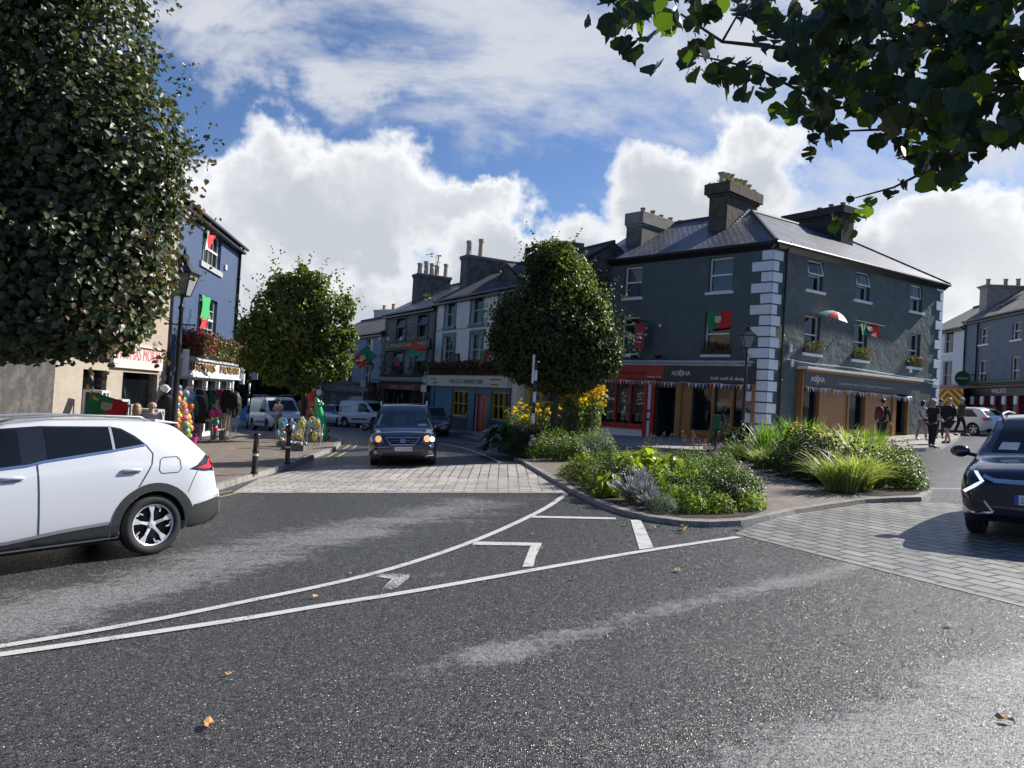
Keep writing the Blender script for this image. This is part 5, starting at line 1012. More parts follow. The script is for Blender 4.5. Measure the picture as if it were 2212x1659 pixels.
def crown(name, lobes, n, size, m, parent, seed, shape=LEAF_B, shell=.16, spray=60, sprayn=14, sl=.5, inner=.25, hang=.3):
    r = np.random.RandomState(seed); w = np.array([l[1].prod() ** (2 / 3) for l in lobes]); w /= w.sum(); k = r.choice(len(lobes), n, p=w)
    c = np.array([l[0] for l in lobes])[k]; ra = np.array([l[1] for l in lobes])[k]; d = r.normal(size=(n, 3)); d /= np.linalg.norm(d, axis=1, keepdims=True)
    # clumps: push radius with a lumpy function of direction
    lump = np.sin(d[:, 0] * 7 + k) * np.sin(d[:, 1] * 6 + k * 2) * np.sin(d[:, 2] * 8 + k * 3)
    rad = 1 - np.abs(r.normal(size=n)) * shell + lump * .12; ins = r.rand(n) < inner; rad[ins] = r.rand(ins.sum()) ** .5
    P = c + d * ra * rad[:, None]; N = d + np.array([0, 0, .5]) + r.normal(size=(n, 3)) * .55; S = size * r.uniform(.65, 1.25, n)
    Ps, Ns, Ss = [P], [N], [S]
    for i in range(spray):
        q = r.choice(len(lobes), p=w); dd = r.normal(size=3); dd[2] = abs(dd[2]) * .8 + .1 * r.normal(); dd /= np.linalg.norm(dd); b0 = lobes[q][0] + dd * lobes[q][1]
        t = np.linspace(0, 1, sprayn)[:, None]; ln = sl * r.uniform(.5, 1.2); pp = b0 + (dd + np.array([0, 0, .25])) * t * ln + r.normal(size=(sprayn, 3)) * size * .5 * (1.2 - t * .6)
        Ps.append(pp); Ns.append(r.normal(size=(sprayn, 3)) + np.array([0, 0, .6])); Ss.append(size * r.uniform(.6, 1.1, sprayn) * (1 - .3 * t[:, 0]))
    return leaf_mesh(name, np.vstack(Ps), np.vstack(Ns), np.concatenate(Ss), m, parent, shape, seed, hang)
BARK = mat('bark', (.075, .062, .05), .9, var=(6, .7, (.03, .026, .022)), bump=(14, .03))
def tree(name, label, base, lobes, n, size, m, seed, tr=.16, group=None, **k):
    T = thing(name, label, 'tree', group, base); r = random.Random(seed); b = MB(); base = Vector(base); top = Vector(lobes[0][0]); mid = base.lerp(Vector((base.x, base.y, top.z)), .45)
    b.tube([base - Vector((0, 0, .2)), base + Vector((.01, 0, .3)), mid + Vector((r.uniform(-.08, .08), 0, 0)), Vector((top.x, top.y, top.z - .1))], [tr * 1.35, tr, tr * .8, tr * .25], 10)
    b.obj('trunk', BARK, T, smooth=True); b = MB()
    for c, ra in lobes:
        c = Vector(c); s = base.lerp(Vector((base.x, base.y, max(c.z - ra[2] * .5, base.z + 1.6))), r.uniform(.75, .98)); m1 = s.lerp(c, .5) + Vector((r.uniform(-.2, .2), r.uniform(-.2, .2), -.1)); b.tube([s, m1, c], [tr * .45, tr * .3, tr * .12], 6)
        for j in range(5):
            e = c + Vector((r.uniform(-1, 1) * ra[0], r.uniform(-1, 1) * ra[1], r.uniform(-.6, 1) * ra[2])) * .8; b.tube([m1.lerp(c, .6), m1.lerp(e, .7) + Vector((0, 0, .1)), e], [tr * .15, tr * .1, tr * .04], 5)
    b.obj('branches', BARK, T, smooth=True); crown('crown', lobes, n, size, m, T, seed, **k); return T
LIMEL = leafmat('lime_leaf', (.036, .055, .022), (.10, .108, .055), .24, .42, .45)
p = at(-70, 1100, 12.6); tree('lime_tree', 'large dense lime tree overhanging the left pavement beside the white car', (p.x, p.y, gz(p.x) + H),
     lobes_px([(95,100,232,240,0),(188,330,212,220,-.2),(130,560,240,215,0),(60,690,150,95,-.4),(245,430,148,190,-.1),(272,640,82,110,.1),(190,700,130,80,-.2),(-120,300,330,420,.6),(-110,650,260,150,.3),(60,-150,220,200,0),(-100,-260,300,250,.5)], 12.4), 78000, .105, LIMEL, 11, tr=.26, shape=LEAF_A, spray=280, sprayn=15, sl=.62, shell=.15, inner=.3)
b = MB(); q = random.Random(5); r_ = np.random.RandomState(9); dead = [(430,360),(395,470),(250,660),(330,620),(355,770),(210,800),(160,690),(300,520),(420,440),(380,560),(240,745)]
C = []; 
for (x, y) in dead:
    for i in range(15): c = at(x + q.gauss(0, 16), y + q.gauss(0, 22), 11.3 + q.uniform(-.3, .3)); C.append(tuple(c))
lt = [o for o in bpy.data.objects if o.get('label', '').startswith('large dense lime')][0]
leaf_mesh('withered_leaves', np.array(C), r_.normal(size=(len(C), 3)), np.full(len(C), .09), leafmat('withered_leaf', (.12, .07, .035), (.075, .05, .025), .3), lt, LEAF_A, 3, .8)
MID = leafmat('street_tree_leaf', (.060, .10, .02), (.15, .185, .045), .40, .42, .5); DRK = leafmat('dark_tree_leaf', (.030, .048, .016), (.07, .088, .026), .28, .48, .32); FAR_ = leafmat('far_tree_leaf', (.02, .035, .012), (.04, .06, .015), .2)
p = gnd(652, 944); tree('street_tree', 'mid green broad tree with a timber stake on the pavement by the white van', (p.x, p.y, p.z + H),
     lobes_px([(645,640,52,58,0),(608,622,34,34,.3),(678,618,36,36,-.2),(590,668,50,42,.5),(700,668,46,44,-.4),(640,700,60,52,-.5),(745,668,24,36,0),(552,705,34,34,.2),(578,745,44,38,-.3),(700,735,52,40,.3),(640,765,62,44,.4),(748,728,26,30,.2),(548,775,36,34,.3),(602,802,44,36,-.4),(690,795,44,40,-.2),(733,790,28,36,.2),(650,832,30,20,0),(525,725,18,20,0),(655,592,16,22,0)], 33.5), 15000, .185, MID, 21, tr=.15, spray=130, sprayn=12, sl=.8, shell=.2, inner=.3)
b = MB(); p = gnd(668, 946); b.tube([p, p + Vector((0, 0, 2.5))], .06, 8); o = b.obj('timber_stake', mat('timber_stake', (.40, .36, .28), .8, var=(9, .5)), None); meta(o, 'round timber stake beside the trunk of the mid green tree', 'stake')
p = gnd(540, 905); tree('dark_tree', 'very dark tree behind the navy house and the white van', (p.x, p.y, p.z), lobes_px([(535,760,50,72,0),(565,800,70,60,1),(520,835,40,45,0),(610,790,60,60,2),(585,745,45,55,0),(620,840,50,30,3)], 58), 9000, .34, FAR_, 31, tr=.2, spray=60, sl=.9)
p = gnd(1193, 986); RT = tree('round_tree', 'dense dark egg-shaped tree rising from the yellow-flowered bed', (p.x, p.y, p.z + H),
     lobes_px([(1187,585,46,62,0),(1192,650,84,84,0),(1198,728,132,100,0),(1140,752,88,78,.3),(1262,752,82,82,-.2),(1205,800,112,52,0),(1112,690,48,52,.2),(1278,680,48,60,-.2),(1318,770,28,50,0),(1085,730,30,50,0),(1160,560,30,36,.2),(1215,560,32,40,-.2)], 25.5), 42000, .122, DRK, 41, tr=.14, spray=260, sprayn=12, sl=.65, shell=.17, inner=.28)
# paler leaf copies: sunlight on the round tree's crown put into their colour
lb = lobes_px([(1215,560,40,40,-.3),(1240,610,50,60,-.4),(1190,545,36,30,-.2),(1262,660,36,60,-.6),(1285,700,36,60,-.6),(1225,640,50,80,-.7)], 25.3); crown('sunlit_leaves', lb, 4200, .115, leafmat('sunlit_leaf', (.08, .11, .02), (.17, .19, .05), .42), RT, 42, spray=26, sprayn=9, sl=.35, shell=.2)
# overhanging lime branches: near the camera, upper right
def near_leaves():
    T = thing('overhanging_lime', 'near lime tree whose dark ragged leaves hang across the top right', 'tree', loc=(5.2, -1.5, gz(5.2))); q = random.Random(17); b = MB()
    b.tube([(5.2, -1.5, .1), (5.2, -1.4, 2.2), (5.0, -1.1, 4.5), (4.8, -.9, 6.5)], [.26, .22, .17, .1], 12); b.obj('trunk', BARK, T, smooth=True)
    br = [([(2450,-40,2.7),(2250,60,2.8),(1950,100,2.9),(1700,105,3.0),(1560,90,3.1),(1470,30,3.1)], .010), ([(2480,190,2.7),(2180,190,2.75),(1980,210,2.85),(1800,235,2.9),(1700,250,3)], .008), ([(1800,235,2.9),(1640,150,2.95),(1500,118,3.0),(1480,170,3.0)], .004),
          ([(2450,280,2.7),(2150,290,2.75),(2000,370,2.8),(1930,405,2.8),(1845,428,2.85)], .006), ([(2500,-80,2.7),(1900,-60,2.9),(1600,-30,3.1),(1420,-25,3.1),(1290,10,3.1)], .009), ([(2150,290,2.75),(2060,330,2.7),(1990,380,2.7)], .004), ([(2180,190,2.75),(1900,280,2.8),(1780,285,2.85)], .005),([(1950,100,2.9),(1850,160,2.9),(1760,250,2.9)], .005),([(1560,90,3.1),(1600,20,3.1),(1640,-30,3.1)], .004)]
    b = MB(); st = Vector((5.0, -1.0, 4.3))
    for pl, r in br:
        P = [at(*p) for p in pl]; b.tube(P, [r * (1.6 - 1.2 * i / (len(P) - 1)) for i in range(len(P))], 6)
        if pl[0][0] > 2400: b.tube([st, st.lerp(P[0], .5) + Vector((0, 0, .35)), P[0]], [.05, .03, r * 1.6], 8)
    b.obj('branches', mat('twig_bark', (.06, .045, .035), .8), T, smooth=True)
    spots = []
    def fill(poly, n, sc=1.):
        k = 0
        while k < n:
            x = q.uniform(min(p[0] for p in poly), max(p[0] for p in poly)); y = q.uniform(min(p[1] for p in poly), max(p[1] for p in poly)); ins = False; j = len(poly) - 1
            for i in range(len(poly)):
                if (poly[i][1] > y) != (poly[j][1] > y) and x < (poly[j][0] - poly[i][0]) * (y - poly[i][1]) / (poly[j][1] - poly[i][1]) + poly[i][0]: ins = not ins
                j = i
            if ins: spots.append((x, y, q.uniform(2.55, 3.3), q.uniform(.75, 1.15) * sc)); k += 1
    fill([(1640,-60),(2300,-60),(2300,300),(2080,300),(1960,270),(1800,250),(1720,200),(1700,120),(1650,60)], 330); fill([(1300,-40),(1660,-60),(1650,60),(1560,20),(1480,60),(1400,70),(1320,60)], 46, .9)
    fill([(1700,200),(1780,190),(1830,290),(1760,310),(1700,270)], 22, .8); fill([(1960,250),(2300,290),(2300,315),(2120,325),(2060,390),(1990,370),(1920,330),(1840,300)], 66, .85)
    fill([(1450,90),(1620,140),(1700,190),(1640,210),(1560,200),(1480,150)], 20, .8); fill([(1790,-60),(2300,-60),(2300,250),(1850,230),(1760,120)], 150)
    spots += [(1275,38,3,.85),(1413,150,3,1.1),(1500,165,3,.7),(1565,190,3,.95),(1605,200,2.9,.9),(1505,100,3,.8),(1535,90,3,.7),(1345,95,3,1),(1365,110,3,1.),(1390,60,3,1.1),(1440,45,3,1.15),(1330,50,3,1.),(1620,25,2.8,1.1),(1640,95,2.9,1),(1680,240,2.9,.8),(1570,155,2.95,.6),(1400,85,3,.9),
              (1868,455,2.85,.7),(1825,490,2.85,.6),(1840,505,2.85,.5),(1800,492,2.85,.5),(1812,480,2.85,.4),(1848,470,2.8,.45),(1880,435,2.8,.5),(1925,420,2.75,.6),(1950,400,2.75,.5),(2005,395,2.7,.9),(2055,370,2.7,.95),(2035,350,2.7,.9),(2000,345,2.7,1),(1800,470,2.85,.4),(1835,430,2.85,.35),(2195,285,2.7,1.1),(1895,305,2.8,.8),(1750,330,2.8,.65),(1755,300,2.8,.6)]
    def leafpoly(sz):
        n = 22; out = []
        for i in range(n):
            a = 2 * math.pi * i / n; r = .5 * (1 - .12 * math.cos(a * 2)); r *= 1 + (.035 if i % 2 else -.035) + q.uniform(-.05, .05)
            x = r * math.sin(a) * .98; y = -r * math.cos(a)
            if i == 0: y = -.40
            if i == n // 2: y = .72
            out.append((x * sz, y * sz))
        return out
    meshes = [MB(), MB(), MB()]
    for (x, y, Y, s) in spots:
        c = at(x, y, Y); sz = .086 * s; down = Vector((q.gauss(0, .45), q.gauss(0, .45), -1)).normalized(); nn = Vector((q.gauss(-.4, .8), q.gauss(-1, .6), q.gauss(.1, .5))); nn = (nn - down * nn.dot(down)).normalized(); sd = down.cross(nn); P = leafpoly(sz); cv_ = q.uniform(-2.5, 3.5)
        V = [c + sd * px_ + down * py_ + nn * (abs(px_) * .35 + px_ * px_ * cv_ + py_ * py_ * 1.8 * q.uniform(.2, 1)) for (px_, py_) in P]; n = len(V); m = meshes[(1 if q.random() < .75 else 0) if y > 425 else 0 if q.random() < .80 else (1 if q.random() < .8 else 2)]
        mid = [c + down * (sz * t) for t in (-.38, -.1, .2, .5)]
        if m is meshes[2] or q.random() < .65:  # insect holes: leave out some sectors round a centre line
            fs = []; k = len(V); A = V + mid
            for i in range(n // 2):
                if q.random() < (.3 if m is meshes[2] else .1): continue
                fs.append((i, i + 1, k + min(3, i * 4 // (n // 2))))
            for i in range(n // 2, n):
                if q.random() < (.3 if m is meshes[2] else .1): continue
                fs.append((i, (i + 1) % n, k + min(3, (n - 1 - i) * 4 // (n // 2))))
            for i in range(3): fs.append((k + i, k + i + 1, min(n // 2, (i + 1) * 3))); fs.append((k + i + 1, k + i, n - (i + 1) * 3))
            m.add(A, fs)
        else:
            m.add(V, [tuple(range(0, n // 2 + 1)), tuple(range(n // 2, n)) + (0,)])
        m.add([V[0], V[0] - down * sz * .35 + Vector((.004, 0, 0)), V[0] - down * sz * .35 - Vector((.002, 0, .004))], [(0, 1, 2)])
    for m, nm, mt in zip(meshes, ('leaves', 'leaves', 'withered_leaves'), (leafmat('near_leaf', (.020, .036, .010), (.035, .055, .014), .13, .4), leafmat('near_leaf_bright', (.05, .09, .012), (.09, .13, .02), .5, .4), leafmat('near_leaf_withered', (.20, .13, .08), (.12, .08, .04), .3))): m.obj(nm, mt, T)  # dark and bright leaf copies carry shade and backlight in their colour
near_leaves()
# ---------------------------------------------------------------- bed plants (prototypes at the origin, then copies)
def q3(r, s=1.): return Vector((r.gauss(0, s), r.gauss(0, s), r.gauss(0, s)))
def bush(name, label, cat, group, m, rad=.35, h=.5, n=900, ls=.05, seed=1, fl=None, fcol=None, fn=40, fs=.035, fz=1., shape=LEAF_B, flat=.5):
    T = thing(name, label, cat, group); r = np.random.RandomState(seed); d = r.normal(size=(n, 3)); d[:, 2] = np.abs(d[:, 2]); d /= np.linalg.norm(d, axis=1, keepdims=True)
    lump = 1 + .22 * np.sin(d[:, 0] * 6 + seed) * np.sin(d[:, 1] * 7) + .1 * r.normal(size=n); rr = (1 - .3 * r.rand(n) ** 2) * lump; P = d * rr[:, None] * np.array([rad, rad, h]); P[:, 2] += .03
    leaf_mesh('foliage', P, d + r.normal(size=(n, 3)) * .6 + np.array([0, 0, flat]), ls * r.uniform(.6, 1.3, n), m, T, shape, seed, .2)
    if fl:
        for k, (c, nm) in enumerate(fl):
            b = MB(); q = random.Random(seed + k)
            for _ in range(fn):
                a = q.uniform(0, 6.28); e = q.uniform(.35, 1); p = Vector((math.cos(a) * rad * (1 - e * e) ** .5, math.sin(a) * rad * (1 - e * e) ** .5, h * e * fz + .06)) * q.uniform(.95, 1.12)
                for j in range(5): t = j * 1.257 + q.random(); o = Vector((math.cos(t), math.sin(t), q.uniform(.1, .6))) * fs * q.uniform(.7, 1.1); s = o.cross(Vector((0, 0, 1))).normalized() * fs * .5; b.add([p, p + o * .6 + s, p + o, p + o * .6 - s], [(0, 1, 2, 3)])
            b.obj('blossoms', mat(nm, c, .6), T)
    return T
def blades(name, label, group, m, n=120, h=.8, w=.018, spread=.35, droop=.6, seed=1, base=.12, lean=(0, 0), cat='plant'):
    T = thing(name, label, cat, group); b = MB(); q = random.Random(seed)
    for _ in range(n):
        a = q.uniform(0, 6.28); bs = Vector((math.cos(a), math.sin(a), 0)) * q.uniform(0, base); dr = Vector((math.cos(a + q.gauss(0, .5)) + lean[0], math.sin(a + q.gauss(0, .5)) + lean[1], 0)); H_ = h * q.uniform(.55, 1.1); sp = spread * q.uniform(.3, 1.3); dp = droop * q.uniform(.3, 1.3); N = 6
        sd = Vector((-dr.y, dr.x, 0)).normalized(); sd = (sd + q3(q, .3)).normalized(); vs = []
        for i in range(N + 1):
            t = i / N; p = bs + dr * sp * (t ** 1.5) + Vector((0, 0, H_ * (t - dp * t ** 3 * .6))); ww = w * (1 - t ** 2.2) * .5 + .0008; vs += [p - sd * ww, p + sd * ww]
        b.add(vs, [(2 * i, 2 * i + 1, 2 * i + 3, 2 * i + 2) for i in range(N)])
    b.obj('blades', m, T); return T
LG = leafmat('leaf_light', (.14, .21, .03), (.27, .31, .06), .45); MG = leafmat('leaf_mid', (.07, .12, .022), (.15, .19, .04), .42); DG_ = leafmat('leaf_dark', (.02, .04, .012), (.045, .065, .02), .25); GG = leafmat('leaf_grey', (.14, .18, .13), (.24, .28, .22), .2, .7); RB = leafmat('leaf_bronze', (.09, .06, .03), (.12, .12, .03), .3)
GR1 = leafmat('grass_green', (.11, .20, .025), (.21, .29, .05), .45); GR2 = leafmat('grass_pale', (.24, .28, .09), (.42, .43, .20), .4); GR3 = leafmat('grass_dark', (.04, .075, .015), (.09, .12, .03), .35)
K = {}
K['light'] = bush('flowering_shrub', 'bright yellow-green leafy mound in the planting beds', 'shrub', 'yellow-green mounds in the beds', LG, .34, .42, 800, .06, 1)
K['mid'] = bush('leafy_shrub', 'mid green small-leaved mound in the planting beds', 'shrub', 'mid green mounds in the beds', MG, .36, .45, 1300, .045, 2)
K['dark'] = bush('dark_shrub', 'dark green dense low shrub in the planting beds', 'shrub', 'dark green shrubs in the beds', DG_, .40, .55, 1500, .045, 3)
K['white'] = bush('daisy_clump', 'leafy clump dotted with small white daisies', 'flowering plant', 'white daisy clumps in the beds', MG, .34, .5, 900, .045, 4, [((.75,.75,.68), 'daisy_white')], fn=46, fs=.03)
K['rose'] = bush('rose_bush', 'dark leafed bush carrying salmon orange blossoms', 'flowering plant', 'orange flowered bushes in the beds', DG_, .36, .55, 1100, .05, 5, [((.85,.25,.10), 'salmon_blossom')], fn=10, fs=.06, fz=1.05)
K['grey'] = bush('silver_shrub', 'rounded silver-green shrub in the planting beds', 'shrub', 'silver-green shrubs in the beds', GG, .42, .52, 2000, .035, 6)
K['bronze'] = bush('bronze_shrub', 'bronze and green mottled shrub in the planting beds', 'shrub', 'bronze shrubs in the beds', RB, .34, .45, 1000, .045, 7)
K['strap'] = blades('strap_leaf_plant', 'tall clump of bright green strap leaves fanning up in the beds', 'strap-leaved clumps in the beds', GR1, 90, .95, .035, .35, .35, 8)
K['grass'] = blades('ornamental_grass', 'pale striped ornamental grass arching over in the beds', 'pale arching grasses in the beds', GR2, 260, .66, .015, .45, .8, 9)
K['dgrass'] = blades('green_grass_tuft', 'dark green grassy tuft in the planting beds', 'green grassy tufts in the beds', GR3, 200, .55, .014, .35, .7, 10)
def hosta():
    T = thing('hosta', 'large drooping blue-green hosta at the left end of the yellow-flowered bed', 'plant'); q = random.Random(4); b = MB(); st = MB()
    for i in range(70):
        a = q.uniform(0, 6.28); e = q.uniform(.1, 1.2); d = Vector((math.cos(a), math.sin(a), 0)); p = d * (.75 * math.cos(e) * q.uniform(.6, 1)) + Vector((0, 0, .15 + .85 * math.sin(e))); tip = (d + Vector((0, 0, -.9)) + q3(q, .2)).normalized(); s = tip.cross(Vector((0, 0, 1))).normalized(); n = s.cross(tip); L = q.uniform(.3, .48)
        g = []
        for j in range(6):
            t = j / 5; w = .36 * L * math.sin(math.pi * min(1, t * .85 + .12)) ** .8
            for k in (-1, -.5, 0, .5, 1): g.append(p + tip * (L * t) + s * (w * k) + n * (-abs(k) * w * .45 + .12 * L * math.sin(t * 2.5)))
        b.add(g, [(j * 5 + k, j * 5 + k + 1, (j + 1) * 5 + k + 1, (j + 1) * 5 + k) for j in range(5) for k in range(4)]); st.tube([(0, 0, 0), p * .5 + Vector((0, 0, .1)), p], .008, 4)
    st.obj('stems', mat('green_stem', (.06, .1, .03), .6), T); b.obj('leaves', leafmat('hosta_leaf', (.035, .055, .035), (.06, .085, .045), .12, .35), T, smooth=True); return T
def rudbeckia(name, label, n, h, rad, seed, lean=(0, 0), fn=3):
    T = thing(name, label, 'flowering plant', 'tall yellow daisies around the round tree'); q = random.Random(seed); st = MB(); fl = MB(); ct = MB(); C = []
    for i in range(n):
        a = q.uniform(0, 6.28); r = rad * q.random() ** .5; H_ = h * q.uniform(.72, 1.05); b0 = Vector((math.cos(a) * r * .5, math.sin(a) * r * .5, 0)); tp = Vector((math.cos(a) * r + lean[0] * H_, math.sin(a) * r + lean[1] * H_, H_)); md = b0.lerp(tp, .5) + q3(q, .03); st.tube([b0, md, tp], .007, 4)
        for k in range(18): t = q.uniform(.12, .93); C.append(tuple(b0.lerp(tp, t) + q3(q, .05)))
        for k in range(fn):
            c = tp + q3(q, .06) + Vector((0, 0, .03)); nrm = (Vector((q.gauss(0, .5), q.gauss(-.5, .5), 1))).normalized(); x = nrm.orthogonal().normalized(); y = nrm.cross(x); R_ = q.uniform(.055, .085)
            for j in range(9): t = j * .698; o = x * math.cos(t) + y * math.sin(t); s = (x * -math.sin(t) + y * math.cos(t)) * R_ * .28; fl.add([c, c + o * R_ * .6 + s - nrm * .006, c + o * R_ - nrm * .018, c + o * R_ * .6 - s - nrm * .006], [(0, 1, 2, 3)])
            ct.ball(c, .014, 6, 4)
    st.obj('stems', mat('green_stem', (.06, .1, .03), .6), T); leaf_mesh('leaves', np.array(C), np.random.RandomState(seed).normal(size=(len(C), 3)) + np.array([0, 0, .5]), np.random.RandomState(seed + 1).uniform(.07, .15, len(C)), leafmat('rudbeckia_leaf', (.10, .14, .05), (.24, .27, .13), .35, .35, .8), T, LEAF_B, seed, .5)
    fl.obj('petals', leafmat('yellow_petal', (.85, .62, .03), (.88, .55, .02), .3), T); ct.obj('flower_centres', mat('green_brown_centre', (.25, .2, .03), .8), T); return T
def spikes(name, label, group, m1, m2, n=75, h=.5, rad=.3, seed=3):
    T = thing(name, label, 'plant', group); q = random.Random(seed); b = MB(); s = MB(); C = []
    for i in range(n):
        a = q.uniform(0, 6.28); d = Vector((math.cos(a), math.sin(a), 0)); t_ = q.random() ** .7; tp = d * rad * 1.5 * t_ + Vector((0, 0, h * (1.05 - .5 * t_) * q.uniform(.85, 1.1))); s.tube([d * .05, d * rad * .6 * t_ + Vector((0, 0, tp.z * .55)), tp], .004, 3)
        dd = (tp - (d * rad * .6 * t_ + Vector((0, 0, tp.z * .55)))).normalized(); b.tube([tp - dd * .14, tp - dd * .07, tp + dd * .02], [.011, .014, .004], 5)
        for k in range(9): C.append(tuple((d * .05).lerp(tp, q.uniform(.1, .7)) + q3(q, .025)))
    s.obj('stems', m1, T); b.obj('flower_spikes', m2, T); leaf_mesh('foliage', np.array(C), np.random.RandomState(seed).normal(size=(len(C), 3)), np.full(len(C), .04), GG, T, LEAF_B, 1); return T
K['lav'] = spikes('lavender', 'silvery lilac lavender', 'lavender on the island', mat('grey_stem', (.22, .25, .2), .7), mat('lavender_spike', (.46, .46, .43), .8, var=(5, .9, (.36, .31, .38))))
K['hosta'] = hosta()
K['big'] = bush('broad_leaf_plant', 'broad yellow-green leaves lit by the sun in the front bed', 'plant', 'broad-leaved plants in the front bed', leafmat('broad_leaf', (.16, .22, .03), (.30, .34, .06), .45), .30, .42, 60, .24, 12, shape=LEAF_A, flat=.2)
K['rud'] = rudbeckia('yellow_daisies', 'tall stand of yellow daisies right of the round tree trunk', 60, 2.2, .45, 5, (.06, 0), 4)
K['rud2'] = rudbeckia('yellow_daisies', 'shorter yellow daisies leaning left of the round tree trunk', 18, 1.35, .55, 6, (-.15, 0), 2)
def stalk(label, c, h, seed):
    T = thing('tall_stalk', label, 'flower', 'thin flower stalks over the front bed'); q = random.Random(seed); b = MB(); f = MB()
    for i in range(5):
        tp = Vector((q.gauss(0, .1), q.gauss(0, .1), h * q.uniform(.8, 1.05))); b.tube([(0, 0, 0), tp * .5 + q3(q, .02), tp], .0035, 4)
        for k in range(4): f.ball(tp + q3(q, .02) - Vector((0, 0, k * .035)), .018, 5, 4)
    b.obj('stems', mat('green_stem', (.06, .1, .03), .6), T); f.obj('blossoms', mat('stalk_%d' % seed, c, .7), T); return T
K['st1'] = stalk('thin red flower stalk in the front bed', (.5, .06, .04), .75, 1); K['st2'] = stalk('thin dusky seed stalk in the front bed', (.22, .14, .11), .85, 2)
def pompon():
    T = thing('pink_pompon_flower', 'round pink flower head at the right of the front bed', 'flower', 'pink flower heads at the right of the front bed'); b = MB(); b.tube([(0, 0, 0), (.02, 0, .3), (0, 0, .6)], .005, 5); b.obj('stem', mat('green_stem', (.06, .1, .03), .6), T); b = MB(); q = random.Random(2)
    for i in range(120): d = q3(q).normalized(); p = Vector((0, 0, .62)) + d * .055; s = q3(q, .02); b.add([p - s, p + d * .02, p + s], [(0, 1, 2)])
    b.obj('blossoms', mat('pink_pompon', (.60, .36, .52), .7), T); return T
K['pom'] = pompon()
used = set()
DESC = dict(light='yellow-green leafy mound', mid='mid green small-leaved shrub', dark='dark green dense shrub', white='white daisy clump', rose='orange-flowered dark bush', grey='silver-green rounded shrub', bronze='bronze mottled shrub', strap='clump of bright strap leaves', grass='pale striped arching grass', dgrass='dark green grassy tuft', lav='silvery lilac lavender', big='plant with broad sunlit yellow-green leaves', rud='tall stand of yellow daisies', rud2='leaning stand of shorter yellow daisies', st1='thin red flower stalks', st2='thin dusky seed stalks', pom='round pink flower head', hosta='large drooping blue-green hosta')
def where(x, y):
    if y < 1004 and x < 1340: bed, x0, x1, ym = 'round tree bed', 1070, 1330, 990
    elif x < 1535 or (x < 1640 and y > 1026): bed, x0, x1, ym = 'front bed', 1215, 1655, 1065
    else: bed, x0, x1, ym = 'right bed', 1545, 1995, 1025
    i = min(6, max(0, int((x - x0) / (x1 - x0) * 7))); return ('front' if y > ym else 'back') + ' ' + ['left end', 'far left', 'left of centre', 'centre', 'right of centre', 'far right', 'right end'][i] + ' of the ' + bed
def put(k, px, py, s=1., rz=None, sz=None, hh=HI, label=None):
    label = label or DESC[k] + ', ' + where(px, py)
    s *= 1.36 if 'right bed' in label else 1.14 if 'tree bed' in label else 1.02 if k != 'lav' else .88
    p = gnd(px, py); s *= rnd.uniform(.88, 1.12); rz = rnd.uniform(0, 6.28) if rz is None else rz; M = Matrix.Translation(p + Vector((0, 0, hh))) @ Matrix.Rotation(rz, 4, 'Z') @ Matrix.Diagonal((s, s, sz or s, 1))
    if k not in used: used.add(k); K[k].matrix_basis = M; o = K[k]
    else: o = dup(K[k], M)
    o['label'] = label; return o
# front bed
for k, x, y, s in [('mid',1236,1044,.95),('bronze',1265,1052,1.0),('mid',1290,1066,1.1),('light',1262,1030,.95),('mid',1310,1030,1.1),('bronze',1330,1050,1.),('dark',1330,1075,.95),('big',1310,1082,.8),('big',1350,1040,1.1),('lav',1362,1092,1.05),('lav',1395,1098,1.05),('lav',1375,1070,1.25),
                   ('lav',1410,1110,.8),('grey',1435,1117,.55),('big',1400,1035,1.2),('big',1440,1050,1.1),('light',1450,1080,1.),('light',1470,1108,.8),('mid',1490,1090,1.05),('light',1440,1100,.8),('strap',1460,1062,.55),('mid',1500,1055,1.15),('dgrass',1440,1030,1.1),('mid',1530,1075,1.1),('dark',1540,1100,.95),('mid',1510,1110,.9),
                   ('dark',1575,1108,.9),('mid',1575,1080,1.),('mid',1560,1050,1.1),('grey',1580,1048,.8),('white',1545,1030,1.),('mid',1480,1030,1.1),('light',1610,1112,.7),('dark',1600,1095,.85),('mid',1610,1082,.85),('light',1632,1108,.5),('light',1350,1015,.9),('mid',1400,1012,1.),('bronze',1460,1010,.95),('mid',1510,1018,1.),('strap',1500,1040,.6),('light',1380,1025,1.05),('light',1500,1118,.65),('dark',1465,1095,.8),('big',1490,1070,.7),('mid',1290,1015,.9),('light',1420,1060,1.),('mid',1350,1065,.9),('light',1555,1117,.7)]: put(k, x, y, s)
for x, y in ((1405,1010),(1395,1015),(1480,1000),(1440,1005)): put('st2', x, y, 1.)
for x, y in ((1490,1010),(1502,1012),(1512,1008)): put('st1', x, y, 1.)
for x, y, s in ((1552,1030,1.),(1545,1040,.9),(1532,1014,.9),(1600,1062,.7),(1522,1012,.8)): put('pom', x, y, s)
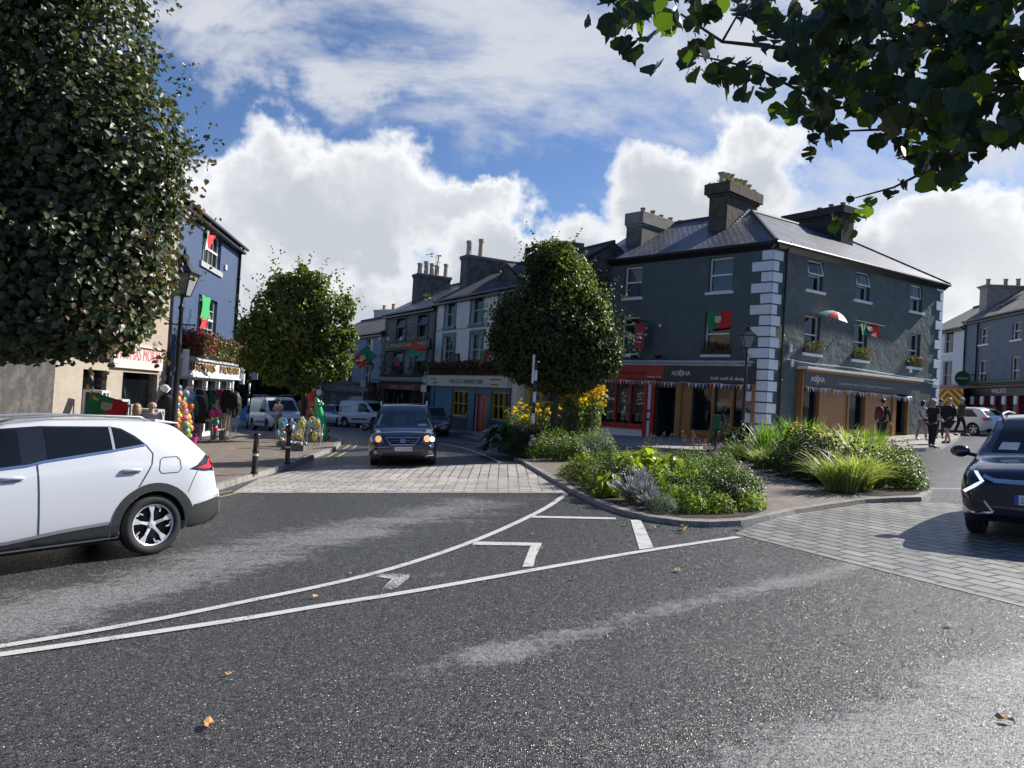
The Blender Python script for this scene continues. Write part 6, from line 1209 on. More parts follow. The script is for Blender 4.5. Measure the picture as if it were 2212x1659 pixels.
# right bed
for k, x, y, s in [('dark',1560,985,1.),('dark',1590,985,1.1),('light',1610,980,.8),('mid',1575,1000,.9),('dgrass',1600,1005,1.),('dgrass',1630,1005,1.1),('strap',1650,990,1.05),('strap',1685,985,1.15),('grass',1640,1015,.9),('dgrass',1665,1018,1.),('strap',1720,985,1.1),('strap',1750,992,1.15),('dgrass',1690,1025,1.1),('dark',1710,1030,1.2),('strap',1700,1010,.95),('dark',1745,1040,1.3),('rose',1730,1010,1.2),
                   ('dark',1770,1045,1.2),('rose',1775,1030,1.15),('grass',1800,1015,1.3),('grass',1830,1000,1.4),('grass',1815,1045,1.3),('grass',1845,1030,1.35),('strap',1880,1005,.9),('strap',1895,1020,.8),('grass',1870,1045,1.25),('grass',1800,1068,1.05),('grass',1835,1070,1.15),('grass',1860,1068,1.1),('dark',1850,1055,1.1),('dark',1905,1045,1.),('grass',1895,1060,1.05),('mid',1930,1050,1.),('dark',1945,1060,.9),('bronze',1940,1030,1.),('mid',1955,1045,.9),('mid',1965,1065,.7),('grass',1920,1030,1.05),('light',1640,985,.9),('grass',1780,990,1.25),('strap',1790,1000,.9),('mid',1680,1000,1.),('dark',1800,1050,1.1),('strap',1855,1010,.9),('dgrass',1730,1035,1.)]: put(k, x, y, s)
# yellow-flowered bed
put('hosta', 1090, 985, 1.05); 
for k, x, y, s in [('rud',1238,984,1.),('rud',1266,982,.96),('rud2',1140,980,1.),('rud2',1165,984,1.05),('rud2',1118,978,1.),('dark',1135,992,1.15),('dark',1150,994,1.1),('rose',1160,990,1.15),('white',1175,998,1.1),('white',1200,1000,1.1),('white',1228,1000,1.1),('mid',1190,990,1.3),('mid',1245,992,1.2),('grey',1265,997,1.2),('grey',1290,996,1.25),('light',1280,986,1.3),('light',1262,984,1.2),('mid',1212,992,1.4),('dark',1305,994,.9),('mid',1115,990,1.),('white',1245,1001,.9),('mid',1155,984,1.3)]: put(k, x, y, s)
for k in K:
    if k not in used: put(k, 1300, 1050)
# fallen leaves
FL = mat('fallen_leaf', (.45, .25, .09), .7, var=(30, .5, (.3, .12, .04)))
pos = [(452,1567,.055,'crumpled tan leaf, largest of those lying on the near asphalt'),(492,1457,.03,None),(2170,1557,.05,None),(1463,1233,.06,None),(1240,1250,.05,None),(683,1290,.04,None),(1040,1103,.07,None),(965,1130,.04,None),(1517,1082,.05,None),(1475,1141,.09,None),(1478,1147,.08,None),(1415,1140,.07,None),(1350,1135,.06,None),(1150,1155,.05,None),(1170,1185,.05,None),(760,1240,.04,None),(1040,1345,.03,None),(1830,1317,.03,None),(1600,1140,.06,None),(2050,1352,.04,None)]
for i, (x, y, s, lab) in enumerate(pos):
    p = gnd(x, y, .012 if y < 1136 or y > 1150 else .03); q = random.Random(i); b = MB(Matrix.Translation(p) @ Matrix.Rotation(q.uniform(0, 6), 4, 'Z') @ Matrix.Scale(s, 4)); n = 10
    V = [(0, 0, .25)] + [(math.cos(6.283 * k / n) * q.uniform(.6, 1.1), math.sin(6.283 * k / n) * q.uniform(.4, .7), q.uniform(.05, .7)) for k in range(n)]; b.add(V, [(0, k + 1, (k + 1) % n + 1) for k in range(n)])
    meta(b.obj('fallen_leaf', FL), lab or 'small tan fallen leaf on the asphalt', 'leaf', None if lab else 'small fallen leaves on the asphalt')
# ================================================================ VEHICLES
def paint(name, c, rough=.28, metal=0., coat=1.): return mat(name, c, rough, metal, coat=coat, spec=.5)
CGL = mat('car_glass', (.008, .010, .012), .04, spec=.35, coat=0.); PLAS = mat('black_plastic', (.022, .022, .024), .55, bump=(150, .001)); TYRE = mat('tyre_rubber', (.018, .018, .019), .75, bump=(90, .002)); ALLOY = mat('alloy', (.66, .67, .69), .3, metal=.25); DKAL = mat('dark_alloy', (.02, .02, .022), .4)
CHR = mat('chrome', (.75, .76, .78), .12, metal=1); TAILR = mat('tail_lamp_red', (.60, .01, .015), .12, coat=1); LAMPC = mat('lamp_clear', (.35, .36, .38), .08, metal=.6); PLATE = mat('number_plate', (.75, .75, .72), .4); LIT = mat('lit_headlamp', (1, .85, .5), .3, emit=((1, .45, .06), .5)); LITW = mat('lit_headlamp_white', (1, 1, .95), .3, emit=((1, .93, .8), 1.4)); EUB = mat('plate_blue', (.02, .08, .45), .4); INK = mat('plate_ink', (.015, .015, .02), .5)
DRL = mat('day_lamp', (.8, .82, .82), .2, emit=((.9, .95, 1), .55))
def smooth1(a, k): w = np.hanning(2 * k + 3)[1:-1]; w /= w.sum(); p = np.concatenate([np.full(k, a[0]), a, np.full(k, a[-1])]); return np.convolve(p, w, 'valid')[:len(a)]
class Car:
    def __init__(s, name, label, cat, M, L, W, top, belt, wheels, r, body, zb=.24, gh=1.25, roofw=.76, wid=None, blunt=.12, group=None, endr=2.6, sharp=2, wellw=.34):
        s.T = thing(name, label, cat, group, M=M); s.L, s.W, s.r, s.wheels = L, W, r, wheels; s.M = M; h = L / 2
        xs = np.arange(-h, h + .001, L / 110); tx = [p[0] for p in top]; zt = smooth1(np.interp(xs, tx, [p[1] for p in top]), sharp); bx = [p[0] for p in belt]; bz = np.interp(xs, bx, [p[1] for p in belt]); sec = []; K = 0
        def ends(i): return i
        X = list(xs); 
        for i, x in enumerate(X):
            e = max(0, (abs(x) - (h - .55)) / .55); Wp = W / 2 * (1 - blunt * e ** endr); lo = zb + .1 * e ** 3; z1 = min(bz[i], zt[i] - .07); g = min(1, max(0, (zt[i] - z1 - .09) / .42)); g = g * g * (3 - 2 * g); We = Wp * (.90 * (1 - g) + roofw * g); pr = []
            for f, w in ((0, .90), (.06, .965), (.2, .99), (.45, 1.0), (.7, .995), (.88, .98), (.97, .962), (1, .95)): pr.append((Wp * w, lo + (z1 - lo) * f))
            a, c = Wp * .95, z1; e2, z2 = We, zt[i] - .06 - .02 * g
            for f in (.08, .3, .55, .8, 1): pr.append((a + (e2 - a) * f + (.02 * math.sin(f * math.pi) * g), c + (z2 - c) * f))
            for f, dz in ((.955, .028), (.87, .010), (.7, .003), (.4, -.006), (0, -.010)): pr.append((We * f, zt[i] - dz - (.018 * (1 - g) * f)))
            sec.append(pr)
        n = len(sec[0]); b = MB(); R_ = n * 2 - 1; vs = []
        for x, pr in zip(X, sec):
            ring = [(x, y, z) for (y, z) in pr] + [(x, -y, z) for (y, z) in pr[-2::-1]]; vs += ring
        # rounded ends
        def endring(pr, x, sh):
            zc = (pr[0][1] + pr[-1][1]) / 2; q = [(y * sh[0], zc + (z - zc) * sh[1]) for (y, z) in pr]; return [(x, y, z) for (y, z) in q] + [(x, -y, z) for (y, z) in q[-2::-1]]
        front = endring(sec[-1], h + .035, (.965, .93)) + endring(sec[-1], h + .05, (.88, .8)); back = endring(sec[0], -h - .05, (.88, .8)) + endring(sec[0], -h - .035, (.965, .93)); vs = back + vs + front; nr = len(X) + 4
        fs = [(i * R_ + k, (i + 1) * R_ + k, (i + 1) * R_ + k + 1, i * R_ + k + 1) for i in range(nr - 1) for k in range(R_ - 1)] + [(i * R_, i * R_ + R_ - 1, (i + 1) * R_ + R_ - 1, (i + 1) * R_) for i in range(nr - 1)] + [tuple(range(R_)), tuple(range((nr - 1) * R_, nr * R_))[::-1]]
        me = bpy.data.meshes.new('body'); me.from_pydata(vs, [], fs); bm = bmesh.new(); bm.from_mesh(me); bmesh.ops.recalc_face_normals(bm, faces=bm.faces); bm.to_mesh(me); bm.free(); o = bpy.data.objects.new('tmp', me); col.objects.link(o); cut = MB()
        for wx in wheels:
            for sy in (-1, 1): y0, y1 = sy * (W / 2 + .2), sy * (W / 2 - wellw); cut.lathe([(r + .05, min(y0, y1)), (r + .05, max(y0, y1))], 40, (wx, 0, r), 'Y')
        c = cut.obj('cut', PLAS); bm = bmesh.new(); bm.from_mesh(c.data); bmesh.ops.recalc_face_normals(bm, faces=bm.faces); bm.to_mesh(c.data); bm.free()
        md = o.modifiers.new('b', 'BOOLEAN'); md.object = c; md.operation = 'DIFFERENCE'; md.solver = 'EXACT'; md.use_self = False
        dg = bpy.context.evaluated_depsgraph_get(); m2 = bpy.data.meshes.new_from_object(o.evaluated_get(dg)); bpy.data.objects.remove(o); bpy.data.objects.remove(c)
        m2.materials.clear(); m2.materials.append(body); m2.name = 'body'; s.bvh = BVHTree.FromPolygons([v.co.copy() for v in m2.vertices], [tuple(p.vertices) for p in m2.polygons])
        bm = bmesh.new(); bm.from_mesh(m2)
        for f in bm.faces: f.smooth = True; f.material_index = 0
        for ed in bm.edges:
            if len(ed.link_faces) == 2 and ed.calc_face_angle(0) > R(38): ed.smooth = False
        bm.to_mesh(m2); bm.free(); s.body = s.raw('body', m2, s.T)
        for wx in wheels:
            for sy in (-1, 1):
                b = MB(); y0, y1 = sy * (W / 2 - .05), sy * (W / 2 - wellw + .01); N = 24; V = []
                for k in range(N + 1): a = math.pi * k / N; V += [(wx + (r + .043) * math.cos(a), y0, r + (r + .043) * math.sin(a)), (wx + (r + .043) * math.cos(a), y1, r + (r + .043) * math.sin(a))]
                b.add(V, [(2 * k, 2 * k + 1, 2 * k + 3, 2 * k + 2) for k in range(N)]); b.add([(wx + (r + .05) * math.cos(math.pi * k / N), y1, r + (r + .05) * math.sin(math.pi * k / N)) for k in range(N + 1)] + [(wx, y1, .15)], [tuple(range(N + 2))])
                s.mk(b, 'wheel_arch_liner', mat('liner_black', (.008, .008, .008), .9))
        b = MB(); b.box(-h + .8, -W / 2 + .15, zb - .04, h - .8, W / 2 - .15, zb + .08); s.mk(b, 'underbody', mat('liner_black', (.008, .008, .008), .9))
    def raw(s, name, me, parent): o = bpy.data.objects.new(name, me); col.objects.link(o); o.parent = parent; return o
    def mk(s, b, name, m, parent=None, smooth=False, bevel=0, label=None):
        me = bpy.data.meshes.new(name); me.from_pydata([tuple(v) for v in b.v], [], b.f); me.materials.append(m)
        if smooth: me.polygons.foreach_set('use_smooth', [True] * len(me.polygons))
        o = s.raw(name, me, parent or s.T)
        if bevel: q = o.modifiers.new('b', 'BEVEL'); q.width = bevel; q.segments = 2; q.limit_method = 'ANGLE'
        if label: o['label'] = label
        return o
    def decal(s, name, polys, m, axis, off=.006, parent=None, sides=(1,), step=.07, smooth=True, label=None, lift=0.):
        """thin skin that follows the body: polygon seen along an axis"""
        outs = []
        for sy in sides:
            b = MB()
            for poly in polys:
                bm = bmesh.new(); f = bm.faces.new([bm.verts.new((p[0], p[1], 0)) for p in poly]); bmesh.ops.triangulate(bm, faces=bm.faces[:])
                for _ in range(7):
                    lg = [e for e in bm.edges if e.calc_length() > step]
                    if not lg: break
                    bmesh.ops.subdivide_edges(bm, edges=lg, cuts=1, use_grid_fill=False); bmesh.ops.triangulate(bm, faces=[f for f in bm.faces if len(f.verts) > 3])
                bm.verts.ensure_lookup_table(); V = []
                for v in bm.verts:
                    u, w = v.co.x, v.co.y
                    if axis == 'side': o, d = Vector((u, sy * 3, w)), Vector((0, -sy, 0))
                    elif axis == 'front': o, d = Vector((4, u, w)), Vector((-1, 0, 0))
                    elif axis == 'back': o, d = Vector((-4, u, w)), Vector((1, 0, 0))
                    else: o, d = Vector((u, w, 4)), Vector((0, 0, -1))
                    h = s.bvh.ray_cast(o, d)
                    if h[0] is None or (axis == 'side' and abs(h[0].y) < s.W * .3): hh = s.bvh.find_nearest(Vector((u, sy * s.W / 2, w)) if axis == 'side' else o + d * (4 - s.L / 2)); p, nn = hh[0], hh[1]
                    else: p, nn = h[0], h[1]
                    if nn.dot(d) > 0: nn = -nn
                    V.append(p + nn * off - d * lift)
                b.add(V, [tuple(x.index for x in f.verts) for f in bm.faces]); bm.free()
            outs.append(s.mk(b, name, m, parent, smooth, label=label))
        return outs[0]
    def strip(s, name, pts, w, m, axis, off=.008, parent=None, sides=(1,), step=.1):
        P = []
        for i in range(len(pts) - 1):
            a, c = Vector(pts[i]), Vector(pts[i + 1]); n = max(1, int((c - a).length / step))
            for k in range(n): P.append(a.lerp(c, k / n))
        P.append(Vector(pts[-1])); polys = []
        for i in range(len(P) - 1):
            d = (P[i + 1] - P[i]).normalized(); n = Vector((-d.y, d.x)) * w / 2; polys.append([P[i] - n, P[i + 1] - n, P[i + 1] + n, P[i] + n])
        return s.decal(name, polys, m, axis, off, parent, sides)
    def ring(s, name, wx, r0, r1, m, a0=0, a1=180, off=.012, sides=(1, -1)):
        N = 26; polys = []
        for k in range(N):
            A, B = R(a0 + (a1 - a0) * k / N), R(a0 + (a1 - a0) * (k + 1) / N); f = lambda q, t: (wx + q * math.cos(t), s.r + q * math.sin(t)); polys.append([f(r0, A), f(r0, B), f(r1, B), f(r1, A)])
        s.decal(name, polys, m, 'side', off, sides=sides)
    def wheelset(s, style=5, rim=ALLOY, ri=None, inner=DKAL, yo=.02):
        r = s.r; ri = ri or r * .69
        for wx in s.wheels:
            for sy in (-1, 1):
                y = sy * (s.W / 2 - yo); w = .22; b = MB(); pf = [(ri, -w), (r * .93, -w), (r, -w * .85), (r, -w * .18), (r * .97, -.02), (r * .90, .0), (ri + .012, -.012), (ri, -.03)]
                b.lathe([(q, y + sy * t) for q, t in pf], 40, (wx, 0, r), 'Y', cap=False); ty = s.mk(b, 'wheel', TYRE, smooth=True)
                b = MB(); b.lathe([(.02, y - sy * .09), (ri + .002, y - sy * .09)], 28, (wx, 0, r), 'Y'); b.lathe([(ri * .99, y - sy * .10), (ri * .995, y - sy * .022)], 32, (wx, 0, r), 'Y', cap=False); s.mk(b, 'rim_barrel', inner, ty)
                b = MB(); N = 32
                for k in range(N):
                    A, B = 6.2832 * k / N, 6.2832 * (k + 1) / N; f = lambda q, t, dy: (wx + q * math.cos(t), y - sy * dy, r + q * math.sin(t)); b.quad(f(ri, A, .02), f(ri, B, .02), f(ri * .94, B, .03), f(ri * .94, A, .03))
                for k in range(style if style < 20 else 5):
                    A = 6.2832 * k / (style if style < 20 else 5) + .3; u = Vector((math.cos(A), 0, math.sin(A))); v = Vector((-math.sin(A), 0, math.cos(A))); c = Vector((wx, y - sy * .035, r)); o = Vector((0, sy, 0))
                    def slab(P, t=.02, dy=0.):
                        V = [c + u * (q[0] * ri) + v * (q[1] * ri) - o * (dy + (.025 if q[0] < .3 else 0)) for q in P]; n = len(V); b.add(V + [p - o * t for p in V], [tuple(range(n))] + [(i, (i + 1) % n, n + (i + 1) % n, n + i) for i in range(n)])
                    if style >= 20:
                        slab([(.08, -.08), (.55, -.07), (.95, -.19), (.98, .16), (.62, .05), (.08, .08)]); slab([(.97, .18), (.80, .24), (.77, .36), (.60, .33), (.57, .38), (.79, .43), (.84, .30), (.93, .28)], .014)
                    elif style == 7: slab([(.1, -.05), (.95, -.10), (.95, .10), (.1, .05)])
                    else: slab([(.1, -.10), (.95, -.13), (.97, .13), (.1, .10)])
                b.lathe([(ri * .2, y - sy * .075), (ri * .17, y - sy * .045), (.012, y - sy * .04)], 14, (wx, 0, r), 'Y'); s.mk(b, 'rim', rim, ty)
    def mirror(s, x, z, m, sc=1., dy=.0):
        for sy in (1, -1):
            y = sy * (s.W / 2 + .13 * sc + dy); b = MB(); b.ball((x, y, z), .12 * sc, 14, 8, (.75, 1.05, .72)); o = s.mk(b, 'wing_mirror', m, smooth=True)
            b = MB(); b.box(x - .1 * sc, y - .09 * sc, z - .065 * sc, x - .088 * sc, y + .09 * sc, z + .065 * sc); s.mk(b, 'mirror_glass', CGL, o); b = MB(); b.tube([(x, sy * (s.W / 2 - .12), z - .07), (x, y - sy * .05, z - .02)], .03, 6); s.mk(b, 'mirror_arm', PLAS, o)
    def plate(s, txt, x, z, face=1, w=.52, h=.11, y=0.):
        b = MB(); x0, x1 = sorted((x, x + face * .012)); b.box(x0, y - w / 2, z - h / 2, x1, y + w / 2, z + h / 2); p = s.mk(b, 'number_plate', PLATE, bevel=.004); ux = Vector((0, face, 0)); un = Vector((face, 0, 0))
        b = MB(); c = x + face * .0135; e = -face * 1; q0, q1 = sorted((y - face * w / 2, y - face * (w / 2 - .045))); b.add([(c, q0, z - h / 2), (c, q1, z - h / 2), (c, q1, z + h / 2), (c, q0, z + h / 2)], [(0, 1, 2, 3)]); s.mk(b, 'blue_band', EUB, p)
        b = MB(); text_mb(b, txt, h * .85, Vector((c, y + face * .02, z - h * .31)), ux, Vector((0, 0, 1)), un, .001, w=w * .82 if len(txt) > 5 else None); s.mk(b, 'registration', INK, p)
def carM(p, az, dz=0.):
    a = R(az); X = Vector((math.cos(a), math.sin(a), SL * math.cos(a))).normalized(); Z = Vector((-SL, 0, 1)).normalized(); Y = Z.cross(X); m = Matrix((X, Y, Z)).transposed().to_4x4(); m.translation = Vector((p[0], p[1], gz(p[0]) + dz)); return m
def suv(name, label, M, body, tops=True):
    top = [(-2.2,.66),(-2.17,1.0),(-2.11,1.19),(-2.0,1.26),(-1.86,1.40),(-1.68,1.56),(-1.45,1.62),(-.9,1.655),(-.2,1.665),(.25,1.62),(.62,1.46),(1.12,1.14),(1.28,1.09),(1.8,1.03),(2.08,.96),(2.2,.85),(2.24,.66)]
    belt = [(-2.25,1.05),(-1.5,1.1),(-.85,1.14),(0,1.10),(1.1,1.02),(2.25,.85)]
    c = Car(name, label, 'car', M, 4.42, 1.865, top, belt, (-1.3, 1.38), .362, body, zb=.25, roofw=.74, endr=2.2, blunt=.16)
    S2 = (1, -1)
    win = [(-.11,1.205),(-.85,1.285),(-1.24,1.335),(-1.13,1.44),(-.98,1.535),(-.86,1.56),(-.11,1.585),(.3,1.565),(.62,1.43),(1.08,1.14),(.95,1.11),(.06,1.17)]
    c.decal('window_surround', [win], mat('piano_black', (.012, .012, .014), .15, coat=1), 'side', .004, sides=S2)
    c.decal('side_window', [[(-.83,1.30),(-.14,1.225),(-.14,1.565),(-.83,1.54)]], CGL, 'side', .008, sides=S2)
    c.decal('side_window', [[(-.87,1.305),(-.87,1.535),(-.98,1.51),(-1.1,1.42),(-1.19,1.345)]], CGL, 'side', .008, sides=S2)
    c.decal('side_window', [[(.12,1.185),(.9,1.125),(1.0,1.15),(.6,1.41),(.3,1.54),(.12,1.555)]], CGL, 'side', .008, sides=S2)
    c.strip('window_trim', [(-1.24,1.33),(-.85,1.28),(-.11,1.2),(.06,1.165),(.95,1.1)], .022, CHR, 'side', .011, sides=S2); c.strip('pane_divider', [(-.85,1.29),(-.85,1.55)], .03, mat('satin_strip', (.35, .36, .37), .3, metal=.6), 'side', .012, sides=S2)
    seam = mat('panel_gap', (.03, .03, .035), .8)
    c.strip('door_seam', [(-1.24,1.33),(-1.31,1.22),(-1.28,1.1),(-1.17,.93),(-1.11,.84)], .012, seam, 'side', .004, sides=S2); c.strip('door_seam', [(-.03,1.17),(-.03,.37)], .014, seam, 'side', .004, sides=S2); c.strip('door_seam', [(1.06,1.08),(1.08,.9),(1.02,.5),(.98,.4)], .014, seam, 'side', .004, sides=S2)
    c.strip('fuel_flap', [(-1.6,.98),(-1.39,.98),(-1.36,1.02),(-1.39,1.14),(-1.43,1.17),(-1.6,1.17),(-1.64,1.13),(-1.64,1.02),(-1.6,.98)], .008, seam, 'side', .004, sides=S2)
    c.strip('rear_seam', [(-1.86,.98),(-1.78,.85),(-1.72,.72)], .006, seam, 'side', .004, sides=S2)
    for x in (-1.02, .23):
        for sy in S2:
            h = c.bvh.ray_cast(Vector((x, sy * 3, 1.04)), Vector((0, -sy, 0)))[0]; y = h.y + sy * .028; b = MB(); b.tube([(x - .12, y - sy * .03, 1.035), (x - .09, y, 1.045), (x, y + sy * .004, 1.05), (x + .09, y, 1.045), (x + .13, y - sy * .03, 1.035)], [.012, .02, .02, .02, .012], 8); c.mk(b, 'door_handle', body, smooth=True)
            c.decal('handle_recess', [[(x - .1,1.0),(x + .1,1.0),(x + .08,1.035),(x - .08,1.035)]], mat('recess_grey', (.25, .26, .27), .4), 'side', .003, sides=(sy,))
    c.decal('sill_cladding', [[(-.78,.285),(.9,.285),(.93,.40),(.3,.36),(-.25,.42),(-.78,.46)]], PLAS, 'side', .012, sides=S2); c.strip('sill_trim', [(-.76,.455),(-.3,.43),(.3,.37),(.92,.40)], .035, mat('satin_strip', (.35, .36, .37), .3, metal=.6), 'side', .018, sides=S2)
    for wx in (-1.3, 1.38): c.ring('arch_cladding', wx, .417, .51, PLAS, -18, 198)
    c.decal('bumper_cladding', [[(-1.78,.28),(-2.2,.32),(-2.2,.62),(-1.82,.56),(-1.76,.45)]], PLAS, 'side', .012, sides=S2); c.strip('bumper_trim', [(-1.82,.57),(-2.19,.64)], .02, CHR, 'side', .018, sides=S2)
    c.decal('tail_lamp', [[(-2.16,1.18),(-2.03,1.17),(-1.86,1.05),(-1.75,1.01),(-1.95,.97),(-2.17,.96)]], mat('lamp_black', (.01, .01, .012), .1, coat=1), 'side', .008, sides=S2); c.decal('tail_lamp_lens', [[(-2.15,1.16),(-2.07,1.15),(-2.0,1.05),(-1.83,1.015),(-1.95,.995),(-2.15,1.0)]], TAILR, 'side', .014, sides=S2)
    c.decal('rear_window', [[(-.62,1.27),(.62,1.27),(.56,1.54),(-.56,1.54)]], CGL, 'back', .006); c.decal('bumper_cladding', [[(-.8,.27),(.8,.27),(.85,.6),(-.85,.6)]], PLAS, 'back', .01)
    b = MB(); b.add([(-1.45,-.6,1.6),(-1.45,.6,1.6),(-1.78,.56,1.565),(-1.78,-.56,1.565),(-1.45,-.6,1.635),(-1.45,.6,1.635),(-1.79,.56,1.582),(-1.79,-.56,1.582)], [(0,1,2,3),(7,6,5,4),(0,4,5,1),(1,5,6,2),(2,6,7,3),(3,7,4,0)]); c.mk(b, 'spoiler', body, bevel=.01)
    for sy in S2: b = MB(); b.tube([(-1.4, sy * .6, 1.6), (-1.25, sy * .61, 1.665), (-.5, sy * .62, 1.70), (.1, sy * .62, 1.68), (.35, sy * .61, 1.61)], .017, 6); c.mk(b, 'roof_rail', mat('satin_strip', (.35, .36, .37), .3, metal=.6), smooth=True)
    c.decal('windscreen', [[(-.66,1.14),(.66,1.14),(.55,1.58),(-.55,1.58)]], CGL, 'front', .006)
    c.mirror(.98, 1.13, body if 'white' in label else mat('gloss_black', (.012, .012, .016), .12, coat=1), 1.05)
    # front face: bonnet lip, angular lamps, grille, lower intakes
    GB = mat('grille_black', (.010, .010, .011), .35, bump=(60, .004))
    c.decal('grille', [[(-.62,.80),(.62,.80),(.72,.60),(.55,.50),(-.55,.50),(-.72,.60)]], GB, 'front', .008); c.strip('bonnet_trim', [(-.62,.87),(-.5,.82),(-.2,.81),(.2,.81),(.5,.82),(.62,.87)], .045, CHR, 'front', .02)
    for sg in S2:
        f = lambda P: [(sg * y, z) for y, z in P]
        c.decal('headlamp', [f([(.62,.90),(.80,.93),(.89,.84),(.88,.72),(.74,.62),(.66,.74)])], mat('lamp_black', (.01, .01, .012), .1, coat=1), 'front', .01); c.decal('day_running_lamp', [f([(.74,.92),(.69,.92),(.60,.80),(.645,.80)]), f([(.60,.80),(.645,.80),(.86,.665),(.82,.64)])], DRL, 'front', .02)
        c.decal('lower_intake', [f([(.52,.42),(.86,.46),(.88,.56),(.60,.55)])], GB, 'front', .008); c.strip('intake_trim', f([(.60,.56),(.50,.42),(.68,.39),(.88,.45)]), .025, CHR, 'front', .016)
        c.decal('bumper_vent', [f([(.76,.585),(.88,.60),(.88,.66),(.78,.65)])], mat('lamp_black', (.01, .01, .012), .1), 'front', .012)
    c.decal('bumper_cladding', [[(-.85,.26),(.85,.26),(.87,.36),(-.87,.36)]], PLAS, 'front', .01)
    b = MB(); b.lathe([(.055, 2.262), (.05, 2.28)], 20, (0, 0, .9), 'X'); 
    c.wheelset(25 if 'white' in label else 5); return c
def from_contact(px, py, az, wx, sy, W=1.865, ins=.05):
    g = gnd(px, py); a = R(az); h = Vector((math.cos(a), math.sin(a))); l = Vector((-h.y, h.x)); q = g.to_2d() - h * wx - l * (sy * (W / 2 - ins)); return carM(q, az)
WP = paint('white_car_paint', (.54, .56, .59), .35, coat=.5); suv('parked_car', 'white sport utility car with black arches and five-spoke wheels at the left edge', from_contact(330, 1198, 231, -1.3, 1), WP)
NB = paint('midnight_car_paint', (.008, .010, .022), .12)
c = suv('parked_car', 'near-black sport utility car entering the brick crossing at the right edge', from_contact(2106, 1150, 231, 1.38, -1, ins=.1), NB)
c.plate('221-MO-1184', 2.275, .60, 1, .52, .125); b = MB(); b.add([(.98, -.45, 1.16), (.98, -.15, 1.16), (.86, -.16, 1.27), (.86, -.44, 1.27)], [(0, 1, 2, 3)])
c.decal('dashboard_paper', [[(-.58,1.17),(-.34,1.17),(-.32,1.27),(-.54,1.27)]], mat('dash_paper', (.45, .55, .55), .6), 'front', .010)
c.decal('emblem', [[(-.1,.925),(.1,.925),(.1,.955),(-.1,.955)]], CHR, 'front', .02)
